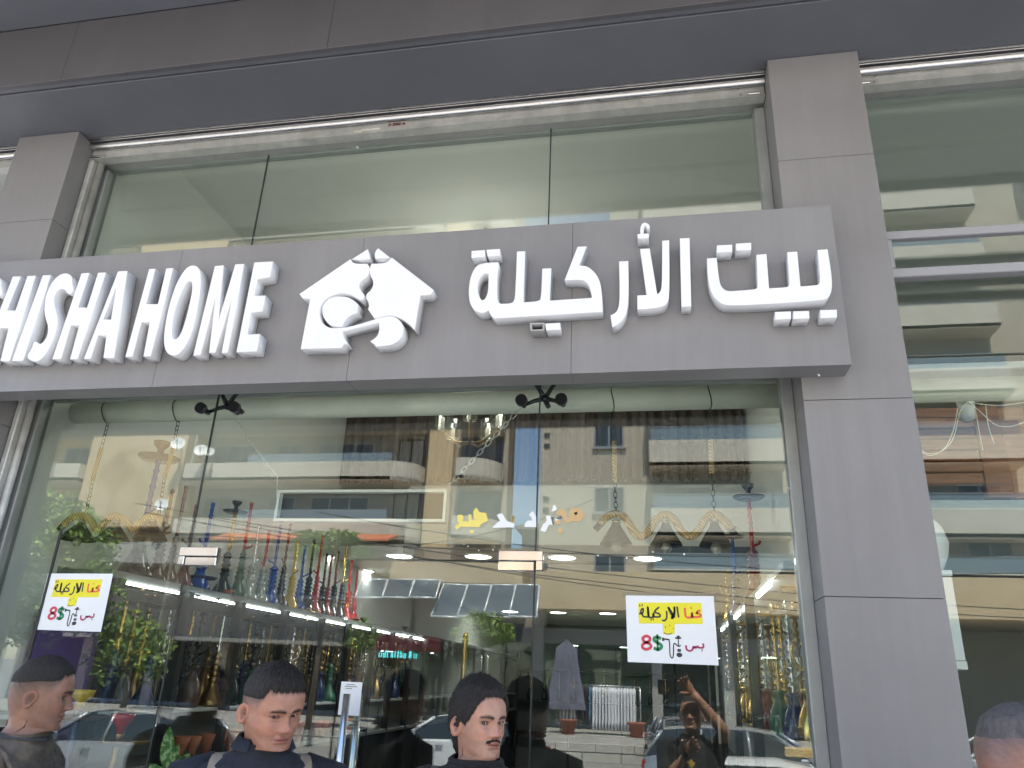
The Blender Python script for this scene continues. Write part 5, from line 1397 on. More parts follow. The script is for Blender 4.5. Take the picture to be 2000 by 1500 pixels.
def car(kind, loc, heading, paint, label, extra=None, name='parked_car'):
    K = KINDS[kind]; st = K['st']; rf = K['roof']
    M3 = Matrix.Rotation(heading, 3, 'Z'); L0 = Vector(loc)
    t = thing(name, loc, label, 'car', None)
    t.rotation_euler.z = heading
    def P(nm, mb, m, par=None, **k):
        me = mb.mesh(nm, m); o = bpy.data.objects.new(nm, me); C.objects.link(o); o.parent = par or t; return o
    # body shell: cross-section loops
    vs = []; fs = []
    for (x, zu, zb, wl, wb) in st:
        zm = zu + (zb - zu) * 0.45
        sec = [(0, zu), (wl * .85, zu), (wl, zu + .1), (wl * 1.01, zm), (wb * 1.0, zb - .04), (wb * .93, zb), (0, zb + 0.02)]
        sec = sec + [(-a, b) for a, b in reversed(sec[1:-1])]
        vs += [(x, a, b) for a, b in sec]
    n = 12; ns = len(st)
    for i in range(ns - 1):
        for k in range(n): fs.append((i*n+k, (i+1)*n+k, (i+1)*n+(k+1)%n, i*n+(k+1)%n))
    fs += [tuple(range(n)), tuple(reversed(range((ns-1)*n, ns*n)))]
    body = P('body', MB().add(vs, fs, 0, True), paint)
    body.modifiers.new('b', 'EDGE_SPLIT').split_angle = math.radians(42)
    # greenhouse: dark glass hull, painted roof on top, pillars
    vs = []; fs = []
    for (x, z, w_) in rf: vs += [(x, -w_, z), (x, w_, z)]
    ns2 = len(rf)
    belt = lambda x: (.98 if kind != 'sedan' else .95)
    for (x, z, w_) in rf: vs += [(x, -max(w_, .78), belt(x)), (x, max(w_, .78), belt(x))]
    o_ = 2 * ns2
    for i in range(ns2 - 1):
        fs.append((2*i, 2*i+1, 2*i+3, 2*i+2))
        fs.append((2*i, 2*i+2, o_+2*i+2, o_+2*i)); fs.append((2*i+1, o_+2*i+1, o_+2*i+3, 2*i+3))
    P('window_glass', MB().add(vs, fs), GLC)
    rr = rf[1:-1]
    vs = []; fs = []
    for (x, z, w_) in rr: vs += [(x, -w_ - .012, z - .03), (x, -w_ * .8, z + .02), (x, 0, z + .04), (x, w_ * .8, z + .02), (x, w_ + .012, z - .03)]
    for i in range(len(rr) - 1):
        for k in range(4): fs.append((i*5+k, i*5+k+1, (i+1)*5+k+1, (i+1)*5+k))
    P('roof', MB().add(vs, fs, 0, True), paint)
    pm = MB()
    for sg in (-1, 1):
        for (a, b) in ((0, 1), (len(rf) - 1, len(rf) - 2)):
            pm.tube([(rf[a][0], sg * (rf[a][2] + .01), rf[a][1]), (rf[b][0], sg * (rf[b][2] + .012), rf[b][1] - .01)], .035, 6)
        pm.tube([(.25, sg * .80, .97), (.3, sg * (rf[2][2] + .012), rf[2][1] - .02)], .03, 6)
        pm.tube([(1.2, sg * .80, .99), (1.15, sg * (rf[3][2] + .01), rf[3][1] - .03)], .03, 6)
    P('roof_pillars', pm, paint)['kind'] = 'stuff'
    xw = K['L'] / 2 - .75
    for (x, sg) in ((-xw, -1), (-xw, 1), (xw - .05, -1), (xw - .05, 1)):
        w_ = P('wheel', MB().tube([(x, sg * .68, .31), (x, sg * .88, .31)], .33, 22), BLACK)
        P('tyre', MB().tube([(x, sg * .7, .31), (x, sg * .895, .31)], .305, 22), TYRE, w_)
        P('rim', MB().tube([(x, sg * .86, .31), (x, sg * .902, .31)], .2, 10), RIM, w_)
    fx_ = st[0][0]; bx_ = st[-1][0]
    for sg in (-1, 1):
        P('headlight', MB().bbox(fx_ + .02, fx_ + .35, sg * .45, sg * .74, .62, .75, .03), LENS)
        P('tail_light', MB().bbox(bx_ - .2, bx_ - .0, sg * .5, sg * .78, .68, .9, .03), REDL)
        P('wing_mirror', MB().bbox(-.75, -.6, sg * .84, sg * 1.02, .98, 1.12, .03), paint)
        for x in (-.1, 1.0): P('door_handle', MB().bbox(x, x + .18, sg * .855, sg * .885, .86, .89, .005), RIM)
    P('number_plate', MB().bbox(bx_ - .01, bx_ + .02, -.26, .26, .62, .74, .004), mat('plate_dark', (.12, .13, .14), .5))
    P('bumper', MB().bbox(bx_ - .12, bx_ + .06, -.72, .72, .34, .56, .04), paint)
    P('front_bumper', MB().bbox(fx_ - .05, fx_ + .12, -.66, .66, .3, .5, .04), paint)
    if extra: extra(t, P)
    return t
SILV = mat('silver_paint', (0.45, 0.47, 0.5), 0.25, 0.5, coat=0.6); WHT = mat('white_paint', (0.75, 0.76, 0.76), 0.3, coat=0.6); GRYP = mat('grey_blue_paint', (0.3, 0.32, 0.36), 0.25, 0.5, coat=0.6)
p = rp(842, 1384, 13.8)
car('hatch', (p.x + 0.25, -15.2, RZ), math.radians(12), WHT, 'silvery white hatchback facing left, behind the third man')
p = rp(1330, 1393, 18.5)
car('sedan', (p.x + 0.2, -20.6, RZ), math.radians(78) + PI, GRYP, 'grey saloon seen from behind beyond the photographer')
p = rp(1490, 1400, 13.5)
car('wagon', (p.x + 0.1, -14.0, RZ), math.radians(10) + PI, SILV, 'silver estate car with a long white roof at the right of the glass')
def taxi_sign(t, P):
    P('roof_sign', MB().bbox(-.2, .2, -.09, .09, 1.5, 1.6, .01), mat('sign_tan', (.55, .38, .15), .5))
car('sedan', (rp(1530, 1470, 7.4).x + 0.3, -8.0, RZ), math.radians(6) + PI, WHT, 'white saloon close to the shop with a small roof sign', taxi_sign)
car('wagon', (6.9, -16.5, RZ), math.radians(4), WHT, 'white van-like car mirrored in the next shop window')
car('hatch', (rp(200, 1390, 9).x - 0.6, -10.5, RZ), math.radians(4), SILV, 'dark windowed silver car behind the first man')
p = rp(1167, 1490, 12)
t = thing('traffic_post', (p.x, -12, RZ), 'orange and white striped traffic post on the road', 'traffic post')
part('post', MB().lathe([(0.12, 0), (0.12, 0.04), (0.06, 0.05), (0.045, 0.75), (0.02, 0.78)], (p.x, -12, RZ), 14), mat('post_orange', (0.7, 0.14, 0.06), 0.6), t)
for zz in (0.25, 0.48): part('band', MB().lathe([(0.062 - zz * 0.012, zz), (0.06 - zz * 0.012, zz + 0.12)], (p.x, -12, RZ), 14), WSH, t)

# ---------------- neighbouring shop to the right
NB = thing('next_shop', (2.6, 0.2, 0), 'neighbouring shop window with timber panels right of the grey pillar', 'shop')
NX0, NX1 = PX1 + 0.003, 4.54
part('glass_pane', MB().box(NX0, NX1, -0.005, 0.005, 0, ZT + 0.02), GLASS, NB)
part('glass_pane', MB().box(NX0, NX1, -0.005, 0.005, ZT + 0.03, ZS - 0.09), GLASS, NB)
part('shop_floor', MB().box(0.864, NX1, 0.05, 8, -0.1, 0), TILE, NB)
part('back_wall', MB().box(0.864, NX1, 8, 8.1, 0, 4.6), INWALL_D, NB)
part('side_wall', MB().box(NX1, NX1 + 0.1, 0.05, 8, 0, 4.6), INWALL, NB)
part('side_wall', MB().box(0.853, 0.862, 0.1, 8, 0, 4.6), INWALL, NB)
part('upper_ceiling', MB().box(0.864, NX1, 0.05, 8, 4.6, 4.7), INWALL, NB)
part('lintel', MB().bbox(0.864, NX1, 0.12, 0.2, at(1900, 728, Y=0.15).z, at(1900, 722, Y=0.15).z + 0.02, 0.004), FRAME_G, NB)
nz = at(1850, 762, Y=0.3).z
part('pipe', MB().tube([(0.864, 0.3, nz), (NX1, 0.3, nz)], 0.05, 18), PIPE, NB)
WOOD = [mat('timber_a', (0.27, 0.105, 0.05), 0.6, var=0.35, scale=5, stretch=(1, 1, 12)), mat('timber_b', (0.2, 0.075, 0.035), 0.6, var=0.35, scale=5, stretch=(1, 1, 12)), mat('timber_c', (0.34, 0.15, 0.08), 0.6, var=0.3, scale=5, stretch=(1, 1, 12))]
z_hi, z_lo = at(1850, 795, Y=0.8).z, at(1850, 945, Y=0.8).z
n = 7
for i in range(n):
    za_ = z_lo + (z_hi - z_lo) * i / n; zb_ = z_lo + (z_hi - z_lo) * (i + 1) / n
    part('timber_board', MB().bbox(0.866, at(1915, 900, Y=0.8).x, 0.8 - 0.01 * (i % 2), 0.85, za_ + 0.003, zb_ - 0.003, 0.003), WOOD[i % 3], NB)
for i in range(9):
    xa = at(1917, 900, Y=0.85).x + i * 0.12
    part('timber_board', MB().bbox(xa, xa + 0.11, 0.85 + 0.03 * (i % 2), 0.9, z_lo - 0.05, z_hi + 0.02, 0.003), WOOD[(i * 2) % 3], NB)
part('ceiling', MB().box(0.866, NX1, 0.86, 8, z_lo - 0.1, z_lo - 0.06), INWALL_D, NB)
# white light box and helmet-like ball on it
a, b = at(1815, 1113, Y=0.25), at(1862, 1113, Y=0.25)
t = thing('white_lightbox', (a.x, 0.25, at(1885, 1308, Y=0.25).z), 'tall narrow white box standing behind the next shop window', 'light box')
z_t, z_b = a.z, at(1880, 1308, Y=0.25).z
part('box_body', MB().bbox(NX0 - 0.02, at(1865, 1160, Y=0.25).x, 0.25, 0.35, z_b + 0.03, z_t - 0.025, 0.003), mat('white_box', (0.78, 0.8, 0.8), 0.35), t)
part('end_strip', MB().bbox(NX0 - 0.022, at(1865, 1160, Y=0.25).x + 0.002, 0.247, 0.352, z_t - 0.022, z_t, 0.002), WHM, t)
part('end_strip', MB().bbox(NX0 - 0.022, at(1865, 1160, Y=0.25).x + 0.002, 0.247, 0.352, z_b, z_b + 0.028, 0.002), WHM, t)
c = at(1815, 1062, Y=0.3)
solo('white_jug', MB().lathe([(0.05, z_t + 0.001 - c.z), (0.075, -0.05), (0.085, 0.0), (0.07, 0.06), (0.035, 0.1), (0.02, 0.13)], (c.x - 0.02, 0.3, c.z), 22), mat('jug_white', (0.7, 0.7, 0.66), 0.3), 'white rounded jug standing on the white box', 'jug')
# spotlight and fairy lights
a = at(1885, 785, Y=0.36); b = at(1890, 815, Y=0.42)
t = thing('spotlight', a, 'white cylindrical spotlight under the pipe of the next shop', 'spotlight')
part('lamp_body', MB().tube([a + Vector((0, 0, 0.01)), b], 0.032, 18), WHM, t)
part('lamp_rim', MB().tube([b, b + (b - a).normalized() * 0.006], 0.026, 18), DARKMET, t)
part('bracket', MB().tube([a, (a.x, 0.3, nz - 0.05)], 0.01, 6), WHM, t)
FW = mat('fairy_wire', (0.75, 0.7, 0.6), 0.5)
def wire(pxs, Y, r=0.0016):
    P = [at(x, y, Y=Y) for x, y in pxs]; o = []
    for i in range(len(P) - 1):
        a_, b_, c_, d_ = P[max(0, i-1)], P[i], P[i+1], P[min(len(P)-1, i+2)]
        for k in range(5):
            u = k / 5; o.append(0.5 * ((2*b_) + (c_-a_)*u + (2*a_-5*b_+4*c_-d_)*u*u + (3*b_-a_-3*c_+d_)*u**3))
    o.append(P[-1]); return o
t = thing('fairy_lights', at(1830, 850, Y=0.2), 'tangled pale fairy light wire drooping inside the next shop window', 'fairy lights')
mb = MB(); bl = MB()
for pts in ([(1778, 845), (1800, 880), (1830, 885), (1860, 860), (1875, 805), (1890, 785)], [(1785, 870), (1815, 890), (1845, 875), (1862, 840), (1870, 800)], [(1890, 785), (1910, 800), (1950, 832), (2000, 825), (2040, 790)], [(1900, 787), (1950, 792), (2010, 785)], [(1905, 800), (1912, 840), (1920, 880)], [(1925, 790), (1930, 830), (1942, 868)], [(1780, 800), (1776, 830), (1785, 870), (1780, 950)]):
    w_ = wire(pts, 0.2); mb.tube(w_, 0.0015, 5)
    for k in range(2, len(w_), 6): bl.sphere(w_[k], 0.004, 6, 4)
part('wire', mb, FW, t, kind='stuff'); part('tiny_bulbs', bl, mat('tiny_bulb', (0.8, 0.55, 0.2), 0.2), t, kind='stuff')
# open sign frame in front of the next window
yA = -0.12
t = thing('sign_frame', at(1720, 500, Y=yA), 'empty grey metal sign frame fixed across the next shop window', 'frame')
fa1 = at(1720, 452, Y=yA); fa2 = at(1728, 512, Y=yA); fb2 = at(1732, 548, Y=yA)
xL = PX1 + 0.012
h1, h2 = at(1730, 452, Y=yA).z, at(1732, 478, Y=yA).z
l1, l2 = at(1735, 515, Y=yA).z, at(1737, 543, Y=yA).z
FM = mat('frame_tube', (0.33, 0.33, 0.35), 0.4, 0.2)
part('top_bar', MB().bbox(xL, 4.5, yA, yA + 0.03, h1 - 0.035, h1, 0.003), FM, t)
part('bottom_bar', MB().bbox(xL, 4.5, yA, yA + 0.03, l2 + 0.002, l2 + 0.04, 0.003), FM, t)
part('upright', MB().bbox(xL, xL + 0.028, yA + 0.001, yA + 0.029, l2 + 0.041, h1 - 0.036, 0.003), FM, t)
for k in range(3): part('upright', MB().bbox(1.9 + k, 1.928 + k, yA + 0.001, yA + 0.029, l2 + 0.041, h1 - 0.036, 0.003), FM, t)
part('back_bar', MB().bbox(xL, 4.5, -0.05, -0.02, l2 + 0.03, l2 + 0.06, 0.003), FM, t)
for zz in (h1 - 0.02, l2 + 0.02): part('wall_bracket', MB().box(xL - 0.009, xL + 0.004, yA, -0.02, zz - 0.012, zz + 0.012), DARKMET, t)
# cable stub under the sign
p = at(1590, 728, Y=-0.215)
solo('wire_stub', MB().tube([(p.x, -0.215, p.z + 0.03), (p.x + 0.004, -0.225, p.z), (p.x + 0.012, -0.235, p.z - 0.02)], 0.0035, 8), WHM, 'short white wire end poking out under the sign near the pillar', 'wire')
# pendant ceiling rose seen in the upper window
a = at(951, 414, Y=1.5)
t = thing('pendant_lamp', a, 'grey ceiling rose with a thin rod in the upper window', 'ceiling lamp')
part('ceiling_rose', MB().lathe([(0.075, 0.0), (0.075, -0.012), (0.02, -0.03)], a, 18), STEEL_D, t)
part('rod', MB().tube([a, (a.x, a.y, a.z - 0.5)], 0.012, 8), STEEL_D, t)
# ================================================================== people
def lerp(a, b, t): return a + (b - a) * t
def interp(tab, x):
    """piecewise smooth interpolation of [(x, v)...]"""
    n = len(tab)
    if x <= tab[0][0]: return tab[0][1]
    if x >= tab[-1][0]: return tab[-1][1]
    i = 0
    while x > tab[i+1][0]: i += 1
    def slope(k):
        if k == 0: return (tab[1][1] - tab[0][1]) / (tab[1][0] - tab[0][0])
        if k == n - 1: return (tab[-1][1] - tab[-2][1]) / (tab[-1][0] - tab[-2][0])
        h0, h1 = tab[k][0] - tab[k-1][0], tab[k+1][0] - tab[k][0]
        d0, d1 = (tab[k][1] - tab[k-1][1]) / h0, (tab[k+1][1] - tab[k][1]) / h1
        if d0 * d1 <= 0: return 0.0
        w1, w2 = 2 * h1 + h0, h1 + 2 * h0
        return (w1 + w2) / (w1 / d0 + w2 / d1)
    (a, va), (b, vb) = tab[i], tab[i+1]; h = b - a; t = (x - a) / h
    return (2*t**3 - 3*t*t + 1) * va + (t**3 - 2*t*t + t) * h * slope(i) + (3*t*t - 2*t**3) * vb + (t**3 - t*t) * h * slope(i+1)
def linterp(tab, x):
    if x <= tab[0][0]: return tab[0][1]
    for (a, va), (b, vb) in zip(tab[:-1], tab[1:]):
        if x <= b: return va + (vb - va) * (x - a) / (b - a)
    return tab[-1][1]
def g(x, s): return math.exp(-(x / s) ** 2)
def sst(a, b, x):
    t = max(0.0, min(1.0, (x - a) / (b - a))); return t * t * (3 - 2 * t)

HH = 0.232    # chin to crown
# all tables in metres above the chin; face looks along +y of the head, x to its left/right
FRONT = [(-0.075, 0.040), (-0.05, 0.038), (-0.03, 0.040), (-0.014, 0.047), (-0.006, 0.068), (0.0, 0.085), (0.010, 0.0905), (0.03, 0.0915), (0.05, 0.0915), (0.075, 0.091), (0.092, 0.0905), (0.105, 0.0905), (0.118, 0.0955), (0.130, 0.0975), (0.15, 0.0965), (0.172, 0.090), (0.195, 0.076), (0.213, 0.055), (0.225, 0.033), (0.230, 0.018), (0.232, 0.002)]
BACK = [(-0.075, 0.068), (-0.05, 0.066), (-0.02, 0.066), (0.01, 0.067), (0.03, 0.071), (0.05, 0.079), (0.075, 0.089), (0.1, 0.097), (0.13, 0.101), (0.155, 0.098), (0.18, 0.086), (0.2, 0.075), (0.216, 0.053), (0.226, 0.032), (0.230, 0.018), (0.232, 0.002)]
HALF = [(-0.075, 0.057), (-0.05, 0.0535), (-0.03, 0.0525), (-0.012, 0.0535), (0.0, 0.0575), (0.012, 0.0605), (0.03, 0.0635), (0.05, 0.0675), (0.075, 0.0715), (0.1, 0.0745), (0.13, 0.0775), (0.155, 0.077), (0.178, 0.069), (0.197, 0.060), (0.213, 0.046), (0.225, 0.029), (0.230, 0.016), (0.232, 0.002)]
NZ = [(0.060, 0.0), (0.066, 0.006), (0.0685, 0.0135), (0.073, 0.0215), (0.080, 0.0225), (0.088, 0.0165), (0.1, 0.0105), (0.112, 0.006), (0.122, 0.002), (0.132, 0.0)]
NWID = [(0.060, 0.016), (0.070, 0.0165), (0.080, 0.0135), (0.092, 0.0095), (0.11, 0.0085), (0.13, 0.014)]
ZE, XE = 0.1085, 0.0315      # eyes

def face_disp(x, z, P):
    """forward displacement of the face at lateral x and height z"""
    ax = abs(x); d = 0.0
    nz = interp(NZ, z) * P.get('nose', 1.0)
    d += nz * g(x, interp(NWID, z) * P.get('nosew', 1.0)) 
    # nostril wings
    d += 0.0085 * g(ax - 0.0125 * P.get('nosew', 1.0), 0.0052) * g(z - 0.0735, 0.0062)
    d -= 0.004 * g(ax - 0.006, 0.0035) * g(z - 0.0655, 0.0028)
    # brow ridge, sockets
    d += 0.0045 * g(z - 0.1255, 0.0075) * g(ax - 0.03, 0.026)
    d -= 0.0105 * g(ax - 0.0305, 0.0155) * g(z - 0.1085, 0.0125)
    d -= 0.004 * g(ax - 0.0165, 0.006) * g(z - 0.108, 0.012)
    # lids
    d += 0.0042 * g(ax - XE, 0.0135) * g(z - ZE - 0.0072 * (1 - ((ax - XE) / 0.02) ** 2 * 0.6), 0.0028)
    d += 0.0030 * g(ax - XE, 0.0125) * g(z - ZE + 0.0072 * (1 - ((ax - XE) / 0.02) ** 2 * 0.6), 0.0030)
    if P.get('frown'): 
        d += 0.0011 * (g(z - 0.146, 0.0022) + g(z - 0.156, 0.0022)) * g(x, 0.03) - 0.001 * (g(z - 0.151, 0.0018) + g(z - 0.161, 0.0018)) * g(x, 0.03) - 0.002 * g(ax - 0.006, 0.002) * g(z - 0.13, 0.008)
    d -= 0.0028 * g(ax - 0.030 , 0.014) * g(z - 0.0945 + 0.1 * (ax - 0.03), 0.0022)
    # cheeks
    d += 0.0048 * g(ax - 0.043, 0.018) * g(z - 0.083, 0.017)
    d -= 0.0035 * g(ax - 0.044, 0.016) * g(z - 0.045, 0.018) * P.get('lean', 1.0)
    # nasolabial fold
    xf = 0.019 + (0.072 - z) * 0.32
    d -= 0.0022 * g(ax - xf, 0.0038) * sst(0.036, 0.045, z) * (1 - sst(0.066, 0.076, z))
    # lips
    mw = P.get('mouthw', 0.0245)
    lm = max(0.0, 1 - (ax / mw) ** 2)
    d += 0.0058 * math.sqrt(lm) * g(z - 0.0510 + 0.002 * g(x, 0.004), 0.0042)
    d += 0.0066 * math.sqrt(lm) * g(z - 0.0405, 0.0048)
    d -= 0.0062 * (lm ** 0.35) * g(z - 0.0458 - P.get('smile', 0) * ax, 0.0014)
    d -= 0.0015 * g(x, 0.0035) * sst(0.053, 0.058, z) * (1 - sst(0.062, 0.066, z))
    d -= 0.0038 * g(x, 0.02) * g(z - 0.030, 0.006)
    d += 0.004 * g(x, 0.017) * g(z - 0.013, 0.011)
    return d

def eye_hole(ax, z):
    """almond opening: negative inside"""
    u = (ax - XE) / 0.0145
    if abs(u) >= 1: return 1.0
    up = 0.0050 * (1 - u * u) ** 0.8; lo = 0.0042 * (1 - u * u)
    zz = z - ZE - 0.0012 * u
    return (zz / up if zz > 0 else -zz / lo) - 1.0

def head_point(z, ph, P):
    """ph = 0 front .. pi back, signed; z above chin"""
    wf = P.get('w', 1.0)
    sx_ = math.sin(ph); cy_ = math.cos(ph)
    hw = interp(HALF, z) * wf
    # the jaw line climbs from the chin towards the ear
    zj = z - 0.036 * sst(0.35, 1.45, abs(ph)) * (1 - sst(0.035, 0.095, z))
    hw = interp(HALF, zj) * wf * (1 + (P.get('jaw', 1.0) - 1) * sst(-0.01, 0.02, zj) * (1 - sst(0.06, 0.11, z)))
    f = interp(FRONT, zj); b = interp(BACK, z)
    if P.get('fat') and z < 0.02: f += 0.012 * g(z + 0.02, 0.02)
    ex = 0.86 if cy_ > 0 else 0.95
    x = hw * math.copysign(abs(sx_) ** ex, sx_)
    ey = 0.80 if z > 0.0 else 0.9
    if cy_ > 0:
        # blend of full ellipse with flatter face front
        y = f * (cy_ ** ey)
        if 0 < z < 0.075:      # V-shaped jaw line
            k = (1 - z / 0.075); ax = abs(x) / hw
            y -= 0.012 * k * ax * ax
    else:
        y = -b * (abs(cy_) ** 0.92)
    if cy_ > 0:
        w_ = sst(0.0, 0.35, cy_)
        y += face_disp(x, z, P) * w_
    return x, y

def head_mesh(P):
    """rings from the neck base to the crown, with colours; returns verts, faces, colours (skin, hair, lip, dark)"""
    zs = []
    z = -0.075 + P.get('raise', 0.0)
    while z < HH - 0.0005:
        zs.append(z)
        if z < -0.02: z += 0.008
        elif z < 0.03: z += 0.0026
        elif z < 0.125: z += 0.00165
        elif z < 0.16: z += 0.004
        elif z < 0.2: z += 0.005
        else: z += 0.003
    zs.append(HH)
    # angles: dense at front
    A = []
    n = 110
    for i in range(n):
        u = i / n * 2 - 1
        ph = PI * (0.42 * u + 0.58 * u * abs(u) ** 1.1)
        A.append(ph)
    vs = []; cols = []
    for z in zs:
        for ph in A:
            x, y = head_point(z, ph, P)
            vs.append([x, y, z])
            cols.append(head_colour(x, y, z, ph, P))
    # push eye openings in
    for i, v in enumerate(vs):
        if v[1] > 0.03:
            e = eye_hole(abs(v[0]), v[2])
            if e < 0: v[1] -= 0.010 * min(1, -e * 4); cols[i] = (0.25, 0.1, 0.08)
            elif e < 0.25 and abs(abs(v[0]) - XE) < 0.0145 and v[2] > ZE: cols[i] = tuple(c * 0.35 for c in cols[i])
    fs = []
    m = len(A)
    for i in range(len(zs) - 1):
        for k in range(m):
            k2 = (k + 1) % m
            fs.append((i*m+k, i*m+k2, (i+1)*m+k2, (i+1)*m+k))
    fs.append(tuple((len(zs)-1)*m + k for k in range(m)))
    return vs, fs, cols, zs, A

def hairline(ph, P):
    """height above the chin where hair begins at angle ph"""
    a = abs(ph)
    tab = P.get('hairline', [(0.0, 0.176), (0.55, 0.172), (0.8, 0.160), (1.0, 0.135), (1.25, 0.105), (1.5, 0.098), (1.7, 0.075), (2.1, 0.035), (3.15, 0.012)])
    return linterp(tab, a)
def fade(ph, z, P):
    """how dense the hair is there: 0 none .. 1 full"""
    h0 = hairline(ph, P)
    h0 += 0.0014 * math.sin(ph * 31) + 0.0012 * math.sin(ph * 53 + 1)
    if z < h0: return 0.0
    a = abs(ph)
    if P.get('fade') and a > 0.7:
        top = max(P.get('fadetop', 0.165), h0 + 0.022)
        return 0.25 * sst(h0, h0 + 0.012, z) + 0.75 * sst(h0 + 0.01, top, z)
    return sst(h0 - 0.001, h0 + 0.011, z)
def head_colour(x, y, z, ph, P):
    sk = Vector(P.get('skin', (0.42, 0.22, 0.14))); ax = abs(x)
    c = sk.copy()
    r_ = math.sin(x * 90 + z * 60) * math.sin(z * 110 - x * 75 + y * 50)
    c *= 1 + 0.04 * r_
    front = sst(0.02, 0.05, y)
    # redder cheeks and nose
    red = (0.5 * g(ax - 0.042, 0.018) * g(z - 0.078, 0.018) + 0.6 * g(x, 0.014) * g(z - 0.078, 0.014)) * front
    c = Vector((c.x * (1 + 0.12 * red), c.y * (1 - 0.12 * red), c.z * (1 - 0.12 * red)))
    # beard shadow
    bd = P.get('beard', 0.25) * sst(-0.02, 0.0, z) * (1 - sst(0.052, 0.066, z)) * sst(0.0, 0.02, y + 0.02)
    bd = max(bd, P.get('beard', 0.25) * g(z - 0.058, 0.006) * g(x, 0.022) * front, 0.7 * P.get('beard', 0.25) * sst(0.9, 1.15, abs(ph)) * (1 - sst(1.5, 1.65, abs(ph))) * sst(0.0, 0.03, z) * (1 - sst(0.09, 0.12, z)))
    c = c.lerp(Vector((0.09, 0.06, 0.05)), bd * 0.75)
    # eye area darker skin
    c = c * (1 - 0.28 * g(ax - 0.03, 0.017) * g(z - 0.103, 0.012) * front)
    # lips
    mw = P.get('mouthw', 0.0245)
    if y > 0.05 and ax < mw:
        e = math.sqrt(max(0, 1 - (ax / mw) ** 2))
        li = g(z - 0.0455, 0.0088 * e + 0.0005) if e > 0 else 0
        li = sst(0.25, 0.6, li)
        c = c.lerp(Vector((0.36, 0.12, 0.10)), li * 0.75)
        c = c * (1 - 0.7 * g(z - 0.0458, 0.0013) * e)
    # nostrils
    c = c * (1 - 0.75 * g(ax - 0.0065, 0.0038) * g(z - 0.0655, 0.0022) * front)
    # eyebrows
    u = (ax - 0.031) / 0.0205
    if abs(u) < 1.15 and y > 0.03:
        zb = 0.1252 + P.get('browtilt', 0.0) * u + 0.0035 * (1 - (u - 0.2) ** 2) - 0.002
        th = 0.0042 * (1.15 - max(0, u) * 0.55) 
        br = g(z - zb, th) * sst(1.15, 0.85, abs(u)) if abs(u) < 1.15 else 0
        c = c.lerp(Vector((0.02, 0.014, 0.012)), min(1, br * 1.4) * 0.95)
    # hair
    f = fade(ph, z, P)
    hc = Vector(P.get('hair', (0.02, 0.016, 0.015)))
    nz = 0.5 + 0.5 * math.sin(x * 900 + z * 700) * math.sin(y * 800 - z * 500)
    c = c.lerp(hc, min(1, f * (0.8 + 0.2 * nz)) * 0.96)
    return tuple(c)

SKM = {}
def vcol_mat(name, rough, sss=0.0, bump=0.0, bscale=400):
    m = bpy.data.materials.new(name); m.use_nodes = True
    n = m.node_tree.nodes; l = m.node_tree.links; b = n['Principled BSDF']
    at_ = n.new('ShaderNodeVertexColor'); at_.layer_name = 'tone'
    tn = n.new('ShaderNodeTexNoise'); tn.inputs['Scale'].default_value = 38; tn.inputs['Detail'].default_value = 6; tn.inputs['Roughness'].default_value = 0.7
    tcc = n.new('ShaderNodeTexCoord'); l.new(tcc.outputs['Object'], tn.inputs['Vector'])
    mr = n.new('ShaderNodeMapRange'); mr.inputs[1].default_value = 0.3; mr.inputs[2].default_value = 0.7; mr.inputs[3].default_value = 0.84; mr.inputs[4].default_value = 1.14; l.new(tn.outputs[0], mr.inputs[0])
    vm = n.new('ShaderNodeVectorMath'); vm.operation = 'SCALE'; l.new(at_.outputs[0], vm.inputs[0]); l.new(mr.outputs[0], vm.inputs['Scale'])
    l.new(vm.outputs[0], b.inputs['Base Color'])
    b.inputs['Roughness'].default_value = rough
    if sss:
        b.inputs['Subsurface Weight'].default_value = sss; b.inputs['Subsurface Radius'].default_value = (1.0, 0.35, 0.2); b.inputs['Subsurface Scale'].default_value = 0.006
    if bump:
        tc = n.new('ShaderNodeTexCoord'); t2 = n.new('ShaderNodeTexNoise'); t2.inputs['Scale'].default_value = bscale; t2.inputs['Detail'].default_value = 3
        bp = n.new('ShaderNodeBump'); bp.inputs['Strength'].default_value = bump; bp.inputs['Distance'].default_value = 0.001
        l.new(tc.outputs['Object'], t2.inputs['Vector']); l.new(t2.outputs[0], bp.inputs['Height']); l.new(bp.outputs[0], b.inputs['Normal'])
    return m
SKIN = vcol_mat('skin', 0.44, 0.2, 0.4)
EYEW = mat('eye_white', (0.62, 0.58, 0.55), 0.15); IRIS = mat('iris_brown', (0.05, 0.025, 0.015), 0.08)
HAIRM = mat('black_hair', (0.02, 0.016, 0.014), 0.75, var=0.4, scale=120, bump=0.6, bscale=260, stretch=(1, 1, 0.35))

def tapered(path, radii, n=14, squash=1.0):
    """limb surface with a rounded end"""
    return MB().tube(path, radii, n)

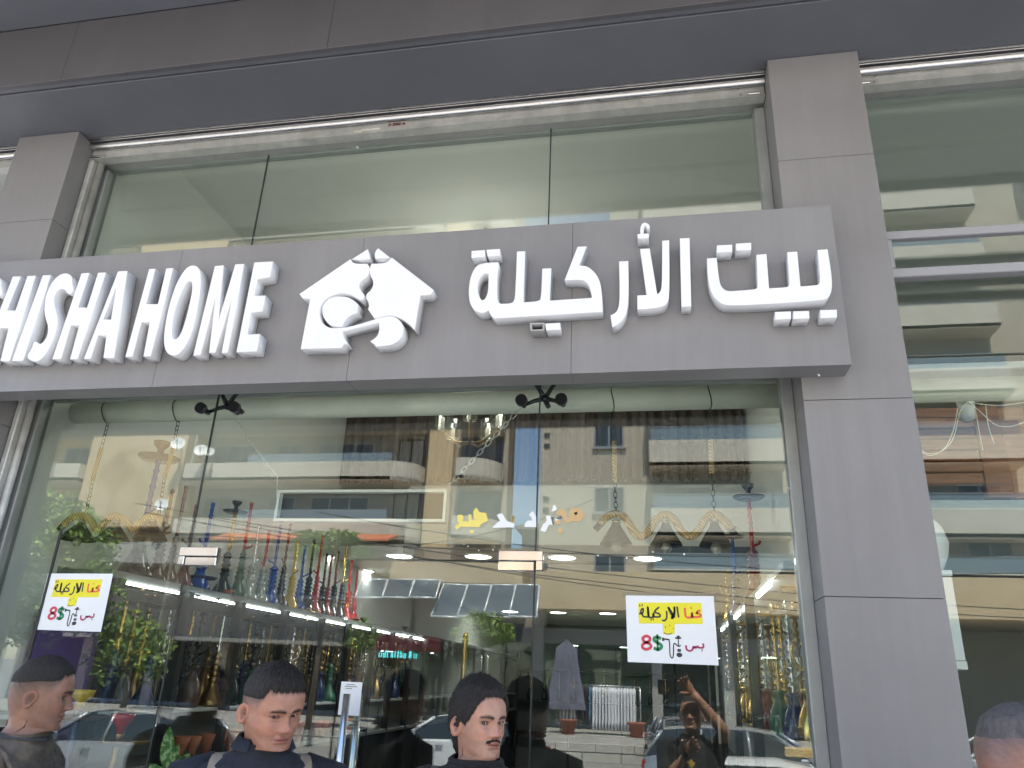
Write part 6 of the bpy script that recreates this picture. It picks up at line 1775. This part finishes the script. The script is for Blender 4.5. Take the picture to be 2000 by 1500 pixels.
def person(loc, head_px_h, P, pose, label, clothes, height=1.74):
    """figure standing at loc facing pose['body'] (degrees from +Y towards -X), head turned to pose['head']"""
    t = thing('person', loc, label, 'person', None)
    s = P.get('size', 1.0)
    hz = pose['headz']          # height of the chin
    hb = math.radians(pose['body']); ht = math.radians(pose['head']); tilt = math.radians(pose.get('tilt', 0)); roll = math.radians(pose.get('roll', 0))
    Rb = Matrix.Rotation(hb, 3, 'Z')
    Rh = Matrix.Rotation(ht, 3, 'Z') @ Matrix.Rotation(-tilt, 3, 'X') @ Matrix.Rotation(roll, 3, 'Y')
    hoff = Vector((0, 0, hz)) + Rb @ Vector(pose.get('lean', (0, 0.03, 0)))
    rz_ = pose.get('raise_', 0.065); P['raise'] = rz_
    vs, fs, cols, zs, A = head_mesh(P)
    m = len(A)
    sc = P.get('scale', 1.0)
    V = []
    piv = Vector((0, -0.01, 0.02))
    for v in vs:
        p = Vector(v) * sc
        V.append(hoff + Rh @ p)
    Cc = list(cols)
    F = list(fs)
    # neck to shoulders to trunk: continue the lowest ring downwards in body space
    nb = Vector(cols[0])
    sk = Vector(P['skin'])
    low = V[:m]
    shw = pose.get('shw', 0.205); 
    trunk = [  # (z below chin, half width, half depth, forward)
        (-0.095, 0.060, 0.062, -0.012), (-0.112, 0.074, 0.066, -0.018), (-0.128, 0.115, 0.078, -0.024), (-0.142, 0.158, 0.092, -0.028), (-0.165, 0.190, 0.104, -0.03), (-0.21, 0.2, 0.118, -0.02),
        (-0.3, 0.19, 0.125, -0.01), (-0.42, 0.172, 0.118, 0), (-0.55, 0.160, 0.108, 0), (-0.66, 0.172, 0.115, 0), (-0.76, 0.175, 0.12, -0.01), (-0.84, 0.12, 0.11, 0)]
    prev0 = 0
    hz = hz + rz_
    for (dz, hw, hd, fw) in trunk:
        base = len(V)
        for k, ph in enumerate(A):
            hwk = hw * shw / 0.205
            x = hwk * math.copysign(abs(math.sin(ph)) ** 0.85, math.sin(ph)); y = hd * math.cos(ph) + fw
            V.append(Vector((0, 0, hz + dz)) + Rb @ Vector((x, y, 0)) + (Rb @ Vector(pose.get('lean', (0, 0.03, 0)))) * max(0, 1 + (dz + 0.09) / 0.12))
            Cc.append(tuple(sk * (0.92)))
        for k in range(m):
            k2 = (k + 1) % m
            F.append((prev0 + k, base + k, base + k2, prev0 + k2))
        prev0 = base
    F.append(tuple(prev0 + k for k in range(m)))
    mb = MB(); mb.add(V, F, 0, True)
    # ears
    for sg in (-1, 1):
        ev = []; ef = []
        n1, n2 = 14, 6
        for i in range(n1):
            a = 2 * PI * i / n1
            for j in range(n2):
                r = (1.0, 1.06, 0.92, 0.72, 0.5, 0.1)[j]; out = (0.0, 0.017, 0.021, 0.014, 0.011, 0.008)[j]
                lobe = 1.0 if math.sin(a) > 0 else 0.86
                yy = -0.006 + r * 0.0165 * math.cos(a) * (1.1 if math.sin(a) > -0.2 else 0.72) - 0.004 * math.sin(a) * -1
                zz = 0.094 + r * 0.029 * math.sin(a)
                tw = 0.82 * out * (0.55 + 0.45 * (0.5 - 0.5 * math.cos(a)) + 0.1)
                if math.cos(a) > 0.3: tw = out * 0.45
                ev.append(hoff + Rh @ (Vector((sg * (interp(HALF, 0.094) * P.get('w', 1) * 0.965 + tw * P.get('ear', 1.0)), yy - 0.012 * (tw / 0.02), zz)) * sc))
        for i in range(n1):
            i2 = (i + 1) % n1
            for j in range(n2 - 1):
                q = (i*n2+j, i2*n2+j, i2*n2+j+1, i*n2+j+1)
                ef.append(q if sg > 0 else tuple(reversed(q)))
        mb.add(ev, ef, 0, True)
        er = Vector((sk.x * 1.0, sk.y * 0.9, sk.z * 0.88))
        for i in range(n1):
            for j in range(n2): Cc.append(tuple(er * (0.55 if j >= 4 else 1.0)))
    # arms with hands (one mesh with the body)
    def limb(path, rad, n=14):
        o = len(mb.v); mb.tube(path, rad, n); Cc.extend([tuple(sk * 0.95)] * (len(mb.v) - o))
    jn = {}
    for sg, nm in ((-1, 'L'), (1, 'R')):
        ar = pose.get('arm' + nm)
        sh = Vector((0, 0, hz - 0.185)) + Rb @ Vector((sg * (shw - 0.015), -0.02, 0))
        if ar is None:
            el = sh + Rb @ Vector((sg * 0.05, -0.02, -0.29)); wr = el + Rb @ Vector((-sg * 0.01, 0.07, -0.25))
        else:
            el = sh + Rb @ Vector(ar[0]); wr = el + Rb @ Vector(ar[1])
        jn[nm] = (sh, el, wr)
        def sub(a, b, k): return [a.lerp(b, i / k) for i in range(k)]
        path = [sh + Rb @ Vector((-sg * 0.07, 0, 0.02))] + sub(sh, el, 5) + sub(el, wr, 5) + [wr]
        rr = [0.03, 0.05, 0.05, 0.05, 0.046, 0.042, 0.041, 0.043, 0.040, 0.034, 0.029, 0.027]
        limb(path, rr)
        # palm and fingers
        fd = (wr - el).normalized(); hd_ = Vector(pose.get('hand' + nm, fd)).normalized() if pose.get('hand' + nm) else fd
        side = hd_.cross(Vector(pose.get('palm' + nm, (0, 1, 0)))).normalized()
        nrm = side.cross(hd_).normalized()
        # palm as flattened loop stack
        o = len(mb.v); pv = []; pf = []
        for i, (u, w_, th) in enumerate(((-0.01, 0.024, 0.019), (0.015, 0.029, 0.017), (0.045, 0.038, 0.015), (0.075, 0.041, 0.0135), (0.095, 0.039, 0.011))):
            for k in range(12):
                a = 2 * PI * k / 12; pv.append(wr + hd_ * u + side * w_ * math.cos(a) + nrm * th * math.sin(a))
        for i in range(4):
            for k in range(12): pf.append((i*12+k, i*12+(k+1)%12, (i+1)*12+(k+1)%12, (i+1)*12+k))
        pf.append(tuple(48 + k for k in range(12)))
        mb.add(pv, pf, 0, True); Cc.extend([tuple(sk * 0.95)] * len(pv))
        curl = pose.get('curl' + nm, 0.35)
        for f_, (off, L_) in enumerate(((0.029, 0.070), (0.0095, 0.079), (-0.0105, 0.073), (-0.029, 0.057))):
            d = hd_ + side * off * 3.2 * pose.get('spread' + nm, 1.0); d.normalize(); p = wr + hd_ * 0.085 + side * off; pts = [p - d * 0.012]
            c_ = curl * (0.6 + 0.25 * f_)
            for sgm in (0.45, 0.3, 0.25):
                pts.append(p); d = (d * math.cos(c_) + nrm * math.sin(c_)).normalized(); p = p + d * L_ * sgm
            pts.append(p)
            limb(pts, [0.0095, 0.0095, 0.0088, 0.0078, 0.0058], 8)
        th0 = wr + hd_ * 0.02 + side * 0.026
        d = (hd_ * 0.75 + side * 0.75 + nrm * 0.25).normalized()
        limb([th0, th0 + d * 0.032, th0 + d * 0.06 + nrm * 0.006, th0 + d * 0.078 + nrm * 0.014 + hd_ * 0.008], [0.014, 0.0125, 0.0105, 0.0075], 8)
    # legs and feet
    for sg in (-1, 1):
        hip = Vector((0, 0, hz - 0.74)) + Rb @ Vector((sg * 0.085, 0, 0)); kn = Vector((0, 0, 0.48)) + Rb @ Vector((sg * 0.095, 0.02, 0)); ank = Vector((0, 0, 0.09)) + Rb @ Vector((sg * 0.1, -0.02, 0))
        limb([hip, hip.lerp(kn, 0.5), kn, kn.lerp(ank, 0.35), ank], [0.088, 0.075, 0.056, 0.055, 0.04], 14)
    me_mb = mb
    me = me_mb.mesh('body', SKIN)
    ca = me.color_attributes.new('tone', 'FLOAT_COLOR', 'POINT')
    flat = []
    while len(Cc) < len(me.vertices): Cc.append(tuple(sk))
    for c in Cc[:len(me.vertices)]: flat += [c[0], c[1], c[2], 1.0]
    ca.data.foreach_set('color', flat)
    body = bpy.data.objects.new('body', me); C.objects.link(body); body.parent = t
    # eyes
    ey = MB()
    gaze = Vector(pose.get('gaze', (0, 1, 0))).normalized()
    for sg in (-1, 1):
        c = Vector((sg * XE, head_point(ZE, math.asin(min(1, (XE / (interp(HALF, ZE) * P.get('w', 1))) ** (1/0.86))), P)[1] - 0.0105, ZE))
        e = MB().sphere((0, 0, 0), 0.0118, 18, 12)
        o_ = hoff + Rh @ (c * sc)
        e.v = [tuple(o_ + (Rh @ Vector(v)) * sc) for v in e.v]
        eo = part('eye', e.mesh('eye', EYEW), None); eo.parent = t
        ir = MB(); q = gaze.to_track_quat('Z', 'Y').to_matrix()
        iv = []; 
        for (r, h_) in ((0.0062, 0.0103), (0.0056, 0.0110), (0.0025, 0.0120), (0.0003, 0.01215)):
            for k in range(14):
                a = 2 * PI * k / 14; iv.append(q @ Vector((r * math.cos(a), r * math.sin(a), h_)))
        if_ = [(i*14+k, i*14+(k+1)%14, (i+1)*14+(k+1)%14, (i+1)*14+k) for i in range(3) for k in range(14)]
        ir.add([tuple(o_ + (Rh @ v) * sc) for v in iv], if_, 0, True)
        io = part('iris', ir.mesh('iris', IRIS), None); io.parent = eo
    # hair: a shell over the dense part plus short tufts
    hairV = []; idx = {}
    ht_ = P.get('hairthick', [(0.0, 0.02), (3.2, 0.008)])
    mh = MB(); zz_ = [z for z in zs if z > 0.0]
    grid = []; rsn = random.Random(P.get('seed', 1))
    topz = HH
    for z in zz_:
        rowi = []
        for ph in A:
            x, y = head_point(z, ph, P)
            f = fade(ph, z, P)
            dens = sst(0.86, 1.0, f)
            th = P.get('thick', 0.012) * dens
            thf = linterp(P.get('volume', [(0, 1.0), (1.2, 0.7), (3.2, 0.6)]), abs(ph))
            nrm_ = Vector((x * 1.2, y * 0.9, max(0, z - 0.12) * 1.5)).normalized()
            up = sst(0.14, 0.2, z)
            wob = 1 + 0.22 * math.sin(ph * 23 + z * 240) * math.sin(ph * 9 - z * 150) + 0.12 * math.sin(ph * 61 + z * 90)
            off = nrm_ * th * thf * wob + Vector((0, 0, 1)) * up * P.get('lift', 0.008) * dens * wob
            p = Vector((x, y, z)) + off - nrm_ * 0.0015 * (1 - dens)
            if dens < 0.02: p = Vector((x, y, z)) - nrm_ * 0.004
            rowi.append(p)
        grid.append(rowi)
    vs2 = [tuple(hoff + Rh @ (p * sc)) for r in grid for p in r]
    fs2 = []
    for i in range(len(grid) - 1):
        for k in range(m):
            k2 = (k + 1) % m
            if fade(A[k], zz_[i], P) > 0.88 or fade(A[k2], zz_[i+1], P) > 0.88: fs2.append((i*m+k, i*m+k2, (i+1)*m+k2, (i+1)*m+k))
    fs2.append(tuple((len(grid)-1)*m + k for k in range(m)))
    mh.add(vs2, fs2, 0, True)
    # tufts
    nt_ = P.get('tufts', 9000); L0 = P.get('tuft', 0.010)
    for _ in range(nt_):
        i = rsn.randrange(len(grid)); k = rsn.randrange(m)
        # favour the crown
        if rsn.random() < 0.3: i = min(len(grid) - 1, int(len(grid) * (0.75 + 0.25 * rsn.random())))
        dd = fade(A[k], zz_[i], P)
        if dd < 0.12 or rsn.random() > dd: continue
        p = grid[i][k]; nr = Vector((p.x, p.y, p.z - 0.12)).normalized()
        comb = Vector(P.get('comb', (0.2, 0.7, 0.25)))
        d = (nr * P.get('spike', 0.3) + comb * 0.9 + Vector((rsn.uniform(-.4, .4), rsn.uniform(-.4, .4), rsn.uniform(-.3, .3)))).normalized() * L0 * rsn.uniform(0.5, 1.2) * (0.4 + 0.6 * dd)
        sd = d.cross(nr).normalized() * 0.0008
        a_ = p - nr * 0.003
        q1, q2, q3 = a_ + sd, a_ - sd, a_ + d
        mh.add([tuple(hoff + Rh @ (q * sc)) for q in (q1, q2, q3)], [(0, 1, 2)])
    ho = part('hair', mh.mesh('hair', HAIRM if not P.get('greyhair') else P['greyhair']), None); ho.parent = t
    # moustache
    if P.get('moustache'):
        mm_ = MB()
        for _ in range(900):
            u = rsn.uniform(-1, 1); x = u * 0.0255; z0 = 0.0605 - 0.0055 * abs(u) ** 1.5 + rsn.uniform(-0.0035, 0.0025)
            if abs(u) < 0.06: continue
            hw = interp(HALF, z0) * P.get('w', 1.0); ph = math.asin(min(1, (abs(x) / hw) ** (1 / 0.86))) * (1 if x > 0 else -1)
            x_, y = head_point(z0, ph, P)
            a_ = Vector((x, y + 0.0008, z0)); d = Vector((u * 0.004, 0.0012, -0.0052 + rsn.uniform(-0.001, 0.001))); sd = Vector((0.0006, 0, 0))
            mm_.add([tuple(hoff + Rh @ (q * sc)) for q in (a_ + sd, a_ - sd, a_ + d)], [(0, 1, 2)])
        mo = part('moustache', mm_.mesh('moustache', HAIRM), None); mo.parent = t
    clothes(t, hoff, Rb, Rh, hz, shw, jn, pose, trunk, A)
    return t

def cloth_trunk(t, Rb, hz, shw, pose, A, m, z_from, z_to, grow, name='shirt', front_open=None, neck=None, sleeves=None, jn=None, slr=0.062, wrinkle=0.004):
    """garment shell round the trunk; neck (dz, half width, half depth, fw) is the collar ring"""
    rows = [(-0.088, 0.066, 0.068, -0.012), (-0.105, 0.082, 0.074, -0.018), (-0.122, 0.118, 0.086, -0.024), (-0.137, 0.160, 0.100, -0.028), (-0.160, 0.196, 0.114, -0.03), (-0.21, 0.21, 0.130, -0.02), (-0.3, 0.203, 0.138, -0.01), (-0.42, 0.19, 0.132, 0), (-0.55, 0.182, 0.124, 0), (-0.66, 0.19, 0.13, 0), (-0.76, 0.196, 0.136, -0.01)]
    if neck is not None: rows = [r for r in rows if r[0] < neck[0] - 0.005]; rows = [neck] + rows
    # add in-between rows
    rr = []
    for a, b in zip(rows[:-1], rows[1:]):
        for k in range(3): rr.append(tuple(lerp(a[i], b[i], k / 3) for i in range(4)))
    rr.append(rows[-1])
    n = 72; vs = []; fs = []
    lean = Rb @ Vector(pose.get('lean', (0, 0.03, 0)))
    for (dz, hw, hd, fw) in rr:
        for k in range(n):
            ph = 2 * PI * k / n
            wr_ = wrinkle * (math.sin(ph * 5 + dz * 60) * math.sin(ph * 3 - dz * 35) + 0.6 * math.sin(ph * 11 + dz * 90)) * sst(-0.1, -0.2, dz)
            x = (hw * shw / 0.205 + grow + wr_) * math.copysign(abs(math.sin(ph)) ** 0.85, math.sin(ph)); y = (hd + grow + wr_) * math.cos(ph) + fw
            vs.append(Vector((0, 0, hz + dz)) + Rb @ Vector((x, y, 0)) + lean * max(0, 1 + (dz + 0.09) / 0.12))
    for i in range(len(rr) - 1):
        for k in range(n): fs.append((i*n+k, (i+1)*n+k, (i+1)*n+(k+1)%n, i*n+(k+1)%n))
    mb = MB().add([tuple(v) for v in vs], fs, 0, True)
    # turned-in collar edge
    if sleeves:
        for nm in ('L', 'R'):
            sh, el, wr = jn[nm]
            k = sleeves
            inn = sh + Rb @ Vector(((0.075 if nm == 'L' else -0.075), 0.0, 0.035))
            pts = [inn, sh + Vector((0, 0, 0.004)), sh.lerp(el, 0.33), sh.lerp(el, 0.66 if k < 1.3 else 0.66), sh.lerp(el, min(1, k))]
            rad = [slr * 0.75, slr + 0.006, slr, slr * 0.94, slr * 0.9]
            if k > 1: pts += [el.lerp(wr, 0.5), el.lerp(wr, 0.93)]; rad += [slr * 0.78, slr * 0.62]
            mb.tube(pts, rad, 18, caps=True)
    o = part(name, mb.mesh(name, BLACK), None); o.parent = t
    return o
def ring_collar(t, hoff, Rb, hz, pose, m, h=0.03, r=(0.066, 0.066), open_front=0.5, z=-0.088, name='collar', flare=0.01, thick=0.004):
    """stand-up or folded collar, open at the front by open_front radians"""
    n = 40; vs = []; fs = []
    lean = Rb @ Vector(pose.get('lean', (0, 0.03, 0)))
    for i in range(n + 1):
        a = open_front + (2 * PI - 2 * open_front) * i / n
        for (dz, dr) in ((0, 0), (h, -0.004), (h + 0.002, 0.002), (h * 0.2, flare + 0.008)):
            x = (r[0] + dr) * math.sin(a); y = (r[1] + dr) * math.cos(a) - 0.014
            vs.append(Vector((0, 0, hz + z + dz - 0.012 * (1 + math.cos(a)) * 0.8)) + Rb @ Vector((x, y, 0)) + lean * 0.9)
    for i in range(n):
        for k in range(3): fs.append((i*4+k, (i+1)*4+k, (i+1)*4+k+1, i*4+k+1))
    o = part(name, MB().add([tuple(v) for v in vs], fs, 0, True).mesh(name, m), None); o.parent = t
    return o
def strap(t, Rb, hz, shw, pose, x0, x1, w_, m, lift=0.012, name='strap', z_end=-0.5):
    """broad strap running over the shoulder: x0 at the collar, x1 on the chest"""
    pts = []
    prof = [(-0.36, -0.150), (-0.24, -0.155), (-0.17, -0.135), (-0.140, -0.105), (-0.122, -0.06), (-0.113, -0.02), (-0.118, 0.03), (-0.138, 0.07), (-0.17, 0.108), (-0.22, 0.130), (-0.3, 0.143), (-0.42, 0.145), (z_end, 0.142)]
    lean = Rb @ Vector(pose.get('lean', (0, 0.03, 0)))
    L = []; 
    vs = []; fs = []
    for i, (dz, y) in enumerate(prof):
        u = i / (len(prof) - 1); xc = lerp(x0, x1, abs(u - 0.42) * 1.6)
        zz = dz - 0.55 * max(0, abs(xc) - 0.085) * (1 if abs(y) < 0.11 else 0.2)
        for (dx_, li) in ((-w_ / 2, 0), (-w_ / 2 + 0.004, lift), (w_ / 2 - 0.004, lift), (w_ / 2, 0)):
            nrm = Vector((0, (1 if y > 0 else -1) * min(1, abs(y) / 0.12), max(0, 1 - abs(y) / 0.12)))
            v = Vector((xc + dx_, y - 0.02, zz)) + nrm * li
            vs.append(Vector((0, 0, hz)) + Rb @ v + lean * max(0, 1 + (dz + 0.09) / 0.12))
    for i in range(len(prof) - 1):
        for k in range(4): fs.append((i*4+k, i*4+(k+1)%4, (i+1)*4+(k+1)%4, (i+1)*4+k))
    fs += [(0, 1, 2, 3), tuple(reversed([(len(prof)-1)*4 + k for k in range(4)]))]
    o = part(name, MB().add([tuple(v) for v in vs], fs, 0, True).mesh(name, m), None, fix=True); o.parent = t
    o.modifiers.new('s', 'EDGE_SPLIT').split_angle = math.radians(50)
    return o
def trousers(t, Rb, hz, m):
    mb = MB()
    for sg in (-1, 1):
        hip = Vector((0, 0, hz - 0.72)) + Rb @ Vector((sg * 0.085, 0, 0)); kn = Vector((0, 0, 0.48)) + Rb @ Vector((sg * 0.095, 0.02, 0)); ank = Vector((0, 0, 0.07)) + Rb @ Vector((sg * 0.1, -0.02, 0))
        mb.tube([hip, hip.lerp(kn, 0.5), kn, ank], [0.105, 0.09, 0.075, 0.068], 16)
    mb.lathe([(0.17, hz - 0.66), (0.185, hz - 0.72), (0.18, hz - 0.8), (0.1, hz - 0.86)], (0, 0, 0), 20)
    o = part('trousers', mb.mesh('trousers', m), None); o.parent = t
    for sg in (-1, 1):
        b = MB(); P0 = Rb @ Vector((sg * 0.1, -0.06, 0)); P1 = Rb @ Vector((sg * 0.11, 0.2, 0))
        b.tube([P0 + Vector((0, 0, 0.05)), P0.lerp(P1, 0.35) + Vector((0, 0, 0.055)), P0.lerp(P1, 0.75) + Vector((0, 0, 0.04)), P1 + Vector((0, 0, 0.035))], [0.045, 0.05, 0.046, 0.03], 12)
        o = part('shoe', b.mesh('shoe', BLACK), None); o.parent = t
def setm(o, m): o.data.materials.clear(); o.data.materials.append(m); return o

NAVY = mat('navy_cloth', (0.014, 0.017, 0.028), 0.85, var=0.2, scale=20, bump=0.3, bscale=180)
BLKC = mat('black_cloth', (0.014, 0.014, 0.017), 0.85, var=0.2, scale=20, bump=0.3, bscale=180)
TANC = mat('tan_webbing', (0.3, 0.255, 0.2), 0.9, var=0.12, scale=25, bump=0.4, bscale=240)
OLIV = mat('olive_webbing', (0.085, 0.085, 0.07), 0.9, var=0.15, scale=25, bump=0.4, bscale=240)
CAMO = mat('muted_camouflage', (0.2, 0.165, 0.125), 0.9, var=0.55, scale=16, bump=0.3, bscale=200, col2=(0.045, 0.042, 0.045))
GREYC = mat('grey_cloth', (0.07, 0.07, 0.075), 0.85, var=0.2, scale=20)

# --- man 2: navy shirt with tan straps, looking right and down
def cl2(t, hoff, Rb, Rh, hz, shw, jn, pose, trunk, A):
    setm(cloth_trunk(t, Rb, hz, shw, pose, A, 0, 0, 0, 0.004, 'shirt', neck=(-0.082, 0.067, 0.07, -0.012), sleeves=0.75, jn=jn), NAVY)
    ring_collar(t, hoff, Rb, hz, pose, NAVY, h=0.036, r=(0.071, 0.073), open_front=0.5, z=-0.09, flare=0.012)
    strap(t, Rb, hz, shw, pose, -0.1, -0.115, 0.075, TANC); strap(t, Rb, hz, shw, pose, 0.1, 0.115, 0.075, TANC)
    trousers(t, Rb, hz, GREYC)
def place(px, py, Y): return at(px, py, Y=Y)
Y2 = -0.56
chin = place(520, 1462, Y2)
person((chin.x - 0.01, Y2, 0), 0, dict(skin=(0.45, 0.22, 0.15), w=1.04, jaw=1.04, fade=True, fadetop=0.158, thick=0.008, lift=0.005, beard=0.22, browtilt=-0.0015, mouthw=0.0235, smile=-0.04, frown=True, nose=1.1, nosew=1.15, tuft=0.009, seed=2, scale=0.96, comb=(-0.1, 0.6, 0.4), hair=(0.022, 0.018, 0.018),
       hairline=[(0, 0.168), (0.5, 0.167), (0.85, 0.160), (1.0, 0.135), (1.2, 0.105), (1.5, 0.092), (1.8, 0.06), (3.15, 0.012)]),
       dict(headz=chin.z + 0.008, raise_=0.09, body=-152, head=-122, tilt=13, roll=3, lean=(0, 0.03, 0), gaze=(0.25, 1, -0.22)), 'young man with tan straps over a navy shirt, looking down and right', cl2)
# --- man 3: black shirt, olive straps, moustache, looking right
def cl3(t, hoff, Rb, Rh, hz, shw, jn, pose, trunk, A):
    setm(cloth_trunk(t, Rb, hz, shw, pose, A, 0, 0, 0, 0.004, 'shirt', neck=(-0.084, 0.07, 0.074, -0.012), sleeves=0.75, jn=jn), BLKC)
    strap(t, Rb, hz, shw, pose, -0.1, -0.12, 0.085, OLIV); strap(t, Rb, hz, shw, pose, 0.1, 0.12, 0.085, OLIV)
    ring_collar(t, hoff, Rb, hz, pose, BLKC, h=0.008, r=(0.07, 0.073), open_front=0.02, z=-0.083, flare=0.004, name='neckband')
    trousers(t, Rb, hz, GREYC)
Y3 = -0.42
chin = place(930, 1480, Y3)
person((chin.x, Y3, 0), 0, dict(skin=(0.5, 0.275, 0.195), w=0.97, jaw=0.98, fade=False, thick=0.009, lift=0.007, beard=0.3, browtilt=0.0, mouthw=0.0225, moustache=True, tuft=0.014, seed=5, scale=0.9, comb=(0.1, -0.5, 0.5), nose=1.08,
       hairline=[(0, 0.177), (0.45, 0.174), (0.75, 0.158), (1.0, 0.13), (1.2, 0.105), (1.38, 0.09), (1.5, 0.1), (1.75, 0.07), (2.1, 0.02), (3.15, -0.02)], volume=[(0, 1.5), (0.8, 1.2), (1.4, 0.6), (2.2, 1.4), (3.2, 1.7)]),
       dict(headz=chin.z, raise_=0.085, body=-165, head=-131, tilt=0, roll=0, lean=(0.0, 0.02, 0), gaze=(0.35, 1, 0.0)), 'man with a moustache and thick black hair, olive straps over black shirt', cl3)
# --- man 1: profile at the far left
def cl1(t, hoff, Rb, Rh, hz, shw, jn, pose, trunk, A):
    setm(cloth_trunk(t, Rb, hz, shw, pose, A, 0, 0, 0, 0.006, 'vest', neck=(-0.092, 0.076, 0.08, -0.012), sleeves=0.75, jn=jn, wrinkle=0.007), CAMO)
    strap(t, Rb, hz, shw, pose, -0.1, -0.11, 0.08, CAMO); strap(t, Rb, hz, shw, pose, 0.1, 0.11, 0.08, CAMO)
    ring_collar(t, hoff, Rb, hz, pose, GREYC, h=0.012, r=(0.078, 0.08), open_front=0.05, z=-0.095, flare=0.006)
    trousers(t, Rb, hz, GREYC)
Y1 = -0.5
chin = place(92, 1428, Y1)
person((chin.x - 0.125, Y1, 0), 0, dict(skin=(0.33, 0.175, 0.12), w=0.98, jaw=0.98, fade=True, fadetop=0.165, thick=0.004, lift=0.002, beard=0.3, tuft=0.005, seed=7, scale=0.93, nose=1.15, comb=(0, 0.7, 0.2), hair=(0.02, 0.017, 0.018)),
       dict(headz=chin.z + 0.004, raise_=0.08, body=-80, head=-60, tilt=5, roll=0, lean=(0.0, 0.05, 0), gaze=(0.0, 1, -0.1)), 'man in profile at the far left, cropped dark hair and drab vest', cl1)
# --- man 4: only the back and side of his grey head at the right edge
def cl4(t, hoff, Rb, Rh, hz, shw, jn, pose, trunk, A):
    setm(cloth_trunk(t, Rb, hz, shw, pose, A, 0, 0, 0, 0.004, 'shirt', sleeves=0.75, jn=jn), NAVY)
    ring_collar(t, hoff, Rb, hz, pose, NAVY, h=0.035, r=(0.072, 0.074), open_front=0.4, z=-0.09, flare=0.012)
    trousers(t, Rb, hz, GREYC)
Y4 = -0.9
crown = place(1972, 1380, Y4)
person((crown.x - 0.005, Y4, 0), 0, dict(skin=(0.5, 0.22, 0.15), w=1.05, jaw=1.06, fade=True, fadetop=0.2, thick=0.003, lift=0.003, beard=0.3, tuft=0.004, tufts=500, seed=9, scale=1.02, hair=(0.1, 0.085, 0.085), hairline=[(0, 0.19), (0.9, 0.18), (1.2, 0.13), (1.5, 0.1), (2.0, 0.06), (3.15, 0.02)], greyhair=mat('greying_hair', (0.10, 0.088, 0.085), 0.7, var=0.35, scale=90, bump=0.3, bscale=200, stretch=(1, 1, 0.3))),
       dict(headz=crown.z - 0.232, body=-60, head=-62, tilt=0), 'man with cropped greying hair at the right edge, seen from behind his ear', cl4)
# --- the photographer, mirrored in the glass; his phone is raised just behind the view point
def cl5(t, hoff, Rb, Rh, hz, shw, jn, pose, trunk, A):
    shm = setm(cloth_trunk(t, Rb, hz, shw, pose, A, 0, 0, 0, 0.006, 'shirt', neck=(-0.086, 0.07, 0.074, -0.012), sleeves=0.7, jn=jn), BLKC)
    # flat yellow and blue print down the chest
    for (cx, cz, r, c) in ((-0.04, -0.36, 0.05, 'y'), (0.02, -0.40, 0.06, 'y'), (-0.02, -0.26, 0.022, 'y'), (-0.09, -0.3, 0.05, 'b'), (-0.055, -0.2, 0.018, 'y'), (0.05, -0.47, 0.06, 'y'), (-0.06, -0.45, 0.04, 'b')):
        vs = [Vector((cx + r * (1 + 0.25 * math.sin(5 * a)) * math.cos(a), 0, cz + r * (1 + 0.2 * math.cos(4 * a)) * math.sin(a))) for a in [2 * PI * k / 20 for k in range(20)]]
        out = [tuple(Vector((0, 0, hz)) + Rb @ Vector((v.x, 0.148 * math.sqrt(max(0, 1 - (v.x / 0.2) ** 2)) + 0.004 + (0.001 if c == 'y' else 0), v.z))) for v in vs]
        o = part('shirt_print', MB().add(out, [tuple(range(20))]).mesh('shirt_print', {'y': PRY, 'b': PRB}[c]), None); o.parent = t
    trousers(t, Rb, hz, GREYC)
    sh, el, wr = jn['L']
    d = (wr - el).normalized()
    o = part('wristwatch', MB().tube([wr - d * 0.015, wr + d * 0.008], 0.0315, 16).mesh('wristwatch', DARKMET), None); o.parent = t
    o2 = part('watch_face', MB().tube([wr + Vector((-0.005, 0.028, 0)), wr + Vector((-0.005, 0.036, 0))], 0.016, 16).mesh('watch_face', CHROME), None); o2.parent = o
PRY = mat('print_yellow', (0.62, 0.42, 0.06), 0.7, var=0.2, scale=20); PRB = mat('print_blue', (0.04, 0.05, 0.25), 0.7)
Y5 = 3.16
fc = at(1352, 1428, Y=Y5)       # chin in the mirror image
ph_hand = Vector((0.07, -2.96, 1.71))
hz5 = fc.z
shL = Vector((fc.x - 0.19, -Y5 - 0.02, hz5 - 0.185))
el5 = at(1362, 1465, Y=Y5 - 0.16); el5 = Vector((fc.x + 0.03, -2.93, hz5 - 0.13))
# the arm that shows: raised across the face side; given in body space (body faces the glass)
person((fc.x, -Y5, 0), 0, dict(skin=(0.4, 0.2, 0.13), w=1.02, fade=True, fadetop=0.2, thick=0.003, lift=0.002, beard=0.3, tuft=0.003, seed=11, tufts=800, scale=1.0),
       dict(headz=hz5, body=0, head=10, tilt=-8, armR=((0.02, 0.14, 0.13), (-0.2, 0.02, 0.24)), armL=((0.0, 0.1, -0.2), (0.14, 0.12, 0.18)), handR=(-0.45, 0.25, 0.5), palmR=(0.4, 0.8, 0), curlR=0.5),
       'photographer in a dark printed shirt with one arm raised, mirrored in the glass', cl5)
solo('mobile_phone', MB().bbox(-0.035, 0.075, -2.842, -2.834, 1.695, 1.79, 0.003), BLACK, 'black mobile phone held up by the photographer', 'phone')
# ------------------------------------------------------------------ end
